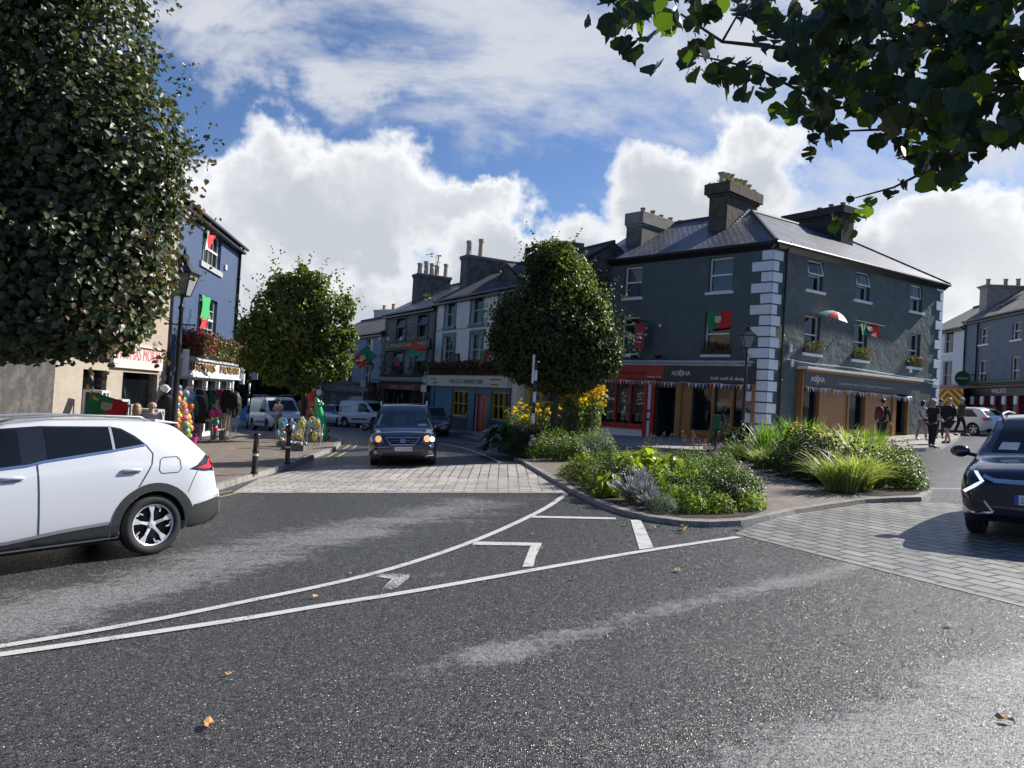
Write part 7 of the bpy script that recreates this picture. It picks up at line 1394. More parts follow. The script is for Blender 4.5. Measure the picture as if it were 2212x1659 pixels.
# people carrier facing the camera
top = [(-2.42,.7),(-2.38,1.1),(-2.25,1.5),(-2.1,1.66),(-1.7,1.72),(-.4,1.745),(.3,1.70),(.75,1.52),(1.45,1.10),(1.62,1.04),(2.1,.95),(2.34,.82),(2.42,.62)]; belt = [(-2.42,1.02),(0,1.0),(1.4,.95),(2.42,.78)]
def mpv():
    g = gnd(871, 1004).to_2d(); az = 277; h = Vector((math.cos(R(az)), math.sin(R(az)))); B_ = paint('dark_violet_car_paint', (.022, .020, .038), .16)
    c = Car('people_carrier', 'dark violet people carrier with one lit amber headlamp driving towards the crossing', 'car', carM(g - h * 1.45, az), 4.82, 1.9, top, belt, (-1.45, 1.45), .335, B_, zb=.22, roofw=.76, blunt=.15, endr=2.2)
    c.decal('windscreen', [[(-.76,1.08),(.76,1.08),(.62,1.61),(.3,1.635),(-.3,1.635),(-.62,1.61)]], mat('windscreen_glass', (.03, .04, .048), .05, spec=.4, coat=.2, var=(2.2, 1., (.10, .12, .13))), 'front', .006)
    c.decal('side_window', [[(-2.0,1.06),(1.2,1.0),(.55,1.5),(.2,1.62),(-1.9,1.62)]], CGL, 'side', .006, sides=(1, -1))
    c.decal('grille', [[(-.46,.80),(.46,.80),(.32,.64),(-.32,.64)]], mat('grille_black', (.010, .010, .011), .35, bump=(60, .004)), 'front', .01); c.strip('grille_trim', [(-.47,.81),(.47,.81),(.33,.63),(-.33,.63),(-.47,.81)], .022, CHR, 'front', .016)
    for z in (.69, .74): c.strip('grille_bar', [(-.34,z),(.34,z)], .012, mat('satin_strip', (.35, .36, .37), .3, metal=.6), 'front', .014)
    c.decal('emblem', [[(-.065,.67),(.065,.67),(.065,.77),(-.065,.77)]], CHR, 'front', .03); c.decal('lower_grille', [[(-.62,.28),(.62,.28),(.52,.42),(-.52,.42)]], mat('grille_black', (.010, .010, .011), .35), 'front', .008)
    for sg in (1, -1):
        f = lambda P: [(sg * y, z) for y, z in P]; c.decal('headlamp', [f([(.50,.68),(.60,.86),(.84,.92),(.90,.84),(.86,.70)])], LAMPC, 'front', .01)
        cy, cz = sg * .66, .775; N = 14; c.decal('lamp_reflector', [[(cy + .085 * math.cos(6.28 * k / N), cz + .085 * math.sin(6.28 * k / N)) for k in range(N)]], LIT, 'front', .02, label='lit amber lamp bowl')
        if sg > 0: c.decal('lamp_reflector', [[(.80 + .06 * math.cos(6.28 * k / N), .765 + .065 * math.sin(6.28 * k / N)) for k in range(N)]], LITW, 'front', .02, label='bright white lamp bowl')
        c.decal('fog_lamp', [f([(.60,.36),(.84,.40),(.84,.50),(.64,.46)])], mat('lamp_black', (.01, .01, .012), .1), 'front', .01); c.decal('fog_lens', [[(sg * .74 + .05 * math.cos(6.28 * k / N), .43 + .05 * math.sin(6.28 * k / N)) for k in range(N)]], LAMPC, 'front', .018)
        b = MB(); b.tube([(-1.9, sg * .68, 1.7), (-1.7, sg * .69, 1.79), (.0, sg * .69, 1.80), (.3, sg * .68, 1.70)], .02, 6); c.mk(b, 'roof_rail', CHR, smooth=True)
    c.strip('bumper_trim', [(.45,.31),(.85,.35)], .02, CHR, 'front', .014); c.plate('171-D-57044', 2.465, .52, 1)
    c.decal('dashboard_paper', [[(.42,1.10),(.68,1.10),(.66,1.16),(.42,1.16)]], mat('dash_paper', (.45, .55, .55), .6), 'front', .012); c.strip('windscreen_sticker', [(-.72,1.12),(-.63,1.42)], .035, mat('dash_paper', (.45, .55, .55), .6), 'front', .012)
    c.mirror(1.15, 1.06, B_, 1.15); c.wheelset(5, yo=.03); c.strip('bonnet_crease', [(-.62,1.02),(-.47,.84)], .01, mat('panel_gap', (.03, .03, .035), .8), 'front', .004); c.strip('bonnet_crease', [(.62,1.02),(.47,.84)], .01, mat('panel_gap', (.03, .03, .035), .8), 'front', .004)
mpv()
def van(name, label, M, L, W, H_, body, r, wb, nose, small=False):
    h = L / 2; hood = nose; top = [(-h,.6),(-h + .02,H_ - .15),(-h + .12,H_ - .03),(-h + .5,H_),(h - hood - 1.1,H_ - .02),(h - hood - .75,H_ - .12),(h - hood,1.18 if not small else 1.08),(h - .3,1.02 if not small else .95),(h - .05,.85),(h,.6)]
    belt = [(-h,1.05),(h - hood,1.05),(h,.85)]; c = Car(name, label, 'van', M, L, W, top, belt, (-wb / 2 - .1, wb / 2 - .05), r, body, zb=.26, roofw=.86, blunt=.1, endr=2.4); S2 = (1, -1); x0 = h - hood
    c.decal('windscreen', [[(-W * .41,1.16 if not small else 1.06),(W * .41,1.16 if not small else 1.06),(W * .37,H_ - .2),(-W * .37,H_ - .2)]], CGL, 'front', .006)
    zb_ = 1.12 if not small else 1.02; c.decal('side_window', [[(x0 - 1.35,zb_),(x0 - .35,zb_),(x0 - .62,H_ - .35),(x0 - .8,H_ - .2),(x0 - 1.3,H_ - .2)]], CGL, 'side', .006, sides=S2)
    seam = mat('panel_gap', (.03, .03, .035), .8); c.strip('door_seam', [(x0 - 1.42,.35),(x0 - 1.42,H_ - .12)], .015, seam, 'side', .004, sides=S2); c.strip('door_seam', [(x0 - .3,.95),(x0 - .35,.5),(x0 - .5,.35)], .015, seam, 'side', .004, sides=S2)
    c.decal('side_moulding', [[(-.8,.5),(x0 - .5,.5),(x0 - .5,.6),(-.8,.6)]], PLAS, 'side', .01, sides=S2)
    for wx in c.wheels: c.ring('arch_cladding', wx, r + .056, r + .10, PLAS, 0, 180)
    c.decal('bumper', [[(-W * .46,.3),(W * .46,.3),(W * .46,.56),(-W * .46,.56)]], PLAS, 'front', .012); c.decal('grille', [[(-.5,.60),(.5,.60),(.56,.74),(-.56,.74)]], mat('grille_black', (.010, .010, .011), .35), 'front', .01); c.strip('grille_bar', [(-.5,.68),(.5,.68)], .02, CHR, 'front', .016)
    for sg in S2:
        f = lambda P: [(sg * y, z) for y, z in P]; c.decal('headlamp', [f([(W * .30,.74),(W * .33,.92),(W * .45,1.0),(W * .475,.80),(W * .44,.70)])], LAMPC, 'front', .012); c.decal('tail_lamp', [f([(W * .42,.8),(W * .48,.8),(W * .48,1.2),(W * .42,1.2)])], TAILR, 'back', .01)
        c.decal('headlamp_side', [[(h - .1,.74),(h - .12,.90),(h - .5,1.0),(h - .55,.92)]], LAMPC, 'side', .01, sides=(sg,))
    c.plate('152-MO-407', h + .07, .43, 1); c.mirror(x0 - .3, 1.22 if not small else 1.12, PLAS, 1.25); c.wheelset(5, mat('hubcap', (.3, .31, .32), .4, metal=.5), yo=.03); return c
WV = paint('van_white', (.55, .57, .59), .35, coat=.6)
g = gnd(598, 939)
vA = van('panel_van', 'white panel van with roof rack bars parked nose-out beyond the navy shop', carM(gnd(600, 935).to_2d() + Vector((-1.0, 3.0)), 304), 4.97, 1.98, 1.98, WV, .34, 2.93, 1.05)
for x in (-1.6, -.6, .4):
    b = MB(); b.box(x - .04, -.85, 2.03, x + .04, .85, 2.07); b.box(x - .03, -.83, 1.93, x + .03, -.78, 2.04); b.box(x - .03, .78, 1.93, x + .03, .83, 2.04); vA.mk(b, 'roof_bar', GUT)
b = MB(); b.tube([(-2.1, .8, 2.09), (1.0, .8, 2.09)], .025, 6); b.tube([(-2.1, -.8, 2.09), (1.0, -.8, 2.09)], .025, 6); vA.mk(b, 'rack_rail', GUT)
vB = van('small_van', 'small white van with grey lettering on its side, half behind the people carrier', carM(gnd(800, 924).to_2d() + Vector((-.3, 1.2)), 326), 4.2, 1.75, 1.78, WV, .31, 2.7, .95, True)
vB.decal('side_lettering', [[(-1.6 + .0,1.35),(-.85,1.35),(-.85,1.41),(-1.6,1.41)],[(-1.6,1.24),(-.95,1.24),(-.95,1.29),(-1.6,1.29)],[(-1.9,1.2),(-1.68,1.2),(-1.68,1.42),(-1.9,1.42)],[(-1.7,1.03),(-.9,1.03),(-.9,1.06),(-1.7,1.06)]], mat('van_grey_lettering', (.22, .25, .3), .5), 'side', .008, sides=(1, -1))
def hatch(name, label, M, body, L=4.2, W=1.75, H_=1.5, est=False, plate=None, group=None):
    h = L / 2; t = [(-h,.6),(-h + .03,.95),(-h + .12,1.0 if est else 1.02),(-h + (.55 if est else .5),H_ - .1),(-h + .9,H_ - .02),(-.3,H_),(.3,H_ - .05),(h - 1.35,.98),(h - 1.2,.93),(h - .3,.82),(h - .03,.68),(h,.55)]
    c = Car(name, label, 'car', M, L, W, t, [(-h,.93),(0,.9),(h,.75)], (-h + .82, h - .85), .32, body, zb=.2, roofw=.74, blunt=.16, endr=2.2, group=group); S2 = (1, -1)
    c.decal('side_window', [[(-h + .55,.98),(h - 1.5,.93),(.35,H_ - .14),(-.2,H_ - .09),(-h + 1.0,H_ - .12)]], CGL, 'side', .006, sides=S2); c.strip('pillar', [(.0,.93),(.0,H_ - .1)], .07, PLAS, 'side', .01, sides=S2); c.decal('windscreen', [[(-W * .4,.98),(W * .4,.98),(W * .33,H_ - .1),(-W * .33,H_ - .1)]], CGL, 'front', .006)
    c.decal('rear_window', [[(-W * .36,1.04),(W * .36,1.04),(W * .31,H_ - .16),(-W * .31,H_ - .16)]], CGL, 'back', .006); c.decal('bumper', [[(-W * .44,.24),(W * .44,.24),(W * .44,.36),(-W * .44,.36)]], PLAS, 'back', .01); c.decal('grille', [[(-.4,.42),(.4,.42),(.45,.58),(-.45,.58)]], PLAS, 'front', .01)
    for sg in S2:
        f = lambda P: [(sg * y, z) for y, z in P]; c.decal('tail_lamp', [f([(W * .28,.80),(W * .47,.78),(W * .475,.92),(W * .28,.90)])], TAILR, 'back', .01); c.decal('tail_lamp', [[(-h + .02,.79),(-h + .32,.86),(-h + .3,.92),(-h + .02,.92)]], TAILR, 'side', .01, sides=(sg,)); c.decal('headlamp', [f([(W * .26,.62),(W * .44,.64),(W * .455,.78),(W * .3,.72)])], LAMPC, 'front', .01)
    c.strip('sill_trim', [(-h + .3,.47),(h - .4,.42)], .03, mat('satin_strip', (.35, .36, .37), .3, metal=.6), 'side', .01, sides=S2); c.strip('door_seam', [(.0,.92),(.0,.3)], .012, mat('panel_gap', (.03, .03, .035), .8), 'side', .004, sides=S2); c.mirror(.75, .98, body, .9); c.wheelset(5, yo=.03)
    if plate: c.plate(plate[0], (h + .06) * plate[1], plate[2], plate[1])
    return c
SIL = paint('silver_car_paint', (.28, .30, .32), .3, .5); GRC = paint('dark_grey_car_paint', (.05, .055, .07), .25, .3)
hatch('parked_car', 'silver hatchback parked far down the street behind the small white van', carM(gnd(728, 920).to_2d() + Vector((0, .5)), 318), SIL)
hatch('parked_car', 'dark hatchback mostly hidden behind the people carrier by the blue gate', carM(gnd(946, 941).to_2d() + Vector((-.5, 1.2)), 280), paint('black_green_paint', (.02, .025, .024), .2), plate=('09-MO-52', 1, .5))
e = hatch('parked_car', 'white estate car with red tail lamps parked behind the group of people', from_contact(2101, 940, 114, -1.5, 1, 1.83), WP, 4.7, 1.83, 1.48, True, ('201-MO-88', -1, .72))
hatch('parked_car', 'dark grey car behind the white estate at the right edge', carM(gnd(2192, 922).to_2d() + Vector((.6, .5)), 100), GRC, 4.3, 1.8, 1.5)
# ambulance-style van with chevrons
def amb():
    p = at(2049, 900, 58).to_2d(); az = math.degrees(math.atan2(p.y, p.x)); M = carM(p, az); T = thing('chevron_van', 'tall van whose rear doors carry yellow and red chevrons, beyond the corner', 'van', M=M)
    c = type('o', (), {})(); b = MB(); b.box(0, -1.05, .45, 3.6, 1.05, 2.75)
    def mk(b, n, m, par=None, bevel=0):
        me = bpy.data.meshes.new(n); me.from_pydata([tuple(v) for v in b.v], [], b.f); me.materials.append(m); o = bpy.data.objects.new(n, me); col.objects.link(o); o.parent = par or T
        if bevel: q = o.modifiers.new('b', 'BEVEL'); q.width = bevel; q.segments = 3
        return o
    mk(b, 'body', WV, bevel=.12); b = MB(); b.add([(3.5, -1.0, .5), (5.2, -1.0, .5), (5.2, -1, 1.1), (4.6, -1, 1.3), (4.0, -.95, 2.3), (3.5, -.95, 2.5), (3.5, 1.0, .5), (5.2, 1.0, .5), (5.2, 1, 1.1), (4.6, 1, 1.3), (4.0, .95, 2.3), (3.5, .95, 2.5)], [(0,1,2,3,4,5),(11,10,9,8,7,6),(1,7,8,2),(2,8,9,3),(3,9,10,4),(4,10,11,5),(0,6,7,1)]); mk(b, 'cab', WV, bevel=.04)
    ym, rm = mat('chevron_yellow', (.80, .72, .05), .5), mat('chevron_red', (.60, .06, .03), .5); Y_, R_ = MB(), MB()
    # V chevrons, apex at top centre, clipped to the doors
    W2, z0, z1 = 1.0, .75, 2.62; n = 0; st = .27; k = 0
    apex = z1 + 1.4
    while apex - st > z0 - .0:
        for sg in (1, -1):
            for j in range(10):
                ya, yb = W2 * j / 10, W2 * (j + 1) / 10; f = lambda y, a: min(z1, max(z0, a - y * 1.15)); P = [(-.012, sg * ya, f(ya, apex - st)), (-.012, sg * yb, f(yb, apex - st)), (-.012, sg * yb, f(yb, apex)), (-.012, sg * ya, f(ya, apex))]
                if P[2][2] - P[1][2] > .001 or P[3][2] - P[0][2] > .001: (Y_ if k % 2 else R_).add(P, [(0, 1, 2, 3)])
        apex -= st; k += 1
    mk(Y_, 'yellow_chevrons', ym); mk(R_, 'red_chevrons', rm); b = MB(); b.box(-.03, -.85, 2.66, .05, .85, 2.74); mk(b, 'light_bar', mat('amber_bar', (.6, .2, .1), .3))
    for x in (.9, 4.3):
        for s_ in (1, -1): b = MB(); b.lathe([(.02, s_ * 1.0), (.36, s_ * 1.0), (.36, s_ * .78), (.02, s_ * .78)], 24, (x, 0, .36), 'Y'); mk(b, 'wheel', TYRE)
    b = MB(); b.box(-.06, -1.0, .38, .2, 1.0, .58); mk(b, 'bumper', PLAS)
amb()
# ================================================================ CORNER BUILDING DRESSING
for W, k, lab, cs in ((WL, 'd', 'dark red flowers on the white sill left of the corner', ((.18,.01,.015),(.28,.02,.02))), (WR, 'd', 'pale pink and green flowers on the sill right of the corner', ((.6,.2,.25),(.5,.45,.2))), (WR, 'e', 'coral and lime flowers on the middle first-floor sill', ((.6,.15,.1),(.35,.45,.1))), (WR, 'f', 'russet flowers on the farthest first-floor sill', ((.35,.06,.05),(.5,.2,.12)))):
    r = (hl if W is WL else hr)[k]; flowerbox(W.P, r[0] - .05, r[2] + .1, -.08, .1, r[1], lab, cs, 260, h=.35, drop=.1, boxm=mat('black_trough', (.03, .03, .03), .6))
r = hl['d']; zt_ = r[3] + .05
flag(None, None, [WL.P(r[0] + .16, .03, zt_), WL.P(r[0] + .18, .04, zt_ - .82), WL.P(r[2] + .02, .06, zt_ - .72), WL.P(r[2] + .04, .03, zt_ + .02)], 'green and red flag with cream crest hung in the window above the charcoal fascia', .5)
r = hr['e']; zt_ = r[3]
flag(WR.P(r[0] - .1, .1, zt_ + .12), WR.P(r[2] + .2, .7, zt_ - .05), [WR.P(r[0] + .1, .15, zt_ + .05), WR.P(r[0] - .05, .5, zt_ - .55), WR.P(r[2] + .25, .6, zt_ - .6), WR.P(r[2] - .1, .6, zt_ - .05)], 'rumpled green and red flag over the middle first-floor window', .4)
def umbrella():
    r = hr['d']; c = WR.P((r[0] + r[2]) / 2 + .35, .75, r[3] - .1); T = thing('umbrella', 'open red, green and cream umbrella hung over the first window right of the corner', 'umbrella', loc=c); ax = (WR.n * .35 + Vector((0, 0, 1)) + WR.d * .1).normalized(); x = ax.orthogonal().normalized(); y = ax.cross(x)
    cs = [mat('umb_red', (.75, .05, .05), .6), mat('umb_cream2', (.75, .62, .35), .6), mat('umb_green', (.30, .62, .42), .6), mat('umb_cream', (.3, .6, .4), .6)]
    for i in range(8):
        b = MB(); g = []; N = 5
        for j in range(N + 1):
            for k in range(3): a = 6.2832 * (i + k / 2) / 8; rr = .66 * j / N * (1 - .05 * (k == 1) * j / N); g.append(c + (x * math.cos(a) + y * math.sin(a)) * rr + ax * (.30 * (1 - (j / N) ** 2)))
        b.add(g, [(j * 3 + k, j * 3 + k + 1, (j + 1) * 3 + k + 1, (j + 1) * 3 + k) for j in range(N) for k in range(2)]); b.obj('panel', cs[i % 4], T, smooth=True)
    b = MB(); b.tube([c + ax * .42, c - ax * .45], .012, 6); b.obj('shaft', GUT, T)
umbrella()
# ================================================================ STREET FURNITURE
IRON = mat('black_iron', (.012, .012, .013), .35, coat=.3, bump=(40, .001)); LGL = glassmat('lantern_glass', tr=.8)
def lamp(px_, Y, s, label):
    p = at(px_, 900, Y); p = Vector((p.x, p.y, gz(p.x) + H)); T = thing('street_lamp', label, 'street lamp', 'black lantern street lamps', p); A = Matrix.Translation(p) @ Matrix.Scale(s, 4)
    b = MB(A); b.lathe([(.16,0),(.16,.08),(.13,.12),(.12,.7),(.135,.74),(.10,.82),(.085,.9),(.075,1.2),(.085,1.24),(.065,1.3),(.052,3.0),(.07,3.05),(.05,3.12),(.042,3.75),(.07,3.8),(.035,3.86),(.03,4.0),(.06,4.03),(.06,4.06)], 16); b.obj('post', IRON, T, smooth=True)
    b = MB(A); b.tube([(-.3,0,3.45),(.3,0,3.45)], .016, 6); b.ball((-.31,0,3.45), .03, 8, 6); b.ball((.31,0,3.45), .03, 8, 6); b.obj('ladder_bar', IRON, T)
    q = [(-1,-1),(1,-1),(1,1),(-1,1)]; b = MB(A); z0, z1 = 4.06, 4.52; r0, r1 = .12, .235
    for (x, y) in q: b.tube([(x * r0, y * r0, z0), (x * r1, y * r1, z1)], .014, 6)
    for i in range(4):
        for (r_, z) in ((r0, z0), (r1, z1)): a, c = q[i], q[(i + 1) % 4]; b.tube([(a[0] * r_, a[1] * r_, z), (c[0] * r_, c[1] * r_, z)], .015, 6)
    b.lathe([(.40, z1), (.40, z1 + .02), (.16, z1 + .2), (.15, z1 + .23), (.10, z1 + .25), (.09, z1 + .33), (.12, z1 + .35), (.05, z1 + .4), (.02, z1 + .43), (.035, z1 + .46), (.005, z1 + .58)], 4, ph=math.pi / 4); LN = b.obj('lantern', IRON, T)
    b = MB(A)
    for i in range(4): a, c = q[i], q[(i + 1) % 4]; b.quad((a[0] * r0, a[1] * r0, z0), (c[0] * r0, c[1] * r0, z0), (c[0] * r1, c[1] * r1, z1), (a[0] * r1, a[1] * r1, z1))
    b.obj('pane', LGL, LN); b = MB(A); b.lathe([(.02, z0), (.03, z0 + .15), (.05, z0 + .2), (.04, z0 + .32), (.005, z0 + .36)], 10); b.obj('bulb', mat('frosted_bulb', (.7, .7, .66), .3), LN, smooth=True)
lamp(376, 15.2, .94, 'tall black lantern lamp in front of the navy house, largest of the three'); lamp(1606, 25.6, .86, 'black lantern lamp before the tan shopfront and white quoins'); lamp(793, 52, .9, 'small far black lantern lamp before the pale blue house')
def bollard(px_, py_, label, h=.96, post=False):
    p = gnd(px_, py_, H); T = thing('bollard', label, 'bollard', 'black bollards on the pavement edge', p); A = Matrix.Translation(p); b = MB(A)
    b.lathe([(.085,0),(.085,.05),(.07,.07),(.066,h * .52),(.078,h * .54),(.078,h * .58),(.064,h * .6),(.06,h * .88),(.085,h * .9),(.09,h * .95),(.075,h),(.01,h + .005)], 16); b.obj('post', IRON, T, smooth=True); b = MB(A); b.lathe([(.067,h * .45),(.0675,h * .50)], 16); b.obj('reflector_band', WHITE, T)
bollard(549, 1024, 'black cast bollard nearest the white car on the left pavement'); bollard(620, 1002, 'black cast bollard just left of the folding stand of toys')
def striped(px_, py_, h, label, boards, name='crossing_pole', r=.055):
    p = gnd(px_, py_, H); T = thing(name, label, 'pole', None, p); A = Matrix.Translation(p); n = 9
    for i in range(n): b = MB(A); b.tube([(0, 0, h * i / n), (0, 0, h * (i + 1) / n)], r, 12); b.obj('white_band' if i % 2 else 'black_band', WHITE if i % 2 else IRON, T, smooth=True)
    for (x0, z0, x1, z1, y, m, nm) in boards: b = MB(A); b.box(x0, y - .03, z0, x1, y + .03, z1); b.obj(nm, m, T, bevel=.02)
GREYP = mat('grey_plastic', (.45, .46, .47), .5)
striped(533, 926, 4.0, 'black and white striped crossing pole beside the white panel van', [(.08, 2.9, .45, 3.9, 0, GREYP, 'signal_head'), (-.06, 3.9, .25, 4.1, 0, WHITE, 'top_light')]); striped(1147, 986, 3.0, 'black and white striped crossing pole left of the round tree trunk', [(-.12, 2.25, -.05, 3.15, 0, WHITE, 'sign_edge'), (-.05, 2.9, .1, 2.96, 0, WHITE, 'bracket')], r=.05)
T = thing('parking_sign', 'round white P disc over a small plate on a thin pole above the people carrier', 'sign', loc=gnd(910, 938)); p = gnd(910, 938); A = Matrix.Translation(p)
b = MB(A); b.tube([(0, 0, 0), (0, 0, 3.35)], .035, 8); b.obj('pole', mat('grey_pole', (.3, .3, .3), .4, .5), T)
zz = CAMZ + (857 - 826) / F * p.y - p.z; b = MB(A); b.lathe([(.01, -.05), (.165, -.05), (.165, -.04), (.01, -.04)], 24, (0, 0, zz), 'Y'); DS = b.obj('disc', WHITE, T); b = MB(A); b.lathe([(.165, -.048), (.19, -.06), (.165, -.062)], 24, (0, 0, zz), 'Y', cap=False); b.obj('rim_ring', mat('sign_dark_blue', (.02, .03, .10), .4), DS)
b = MB(); text_mb(b, 'P', .27, p + Vector((0, -.055, zz - .09)), Vector((1, 0, 0)), Vector((0, 0, 1)), Vector((0, -1, 0)), .004); b.obj('letter', INK, DS); b = MB(A); b.box(-.16, -.06, zz - .68, .13, -.045, zz - .3); b.obj('time_plate', WHITE, T)
T = thing('traffic_sign', 'pale rectangular sign back on a pole between the parked silver hatchback and far lamp', 'sign', loc=gnd(779, 921)); p = gnd(779, 921); A = Matrix.Translation(p); b = MB(A); b.tube([(0, 0, 0), (0, 0, 2.6)], .04, 8); b.obj('pole', mat('grey_pole', (.3, .3, .3), .4, .5), T); zz = CAMZ + (854 - 840) / F * p.y - p.z; b = MB(A); b.box(-.17, -.06, zz - .25, .17, -.04, zz + .25); b.obj('panel', GREYP, T, bevel=.02)
T = thing('ticket_post', 'black post topped by a small dark green box before the tan shop window', 'post', loc=gnd(1543, 988)); p = gnd(1543, 988, H); A = Matrix.Translation(p); b = MB(A); b.lathe([(.08,0),(.08,.1),(.055,.12),(.055,.8),(.07,.82),(.07,.86)], 12); b.obj('post', IRON, T, smooth=True); b = MB(A); b.box(-.11, -.08, .86, .11, .08, 1.3); b.obj('box', mat('bottle_green', (.02, .10, .05), .4), T, bevel=.02)
def bowl(x, y, Y, label): pass
# ================================================================ PEOPLE
SKIN = mat('skin', (.50, .30, .22), .55, var=(8, .3, (.42, .22, .16))); HAIRB = mat('brown_hair', (.06, .035, .02), .6, bump=(60, .01)); HAIRL = mat('blond_hair', (.38, .26, .13), .6, var=(12, .6), bump=(50, .01)); HAIRG = mat('grey_hair', (.35, .33, .31), .6, bump=(60, .01)); HAIRK = mat('black_hair', (.012, .01, .01), .5, bump=(60, .01)); SHOE = mat('dark_shoe', (.02, .018, .016), .5); SHOEW = mat('white_shoe', (.6, .6, .6), .5)
def skin_mesh(chains, sub=2):
    """chains of (point, radius); equal first points join"""
    V, E, Rd, key = [], [], [], {}
    for ch in chains:
        last = None
        for (p, r) in ch:
            k = tuple(round(c, 4) for c in p)
            if k not in key: key[k] = len(V); V.append(p); Rd.append(r if isinstance(r, tuple) else (r, r))
            i = key[k]
            if last is not None: E.append((last, i))
            last = i
    me = bpy.data.meshes.new('s'); me.from_pydata(V, E, []); o = bpy.data.objects.new('s', me); col.objects.link(o); o.modifiers.new('k', 'SKIN')
    for i, r in enumerate(Rd): me.skin_vertices[0].data[i].radius = r; me.skin_vertices[0].data[i].use_root = (i == 0)
    s = o.modifiers.new('u', 'SUBSURF'); s.levels = sub; s.render_levels = sub; dg = bpy.context.evaluated_depsgraph_get(); m = bpy.data.meshes.new_from_object(o.evaluated_get(dg)); bpy.data.objects.remove(o); m.materials.clear(); return m
def person(label, px_, py_, az, h, top, bottom, hair, pose='stand', sleeves='short', shorts=False, skirt=False, shoe=None, stride=.0, lean=0., head=(0, 0), fat=1., hh=H, Y=None, extra=None, hairlen=0, cap=None, bald=False, seed=0):
    p = gnd(px_, py_, hh) if Y is None else Vector(((px_ - CX) / F * Y, Y, gz((px_ - CX) / F * Y) + hh)); a = R(az); s = h / 1.76; A = Matrix.Translation(p) @ Matrix.Rotation(a, 4, 'Z') @ Matrix.Scale(s, 4)
    T = thing('person', label, 'person', M=A); f = fat; kn = {}; st = stride
    def L(x, z): return x + lean * max(0, z - .95)
    hip, che, nec = (L(0, .96), 0, .96), (L(.0, 1.30), 0, 1.30), (L(.0, 1.47), 0, 1.47); hx = L(.03, 1.62) + head[0]
    arms = {'stand': ((.02, .25, 1.13), (.10, .24, .88)), 'cross': ((.08, .26, 1.17), (.27, .0, 1.22)), 'bag': ((-.02, .26, 1.15), (.2, .18, 1.02)), 'swing': ((.12, .24, 1.15), (.30, .22, .98))}[pose if pose != 'hips' else 'stand']
    legs = {}
    for sg in (1, -1):
        d = st * sg; legs[sg] = ((d * .45 + .03, sg * .105, .52), (d - .02, sg * .11, .09), (d + .13, sg * .125, .035))
    def arm(sg): e, w = arms; sw = -st * .5 * sg; el = (L(e[0] + sw * .5, 1.15), sg * e[1] * (1 + .1 * (f - 1)), e[2]); wr = (L(w[0] + sw, 1.0), (sg * w[1] if pose != 'cross' else -sg * .06), w[2] - (0 if pose != 'cross' else .04 * sg)); return el, wr
    sh = {sg: (L(0, 1.42), sg * .185, 1.42) for sg in (1, -1)}; ch = [[(hip, .08 * f), ((L(0, 1.12), 0, 1.12), .08 * f), (che, .085 * f), (nec, .062), ((hx - .02, 0, 1.54), .055), ((hx, 0, 1.62), (.078, .088)), ((hx + .005, 0, 1.70), (.070, .078))]]; fing = MB()
    for sg in (1, -1):
        el, wr = arm(sg); k, an, to = legs[sg]; ch.append([(che, .085 * f), (sh[sg], .055), (el, .042), (wr, .027)]); ch.append([(hip, .08 * f), ((0, sg * .10, .86), .07 * f), (k, .058), (an, .038), (to, .034)])
        W_ = Vector(wr); dv = (W_ - Vector(el)).normalized(); sd = dv.cross(Vector((0, 0, 1)) if abs(dv.z) < .8 else Vector((1, 0, 0))).normalized(); cu = dv.cross(sd).normalized() * (.3 * sg)
        fing.tube([W_, W_ + dv * .05, W_ + dv * .09], [.024, .034, .030], 8)
        for q in range(4): o = sd * (.024 - .016 * q); ln = (.062, .072, .068, .052)[q]; fing.tube([W_ + dv * .08 + o, W_ + dv * (.08 + ln * .6) + o + cu * .01, W_ + dv * (.08 + ln) + o + cu * .05], [.0085, .008, .006], 5)
        fing.tube([W_ + dv * .03 + sd * .028, W_ + dv * .065 + sd * .05, W_ + dv * .095 + sd * .052 + cu * .03], [.011, .009, .007], 5)
    m = skin_mesh(ch); bm = bmesh.new(); bm.from_mesh(m); t2 = bpy.data.meshes.new('t'); fc = MB()
    fc.v, fc.f = [Vector(v) for v in fing.v], fing.f; fc.add([(hx + .083, -.012, 1.60), (hx + .083, .012, 1.60), (hx + .112, 0, 1.595), (hx + .08, 0, 1.645)], [(0, 1, 2), (0, 2, 3), (1, 3, 2)])
    for sg in (1, -1): fc.ball((hx, sg * .084, 1.615), .022, 6, 5, (.8, .4, 1.2))
    fc.tube([(hx + .083, -.022, 1.572), (hx + .090, 0, 1.570), (hx + .083, .022, 1.572)], .005, 4)
    t2.from_pydata([tuple(v) for v in fc.v], [], fc.f); bm.from_mesh(t2); bm.to_mesh(m); bm.free(); m.polygons.foreach_set('use_smooth', [True] * len(m.polygons)); m.materials.append(SKIN); m.name = 'body'
    def put_(name, me, mt, par=T): o = bpy.data.objects.new(name, me); col.objects.link(o); o.parent = par; me.materials.clear(); me.materials.append(mt); me.polygons.foreach_set('use_smooth', [True] * len(me.polygons)); return o
    put_('body', m, SKIN); g = .014
    c = [[((L(0, .84), 0, .84), .165 * f), ((L(0, 1.12), 0, 1.12), .145 * f), (che, .155 * f), ((L(0, 1.43), 0, 1.43), .085)]]
    for sg in (1, -1):
        el, wr = arm(sg); e_ = el if sleeves == 'long' else tuple(Vector(sh[sg]).lerp(Vector(el), .75)); cc = [(che, .155 * f), (sh[sg], .078), (e_, .058 if sleeves == 'short' else .052)]
        if sleeves == 'long': cc.append((tuple(Vector(el).lerp(Vector(wr), .9)), .040))
        c.append(cc)
    put_('jacket' if sleeves == 'long' else 'shirt', skin_mesh(c), top)
    c = []
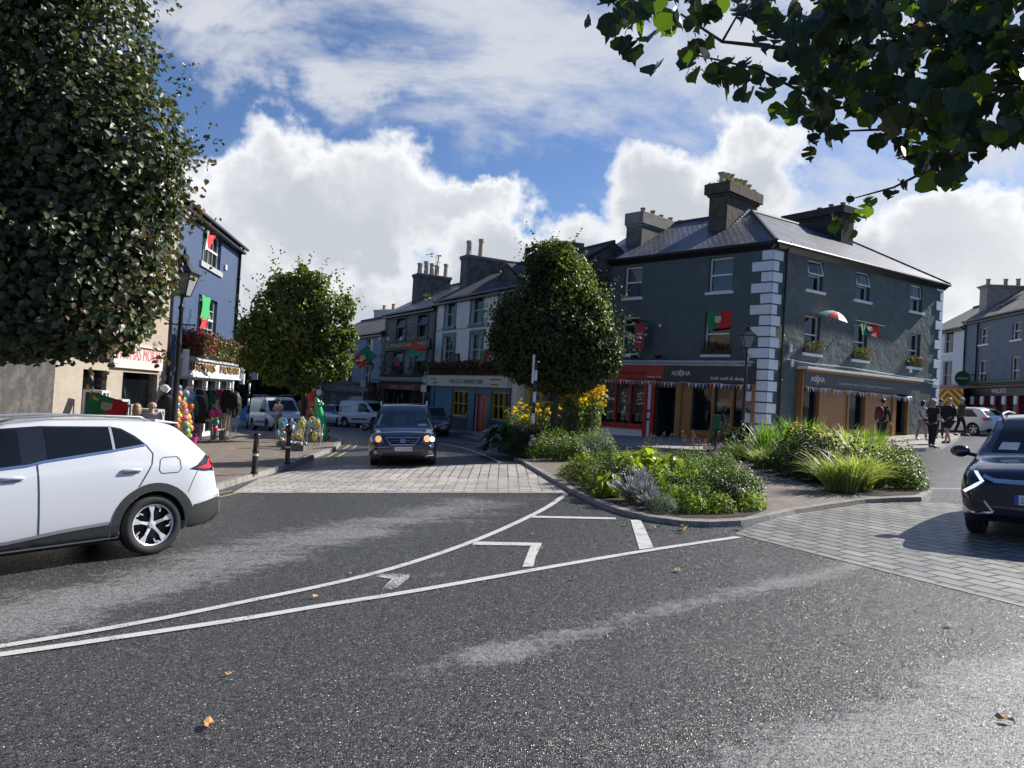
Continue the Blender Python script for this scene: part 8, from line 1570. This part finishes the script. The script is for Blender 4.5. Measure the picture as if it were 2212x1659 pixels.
    for sg in (1, -1):
        k, an, to = legs[sg]; up = (0, sg * .10, .84); c.append([(hip, .145 * f), (up, .105 * f)] + ([(tuple(Vector(k) + Vector((0, 0, .04))), .092)] if shorts else [(k, .074), (tuple(Vector(an) + Vector((0, 0, .02))), .056)]))
    put_('shorts' if shorts else 'trousers', skin_mesh(c), bottom)
    if hair and not bald:
        b = MB(); b.ball((hx - .018, 0, 1.68), .108, 14, 9, (.98, .86, .86))
        if hairlen: b.ball((hx - .06, 0, 1.60), .10, 12, 8, (.75, .98, 1.0 + hairlen))
        o = b.obj('hair', hair); o.data.transform(Matrix.Identity(4)); o.parent = T; o.data.polygons.foreach_set('use_smooth', [True] * len(o.data.polygons))
    if bald: b = MB(); b.lathe([(.08, 1.58), (.093, 1.60), (.092, 1.645), (.08, 1.66)], 14, (hx - .02, 0, 0)); o = b.obj('hair', hair); o.parent = T
    if cap: b = MB(); b.lathe([(.095, 1.68), (.10, 1.70), (.085, 1.765), (.03, 1.79), (.002, 1.792)], 14, (hx - .005, 0, 0)); b.add([(hx + .05, -.07, 1.69), (hx + .17, -.05, 1.68), (hx + .17, .05, 1.68), (hx + .05, .07, 1.69), (hx + .05, -.07, 1.70), (hx + .17, -.05, 1.69), (hx + .17, .05, 1.69), (hx + .05, .07, 1.70)], [(0,3,2,1),(4,5,6,7),(0,1,5,4),(1,2,6,5),(2,3,7,6)]); o = b.obj('cap', cap); o.parent = T
    for sg in (1, -1):
        k, an, to = legs[sg]; b = MB(); b.ball((to[0] - .06, to[1], .05), .06, 10, 6, (2.3, .85, .85)); o = b.obj('shoe', shoe or SHOE); o.parent = T; o.data.polygons.foreach_set('use_smooth', [True] * len(o.data.polygons))
    if extra: extra(T)
    return T
def backpack(T): b = MB(); b.ball((-.24, 0, 1.22), .2, 14, 10, (.62, .85, 1.25)); o = b.obj('backpack', mat('maroon_pack', (.12, .012, .018), .7)); o.parent = T; o.data.polygons.foreach_set('use_smooth', [True] * len(o.data.polygons))
def strap(T): b = MB(); b.tube([(.05, .17, 1.44), (-.13, .05, 1.28), (-.15, -.1, 1.08), (-.08, -.2, .95)], .02, 6); b.ball((-.02, -.24, .9), .1, 10, 6, (1.2, .5, .9)); o = b.obj('shoulder_bag', mat('dark_bag', (.03, .03, .035), .6)); o.parent = T
cl = lambda n, c, **k: mat('cloth_' + n, c, .85, bump=(25, .008), **k)
person('man in a pale pink polo shirt and khaki trousers, arms folded, before the white van', 599, 933, 262, 1.76, cl('pale_pink', (.62, .52, .52)), cl('khaki', (.34, .29, .22)), HAIRK, 'cross', shoe=mat('tan_shoe', (.4, .33, .25), .6), head=(.03, 0), hh=H)
person('person with a maroon backpack and dark clothes walking past the tan shopfront', 1903, 962, 40, 1.80, cl('black_olive', (.02, .022, .02)), cl('black', (.014, .014, .016)), HAIRK, 'stand', 'long', stride=.14, extra=backpack, fat=1.05)
person('woman in a white top and khaki trousers with a shoulder bag walking by the quoins', 1990, 951, 10, 1.72, cl('white', (.50, .52, .58)), cl('stone', (.26, .22, .18)), HAIRK, 'swing', shoe=SHOEW, stride=-.16, extra=strap, hairlen=.2)
person('woman all in black with fair hair facing the group at the corner', 2012, 967, 20, 1.76, cl('black', (.014, .014, .016)), cl('black', (.014, .014, .016)), HAIRL, 'bag', stride=.05, fat=1.12, hairlen=.2)
person('broad man in black jacket and dark shorts standing with bare legs apart', 2046, 958, 200, 1.84, cl('black', (.014, .014, .016)), cl('navy_shorts', (.018, .02, .03)), HAIRG, 'bag', 'long', shorts=True, stride=.24, fat=1.45, lean=-.05)
person('person in an olive jacket and white cap walking beside the white estate car', 2074, 941, 0, 1.84, cl('olive', (.07, .075, .055)), cl('black', (.014, .014, .016)), HAIRG, 'stand', 'long', stride=-.2, cap=mat('white_cap', (.6, .6, .6), .7))
person('brown-haired person in dark top standing at the back of the corner group', 2029, 947, 250, 1.78, cl('charcoal', (.03, .03, .035)), cl('charcoal', (.03, .03, .035)), HAIRB, 'stand')
person('woman with tousled blond hair and brown top seen over the white car roof', 301, 0, 110, 1.66, cl('brown', (.10, .055, .05)), cl('black', (.014, .014, .016)), HAIRL, 'stand', Y=16.6, hairlen=.25)
person('balding man in a pale checked shirt seen over the white car roof', 333, 0, 100, 1.76, mat('checked_shirt', (.42, .42, .46), .8, var=(14, .5, (.2, .2, .28))), cl('black', (.014, .014, .016)), HAIRG, 'stand', Y=17.0, bald=True, fat=1.1)
person('person in a red jacket by the yellow shop, glimpsed beside the round tree trunk', 1203, 952, 200, 1.72, cl('red', (.28, .015, .02)), cl('black', (.014, .014, .016)), HAIRK, 'stand', 'long')
# ================================================================ SHOP GOODS ON THE LEFT PAVEMENT
p0 = at(180, 900, 16.5); p1 = at(197, 838, 16.5); p0.z = gz(p0.x) + H
flag(p0, at(200, 836, 16.5), [at(199, 846, 16.45), at(184, 899, 16.4), at(268, 903, 16.1), at(277, 870, 16.2)], 'big green and red flag with cream crest held above the white car roof', .56)
bc = [(.75,.55,.03),(.70,.08,.25),(.05,.35,.45),(.55,.10,.02),(.25,.5,.05),(.35,.08,.35),(.75,.35,.02),(.1,.2,.5)]
def ball_mat(i): return mat('toy_ball_%d' % i, bc[i % len(bc)], .35, coat=.5, var=(3.5, .9, bc[(i + 3) % len(bc)]))
def ballnet(px_, y0, y1, Y, n, r, seed, label):
    q = random.Random(seed); T = thing('net_of_balls', label, 'net of balls', 'hanging nets of toy balls', at(px_, (y0 + y1) / 2, Y))
    for i in range(n):
        t = i / (n - 1); c = at(px_ + q.gauss(0, 3), y0 + (y1 - y0) * t, Y + q.uniform(-.1, .1)); b = MB(); b.ball(c, r * q.uniform(.75, 1.1), 12, 8); b.obj('ball', ball_mat(q.randrange(8)), T, smooth=True)
    b = MB(); b.tube([at(px_, y0 - 8, Y), at(px_, y1 + 4, Y)], .008, 4)
    for k in range(6):
        a = k * 1.05; b.tube([at(px_, y0 - 6, Y)] + [at(px_, y0 + (y1 - y0) * t, Y) + Vector((math.cos(a + t * 3), math.sin(a + t * 3), 0)) * r * 1.15 for t in (0, .25, .5, .75, 1)] + [at(px_, y1 + 6, Y)], .004, 3)
    b.obj('net', mat('net_cord', (.3, .3, .3), .8), T)
for a in ((382,838,900,29,6,.15,1,'net of yellow and pink balls nearest the black lamp post'), (394,850,915,29.5,6,.19,2,'net of large orange balls, second beside the lamp post'), (408,842,925,30,8,.16,3,'net of mixed balls hanging below a yellow one, right of the lamp post'), (400,905,945,28.5,4,.17,4,'low net of lime and blue balls above the white car spoiler'), (385,895,935,28,4,.14,5,'low net of small balls touching the lamp post'), (415,860,900,31,5,.14,6,'net of amber balls nearest the shop glass')): ballnet(*a)
def garment(b, c, w, h, q, d=Vector((1, 0, 0)), dep=.07):
    n = Vector((-d.y, d.x, 0)); g = []; N = 5
    for i in range(N + 1):
        for j in range(5): t = i / N; u = (j / 4 - .5) * w * (.45 + .65 * min(1, t * 4)); g.append(c + d * u + Vector((0, 0, -h * t)) + n * (dep * math.sin(j * 1.6 + t * 2) + q.uniform(-.015, .015)))
    b.add(g, [(i * 5 + j, i * 5 + j + 1, (i + 1) * 5 + j + 1, (i + 1) * 5 + j) for i in range(N) for j in range(4)])
def rack(px_, y1, Y, wpx, hgt, label, cs, seed):
    q = random.Random(seed); c = at(px_, y1, Y); c.z = gz(c.x) + H; T = thing('clothes_rack', label, 'clothes rack', None, c); w = wpx / F * Y; dx = Vector((.9, .35, 0)).normalized(); b = MB()
    for s in (-.5, .5): b.tube([c + dx * w * s, c + dx * w * s + Vector((0, 0, hgt))], .02, 6); b.tube([c + dx * w * s + Vector((-.1, .3, .02)), c + dx * w * s + Vector((.1, -.3, .02))], .02, 6)
    b.tube([c - dx * w * .5 + Vector((0, 0, hgt)), c + dx * w * .5 + Vector((0, 0, hgt))], .02, 6); b.obj('frame', mat('steel_tube', (.4, .4, .4), .3, .8), T)
    for i, cc in enumerate(cs):
        t = (i + .5) / len(cs) - .5; b = MB(); garment(b, c + dx * w * t + Vector((0, -.03 * i, hgt - .06)), q.uniform(.38, .55), q.uniform(.75, 1.25), q, (dx + Vector((q.uniform(-.5, .5), q.uniform(-.9, .1), 0))).normalized()); b.obj('garment', mat('garment_%d_%d' % (seed, i), cc, .85, var=(9, .6), bump=(20, .01)), T)
D_ = [(.02,.02,.022),(.03,.10,.07),(.015,.015,.02),(.30,.28,.22),(.02,.022,.03)]
rack(437, 947, 33.5, 40, 2.2, 'rack of black and dark green jackets before the navy house door', [(.02,.02,.022),(.03,.10,.07),(.30,.30,.24),(.02,.025,.022),(.04,.09,.07),(.015,.015,.02)], 1)
rack(478, 947, 36, 34, 2.25, 'rack of maroon checked shirts and black coats at the far end of the shop', [(.25,.03,.07),(.28,.05,.09),(.02,.02,.025),(.03,.03,.04),(.02,.02,.022)], 2)
rack(498, 940, 38, 20, 2.1, 'rack of black waterproofs beside the white van', D_[:4], 3)
rack(420, 952, 31, 22, 1.9, 'short rack with a green apron and dark coats by the ball nets', [(.03,.14,.09),(.02,.02,.022),(.015,.015,.02)], 4)
for i, (x, y, r, c, lab) in enumerate(((458,893,.155,(.85,.03,.25),'pink ball on the left of the pair below the maroon shirts'), (472,893,.155,(.85,.04,.22),'pink ball on the right of the pair below the maroon shirts'), (466,912,.15,(.03,.42,.45),'turquoise ball under the pink pair'), (464,925,.14,(.8,.05,.2),'pink ball lowest in the column by the wooden crates'), (443,884,.1,(.5,.03,.08),'small crimson ball left of the pink pair'))):
    b = MB(); b.ball(at(x, y, 33 + .1 * i), r, 16, 10); meta(b.obj('toy_ball', mat('toy_%d' % i, c, .4, coat=.4), smooth=True), lab, 'ball')
WOOD = mat('pale_wood', (.52, .36, .20), .6, var=(7, .4))
T = thing('wooden_stool', 'pale wooden stool standing between the racks under the pink balls', 'stool', loc=at(446, 945, 33.2)); c = at(446, 945, 33.2); c.z = gz(c.x) + H; b = MB(Matrix.Translation(c)); b.box(-.3, -.22, .78, .3, .22, .84); b.obj('seat', WOOD, T, bevel=.02)
for sx in (-1, 1):
    for sy in (-1, 1): b = MB(Matrix.Translation(c)); b.tube([(sx * .24, sy * .17, .78), (sx * .34, sy * .22, 0)], .035, 6); b.obj('leg', WOOD, T)
for i, (x, y, hgt, cc, lab) in enumerate(((463,952,1.35,(.5,.34,.18),'bundle of wooden hurley sticks upright in a tub left of the turquoise ball'), (482,950,1.3,(.42,.28,.15),'bundle of wooden handles in a grey tub at the right of the goods'), (425,955,1.1,(.35,.36,.36),'tub of grey and tan poles behind the white car'))):
    c = at(x, y, 33.5 - i * .4); c.z = gz(c.x) + H; T = thing('stick_tub', lab, 'tub', None, c); q = random.Random(i); b = MB(Matrix.Translation(c)); b.lathe([(.17, 0), (.2, .4), (.19, .4), (.16, .02)], 14); b.obj('tub', mat('grey_tub', (.2, .2, .21), .6), T)
    b = MB(Matrix.Translation(c))
    for k in range(9): a = q.uniform(0, 6.28); b.tube([(.08 * math.cos(a), .08 * math.sin(a), .05), (.2 * math.cos(a), .2 * math.sin(a), hgt * q.uniform(.8, 1.05))], .022, 6)
    b.obj('sticks', mat('sticks_%d' % i, cc, .6, var=(5, .5)), T)
for i, (x, y, c, lab) in enumerate(((392,938,(.35,.75,.05),'lime green plastic bucket set under the ball nets'), (405,943,(.45,.8,.06),'bright green plastic toy hanging low beside the car spoiler'), (418,946,(.6,.05,.3),'magenta plastic toy by the foot of the ball nets'))):
    p = at(x, y, 28.5); p.z -= .1; b = MB(Matrix.Translation(p)); b.lathe([(.10, -.14), (.15, .14), (.14, .14), (.09, -.12)], 14); b.tube([(-.15, 0, .13), (-.08, 0, .27), (.08, 0, .27), (.15, 0, .13)], .01, 5); meta(b.obj('toy_bucket', mat('bucket_%d' % i, c, .4)), lab, 'toy')
# counter and display cabinets outside the beige shop
for i, (x, y, w, h, cc, lab) in enumerate(((240,900,.75,1.25,(.45,.47,.48),'pale glazed display cabinet left outside the beige shop'), (262,905,.7,1.1,(.25,.3,.3),'grey glazed display cabinet in the middle outside the beige shop'), (205,905,.5,1.5,(.5,.52,.54),'tall white roll stand by the beige shop window'), (310,905,1.0,.95,(.42,.42,.42),'low grey counter stacked with boxes outside the beige shop'))):
    Yc = 22.5 if i < 3 else 23.5; c = at(x, y, Yc); c.z = gz(c.x) + H; T = thing('display_stand', lab, 'display stand', None, c); A = Matrix.Translation(c); b = MB(A)
    b.box(-w / 2, -.2, 0, w / 2, .2, .5)
    for sx in (-1, 1):
        for sy in (-1, 1): b.box(sx * w / 2 - .03, sy * .2 - .03, .5, sx * w / 2 + .03, sy * .2 + .03, h + .5)
    b.box(-w / 2 - .02, -.22, h + .45, w / 2 + .02, .22, h + .52); b.box(-w / 2, -.2, h * .5 + .4, w / 2, .2, h * .5 + .43); b.obj('frame', mat('stand_%d' % i, cc, .5), T)
    q = random.Random(i); b = MB(A)
    for k in range(8): x0 = q.uniform(-w / 2 + .05, w / 2 - .2); z0 = q.choice((.5, h * .5 + .43)); b.box(x0, -.15, z0, x0 + q.uniform(.08, .16), .05, z0 + q.uniform(.12, .3))
    b.obj('stock', mat('stand_stock_%d' % i, (.35, .3, .25), .7, var=(9, .9, (.5, .1, .08))), T)
c = at(356, 890, 24.5); c.z = gz(c.x) + H; b = MB(Matrix.Translation(c)); garment(b, Vector((0, 0, 1.9)), .6, 1.3, random.Random(2)); T = thing('hanging_coat', 'long black coat hung outside between the two shops', 'coat', loc=c); b.obj('coat', cl('black', (.014, .014, .016)), T); b = MB(Matrix.Translation(c)); b.ball((-.05, 0, 2.1), .15, 14, 8, (1, .5, .8)); b.tube([(0, .3, 2.1), (0, 0, 1.95)], .02, 6); b.obj('white_hat', WHITE, T, smooth=True)
# folding stands, inflatable crocodile, red nets near the kerb tip
def foldstand(x, y, w, h, cs, lab, seed, n=26):
    c = gnd(x, y, H); T = thing('folding_stand', lab, 'display stand', 'folding stands of beach toys', c); A = Matrix.Translation(c); q = random.Random(seed); b = MB(A)
    for s in (-1, 1):
        b.tube([(s * w / 2, -.3, 0), (s * w / 2 * .9, .25, h)], .016, 6); b.tube([(s * w / 2, .3, 0), (s * w / 2 * .9, -.25, h)], .016, 6)
    for yy in (-.25, .25): b.tube([(-w / 2 * .9, yy, h), (w / 2 * .9, yy, h)], .016, 6)
    b.obj('frame', mat('steel_tube', (.4, .4, .4), .3, .8), T)
    for k in range(n): b = MB(A); p = Vector((q.uniform(-w / 2, w / 2), q.uniform(-.3, .15), h + q.uniform(-.45, .12))); s = q.uniform(.05, .12); b.ball(p, s, 7, 5, (q.uniform(.7, 1.4), .6, q.uniform(.8, 1.8))); b.obj('toy_packet', mat('packet_%d' % (k % 6), cs[k % len(cs)], .3, var=(12, .6)), T)
PK = [(.65,.62,.45),(.15,.35,.55),(.6,.6,.6),(.65,.55,.1),(.35,.5,.45),(.55,.5,.5)]
foldstand(628, 966, .9, .85, PK, 'white-legged folding stand heaped with bagged toys beside the second bollard', 1); foldstand(656, 962, .95, .9, PK, 'folding stand of blue and yellow bagged toys before the green crocodile', 2); foldstand(677, 962, .6, .8, PK[2:], 'rightmost folding stand of clear bagged toys beside the green crocodile', 3, 16)
def croc():
    G = mat('inflatable_green', (.02, .42, .10), .25, coat=.6); T = thing('inflatable_crocodile', 'bright green inflatable crocodile standing on its tail by the kerb', 'inflatable toy', loc=gnd(694, 958)); Yc = gnd(694, 958).y - .3
    P = lambda x, y, d=0.: at(x, y, Yc + d); b = MB(); b.tube([P(700,957), P(699,945), P(697,930), P(694,912), P(690,895), P(688,882), P(686,872), P(684,864), P(683,858)], [.06,.16,.2,.21,.19,.16,.12,.09,.03], 14)
    bd = b.obj('body', G, T, smooth=True)
    for k, (a, c) in enumerate((((687,898),(674,890)), ((690,918),(676,916)), ((674,890),(671,886)), ((692,876),(697,873)))): b = MB(); b.tube([P(*a, -.1), P((a[0] + c[0]) / 2, (a[1] + c[1]) / 2 + 1, -.15), P(*c, -.2)], [.06, .075, .045], 10); b.obj('limb', G, T, smooth=True)
    b = MB()
    for (x, y) in ((698,905),(699,915),(700,925),(697,893),(695,883)): p = P(x, y, .0); b.add([p + Vector((0, 0, .08)), p + Vector((.1, 0, .0)), p + Vector((0, 0, -.08)), p + Vector((-.05, .03, 0))], [(0, 1, 2), (0, 2, 3)])
    b.obj('back_ridge', mat('inflatable_dark_green', (.01, .12, .04), .3), bd)
    for x, y in ((693,868),(697,872)): b = MB(); b.ball(P(x, y, -.05), .05, 8, 6); b.obj('eye', WHITE, T, smooth=True)
croc()
c = gnd(680, 950, H); T = thing('toy_stand', 'pole stand hung with red nets and beach toys beside the green crocodile', 'display stand', None, c); A = Matrix.Translation(c); b = MB(A); b.tube([(0, 0, 0), (0, 0, 2.15)], .02, 6); b.tube([(-.4, 0, 2.0), (.3, 0, 2.0)], .015, 6); b.tube([(-.3, -.2, 0), (.3, .2, 0)], .02, 6); b.obj('frame', mat('steel_tube', (.4, .4, .4), .3, .8), T)
q = random.Random(8)
for k, (x, z, s, cc) in enumerate(((-.28,1.85,.16,(.7,.03,.03)),(-.3,1.15,.15,(.6,.03,.05)),(.05,2.05,.12,(.6,.6,.65)),(-.2,.45,.16,(.5,.03,.1)),(.02,1.65,.09,(.6,.5,.35)),(-.26,1.5,.12,(.45,.12,.06)))): b = MB(A); b.ball((x, 0, z), s, 10, 7, (1, .6, 1.2)); b.obj('toy', mat('stand_toy_%d' % k, cc, .5), T, smooth=True)
b = MB(A)
for k in range(14): x = q.uniform(-.4, -.05); b.tube([(x, q.uniform(-.1, .1), 2.0), (x + q.uniform(-.08, .08), q.uniform(-.12, .12), .6)], .012, 4)
b.obj('red_net', mat('red_net', (.35, .07, .04), .8), T)
for i, (x, y, s, lab) in enumerate(((604,961,.17,'red ball in a net at the left foot of the folding stands'), (708,928,.12,'red ball hanging right of the green crocodile'), (706,945,.14,'crimson cloth toy at the foot of the crocodile'))):
    Yb = gnd(x, 966 if i == 0 else 955).y; b = MB(); b.ball(at(x, y, Yb), s, 14, 9, (1, .9, 1)); meta(b.obj('toy_ball', mat('red_toy', (.50, .02, .02), .45), smooth=True), lab, 'ball')
for i, (x, y, lab) in enumerate(((612,957,'clear bag of grey toys beside the second bollard'), (622,963,'pink and grey toys under the first folding stand'), (645,966,'folding chair legs stacked under the middle stand'))):
    c = gnd(x, y + 8, H); T = thing('toy_crate', lab, 'crate', None, c); b = MB(Matrix.Translation(c)); b.box(-.2, -.16, .0, .2, .16, .2); b.obj('crate', mat('crate_%d' % i, (.16, .15, .14), .7, var=(9, .7)), T); q = random.Random(i)
    b = MB(Matrix.Translation(c)); [b.ball((q.uniform(-.18, .18), q.uniform(-.14, .14), .24), q.uniform(.05, .1), 7, 5) for _ in range(9)]; b.obj('toys', mat('crate_toys_%d' % i, [(.45,.48,.42),(.5,.2,.22),(.3,.3,.3)][i], .5, var=(15, .8)), T)
# overhead wires and aerial seedlings
for a_, c_, lab in ((WG.P(gu0 + 4, 0, 5.0), WL.P(uL + 1, 0, 4.6), 'thin black wire strung between the cream house and corner building'), (WL.P(-.8, .1, 4.4), at(1606, 752, 25.6), 'thin black wire from the corner quoins to the lantern lamp')):
    b = MB(); b.tube([a_.lerp(c_, t) - Vector((0, 0, .35 * 4 * t * (1 - t))) for t in [i / 12 for i in range(13)]], .010, 4); meta(b.obj('wire', GUT), lab, 'wire')
for (W, u, v, z, n, s, lab) in ((WG, WG.px(893, 610)[0] - .3, -1.2, 7.9, 60, .6, 'wispy weed growing at the foot of the stone pub chimney'), (WG, WG.px(893, 590)[0], -1.6, 10.2, 26, .9, 'tall thin weed sprouting from the stone pub chimney top'), (WG, WG.px(1018, 570)[0] + .6, -1.8, 8.7, 60, .35, 'yellow-green weed beside the cream house chimney')):
    q = random.Random(int(z * 10)); T = thing('roof_weed', lab, 'weed', loc=W.P(u, v, z)); b = MB(); p = W.P(u, v, z)
    for _ in range(n): t = q.random(); c = p + Vector((q.gauss(0, s * .3), q.gauss(0, s * .3), s * t * 1.3)); r_3 = q3(q, .06); b.add([c - r_3, c + Vector((r_3.y, r_3.z, .08)), c + r_3], [(0, 1, 2)])
    for _ in range(4): b.tube([p, p + Vector((q.gauss(0, .15), q.gauss(0, .15), s * 1.2))], .012, 4)
    b.obj('leaves', gm, T)
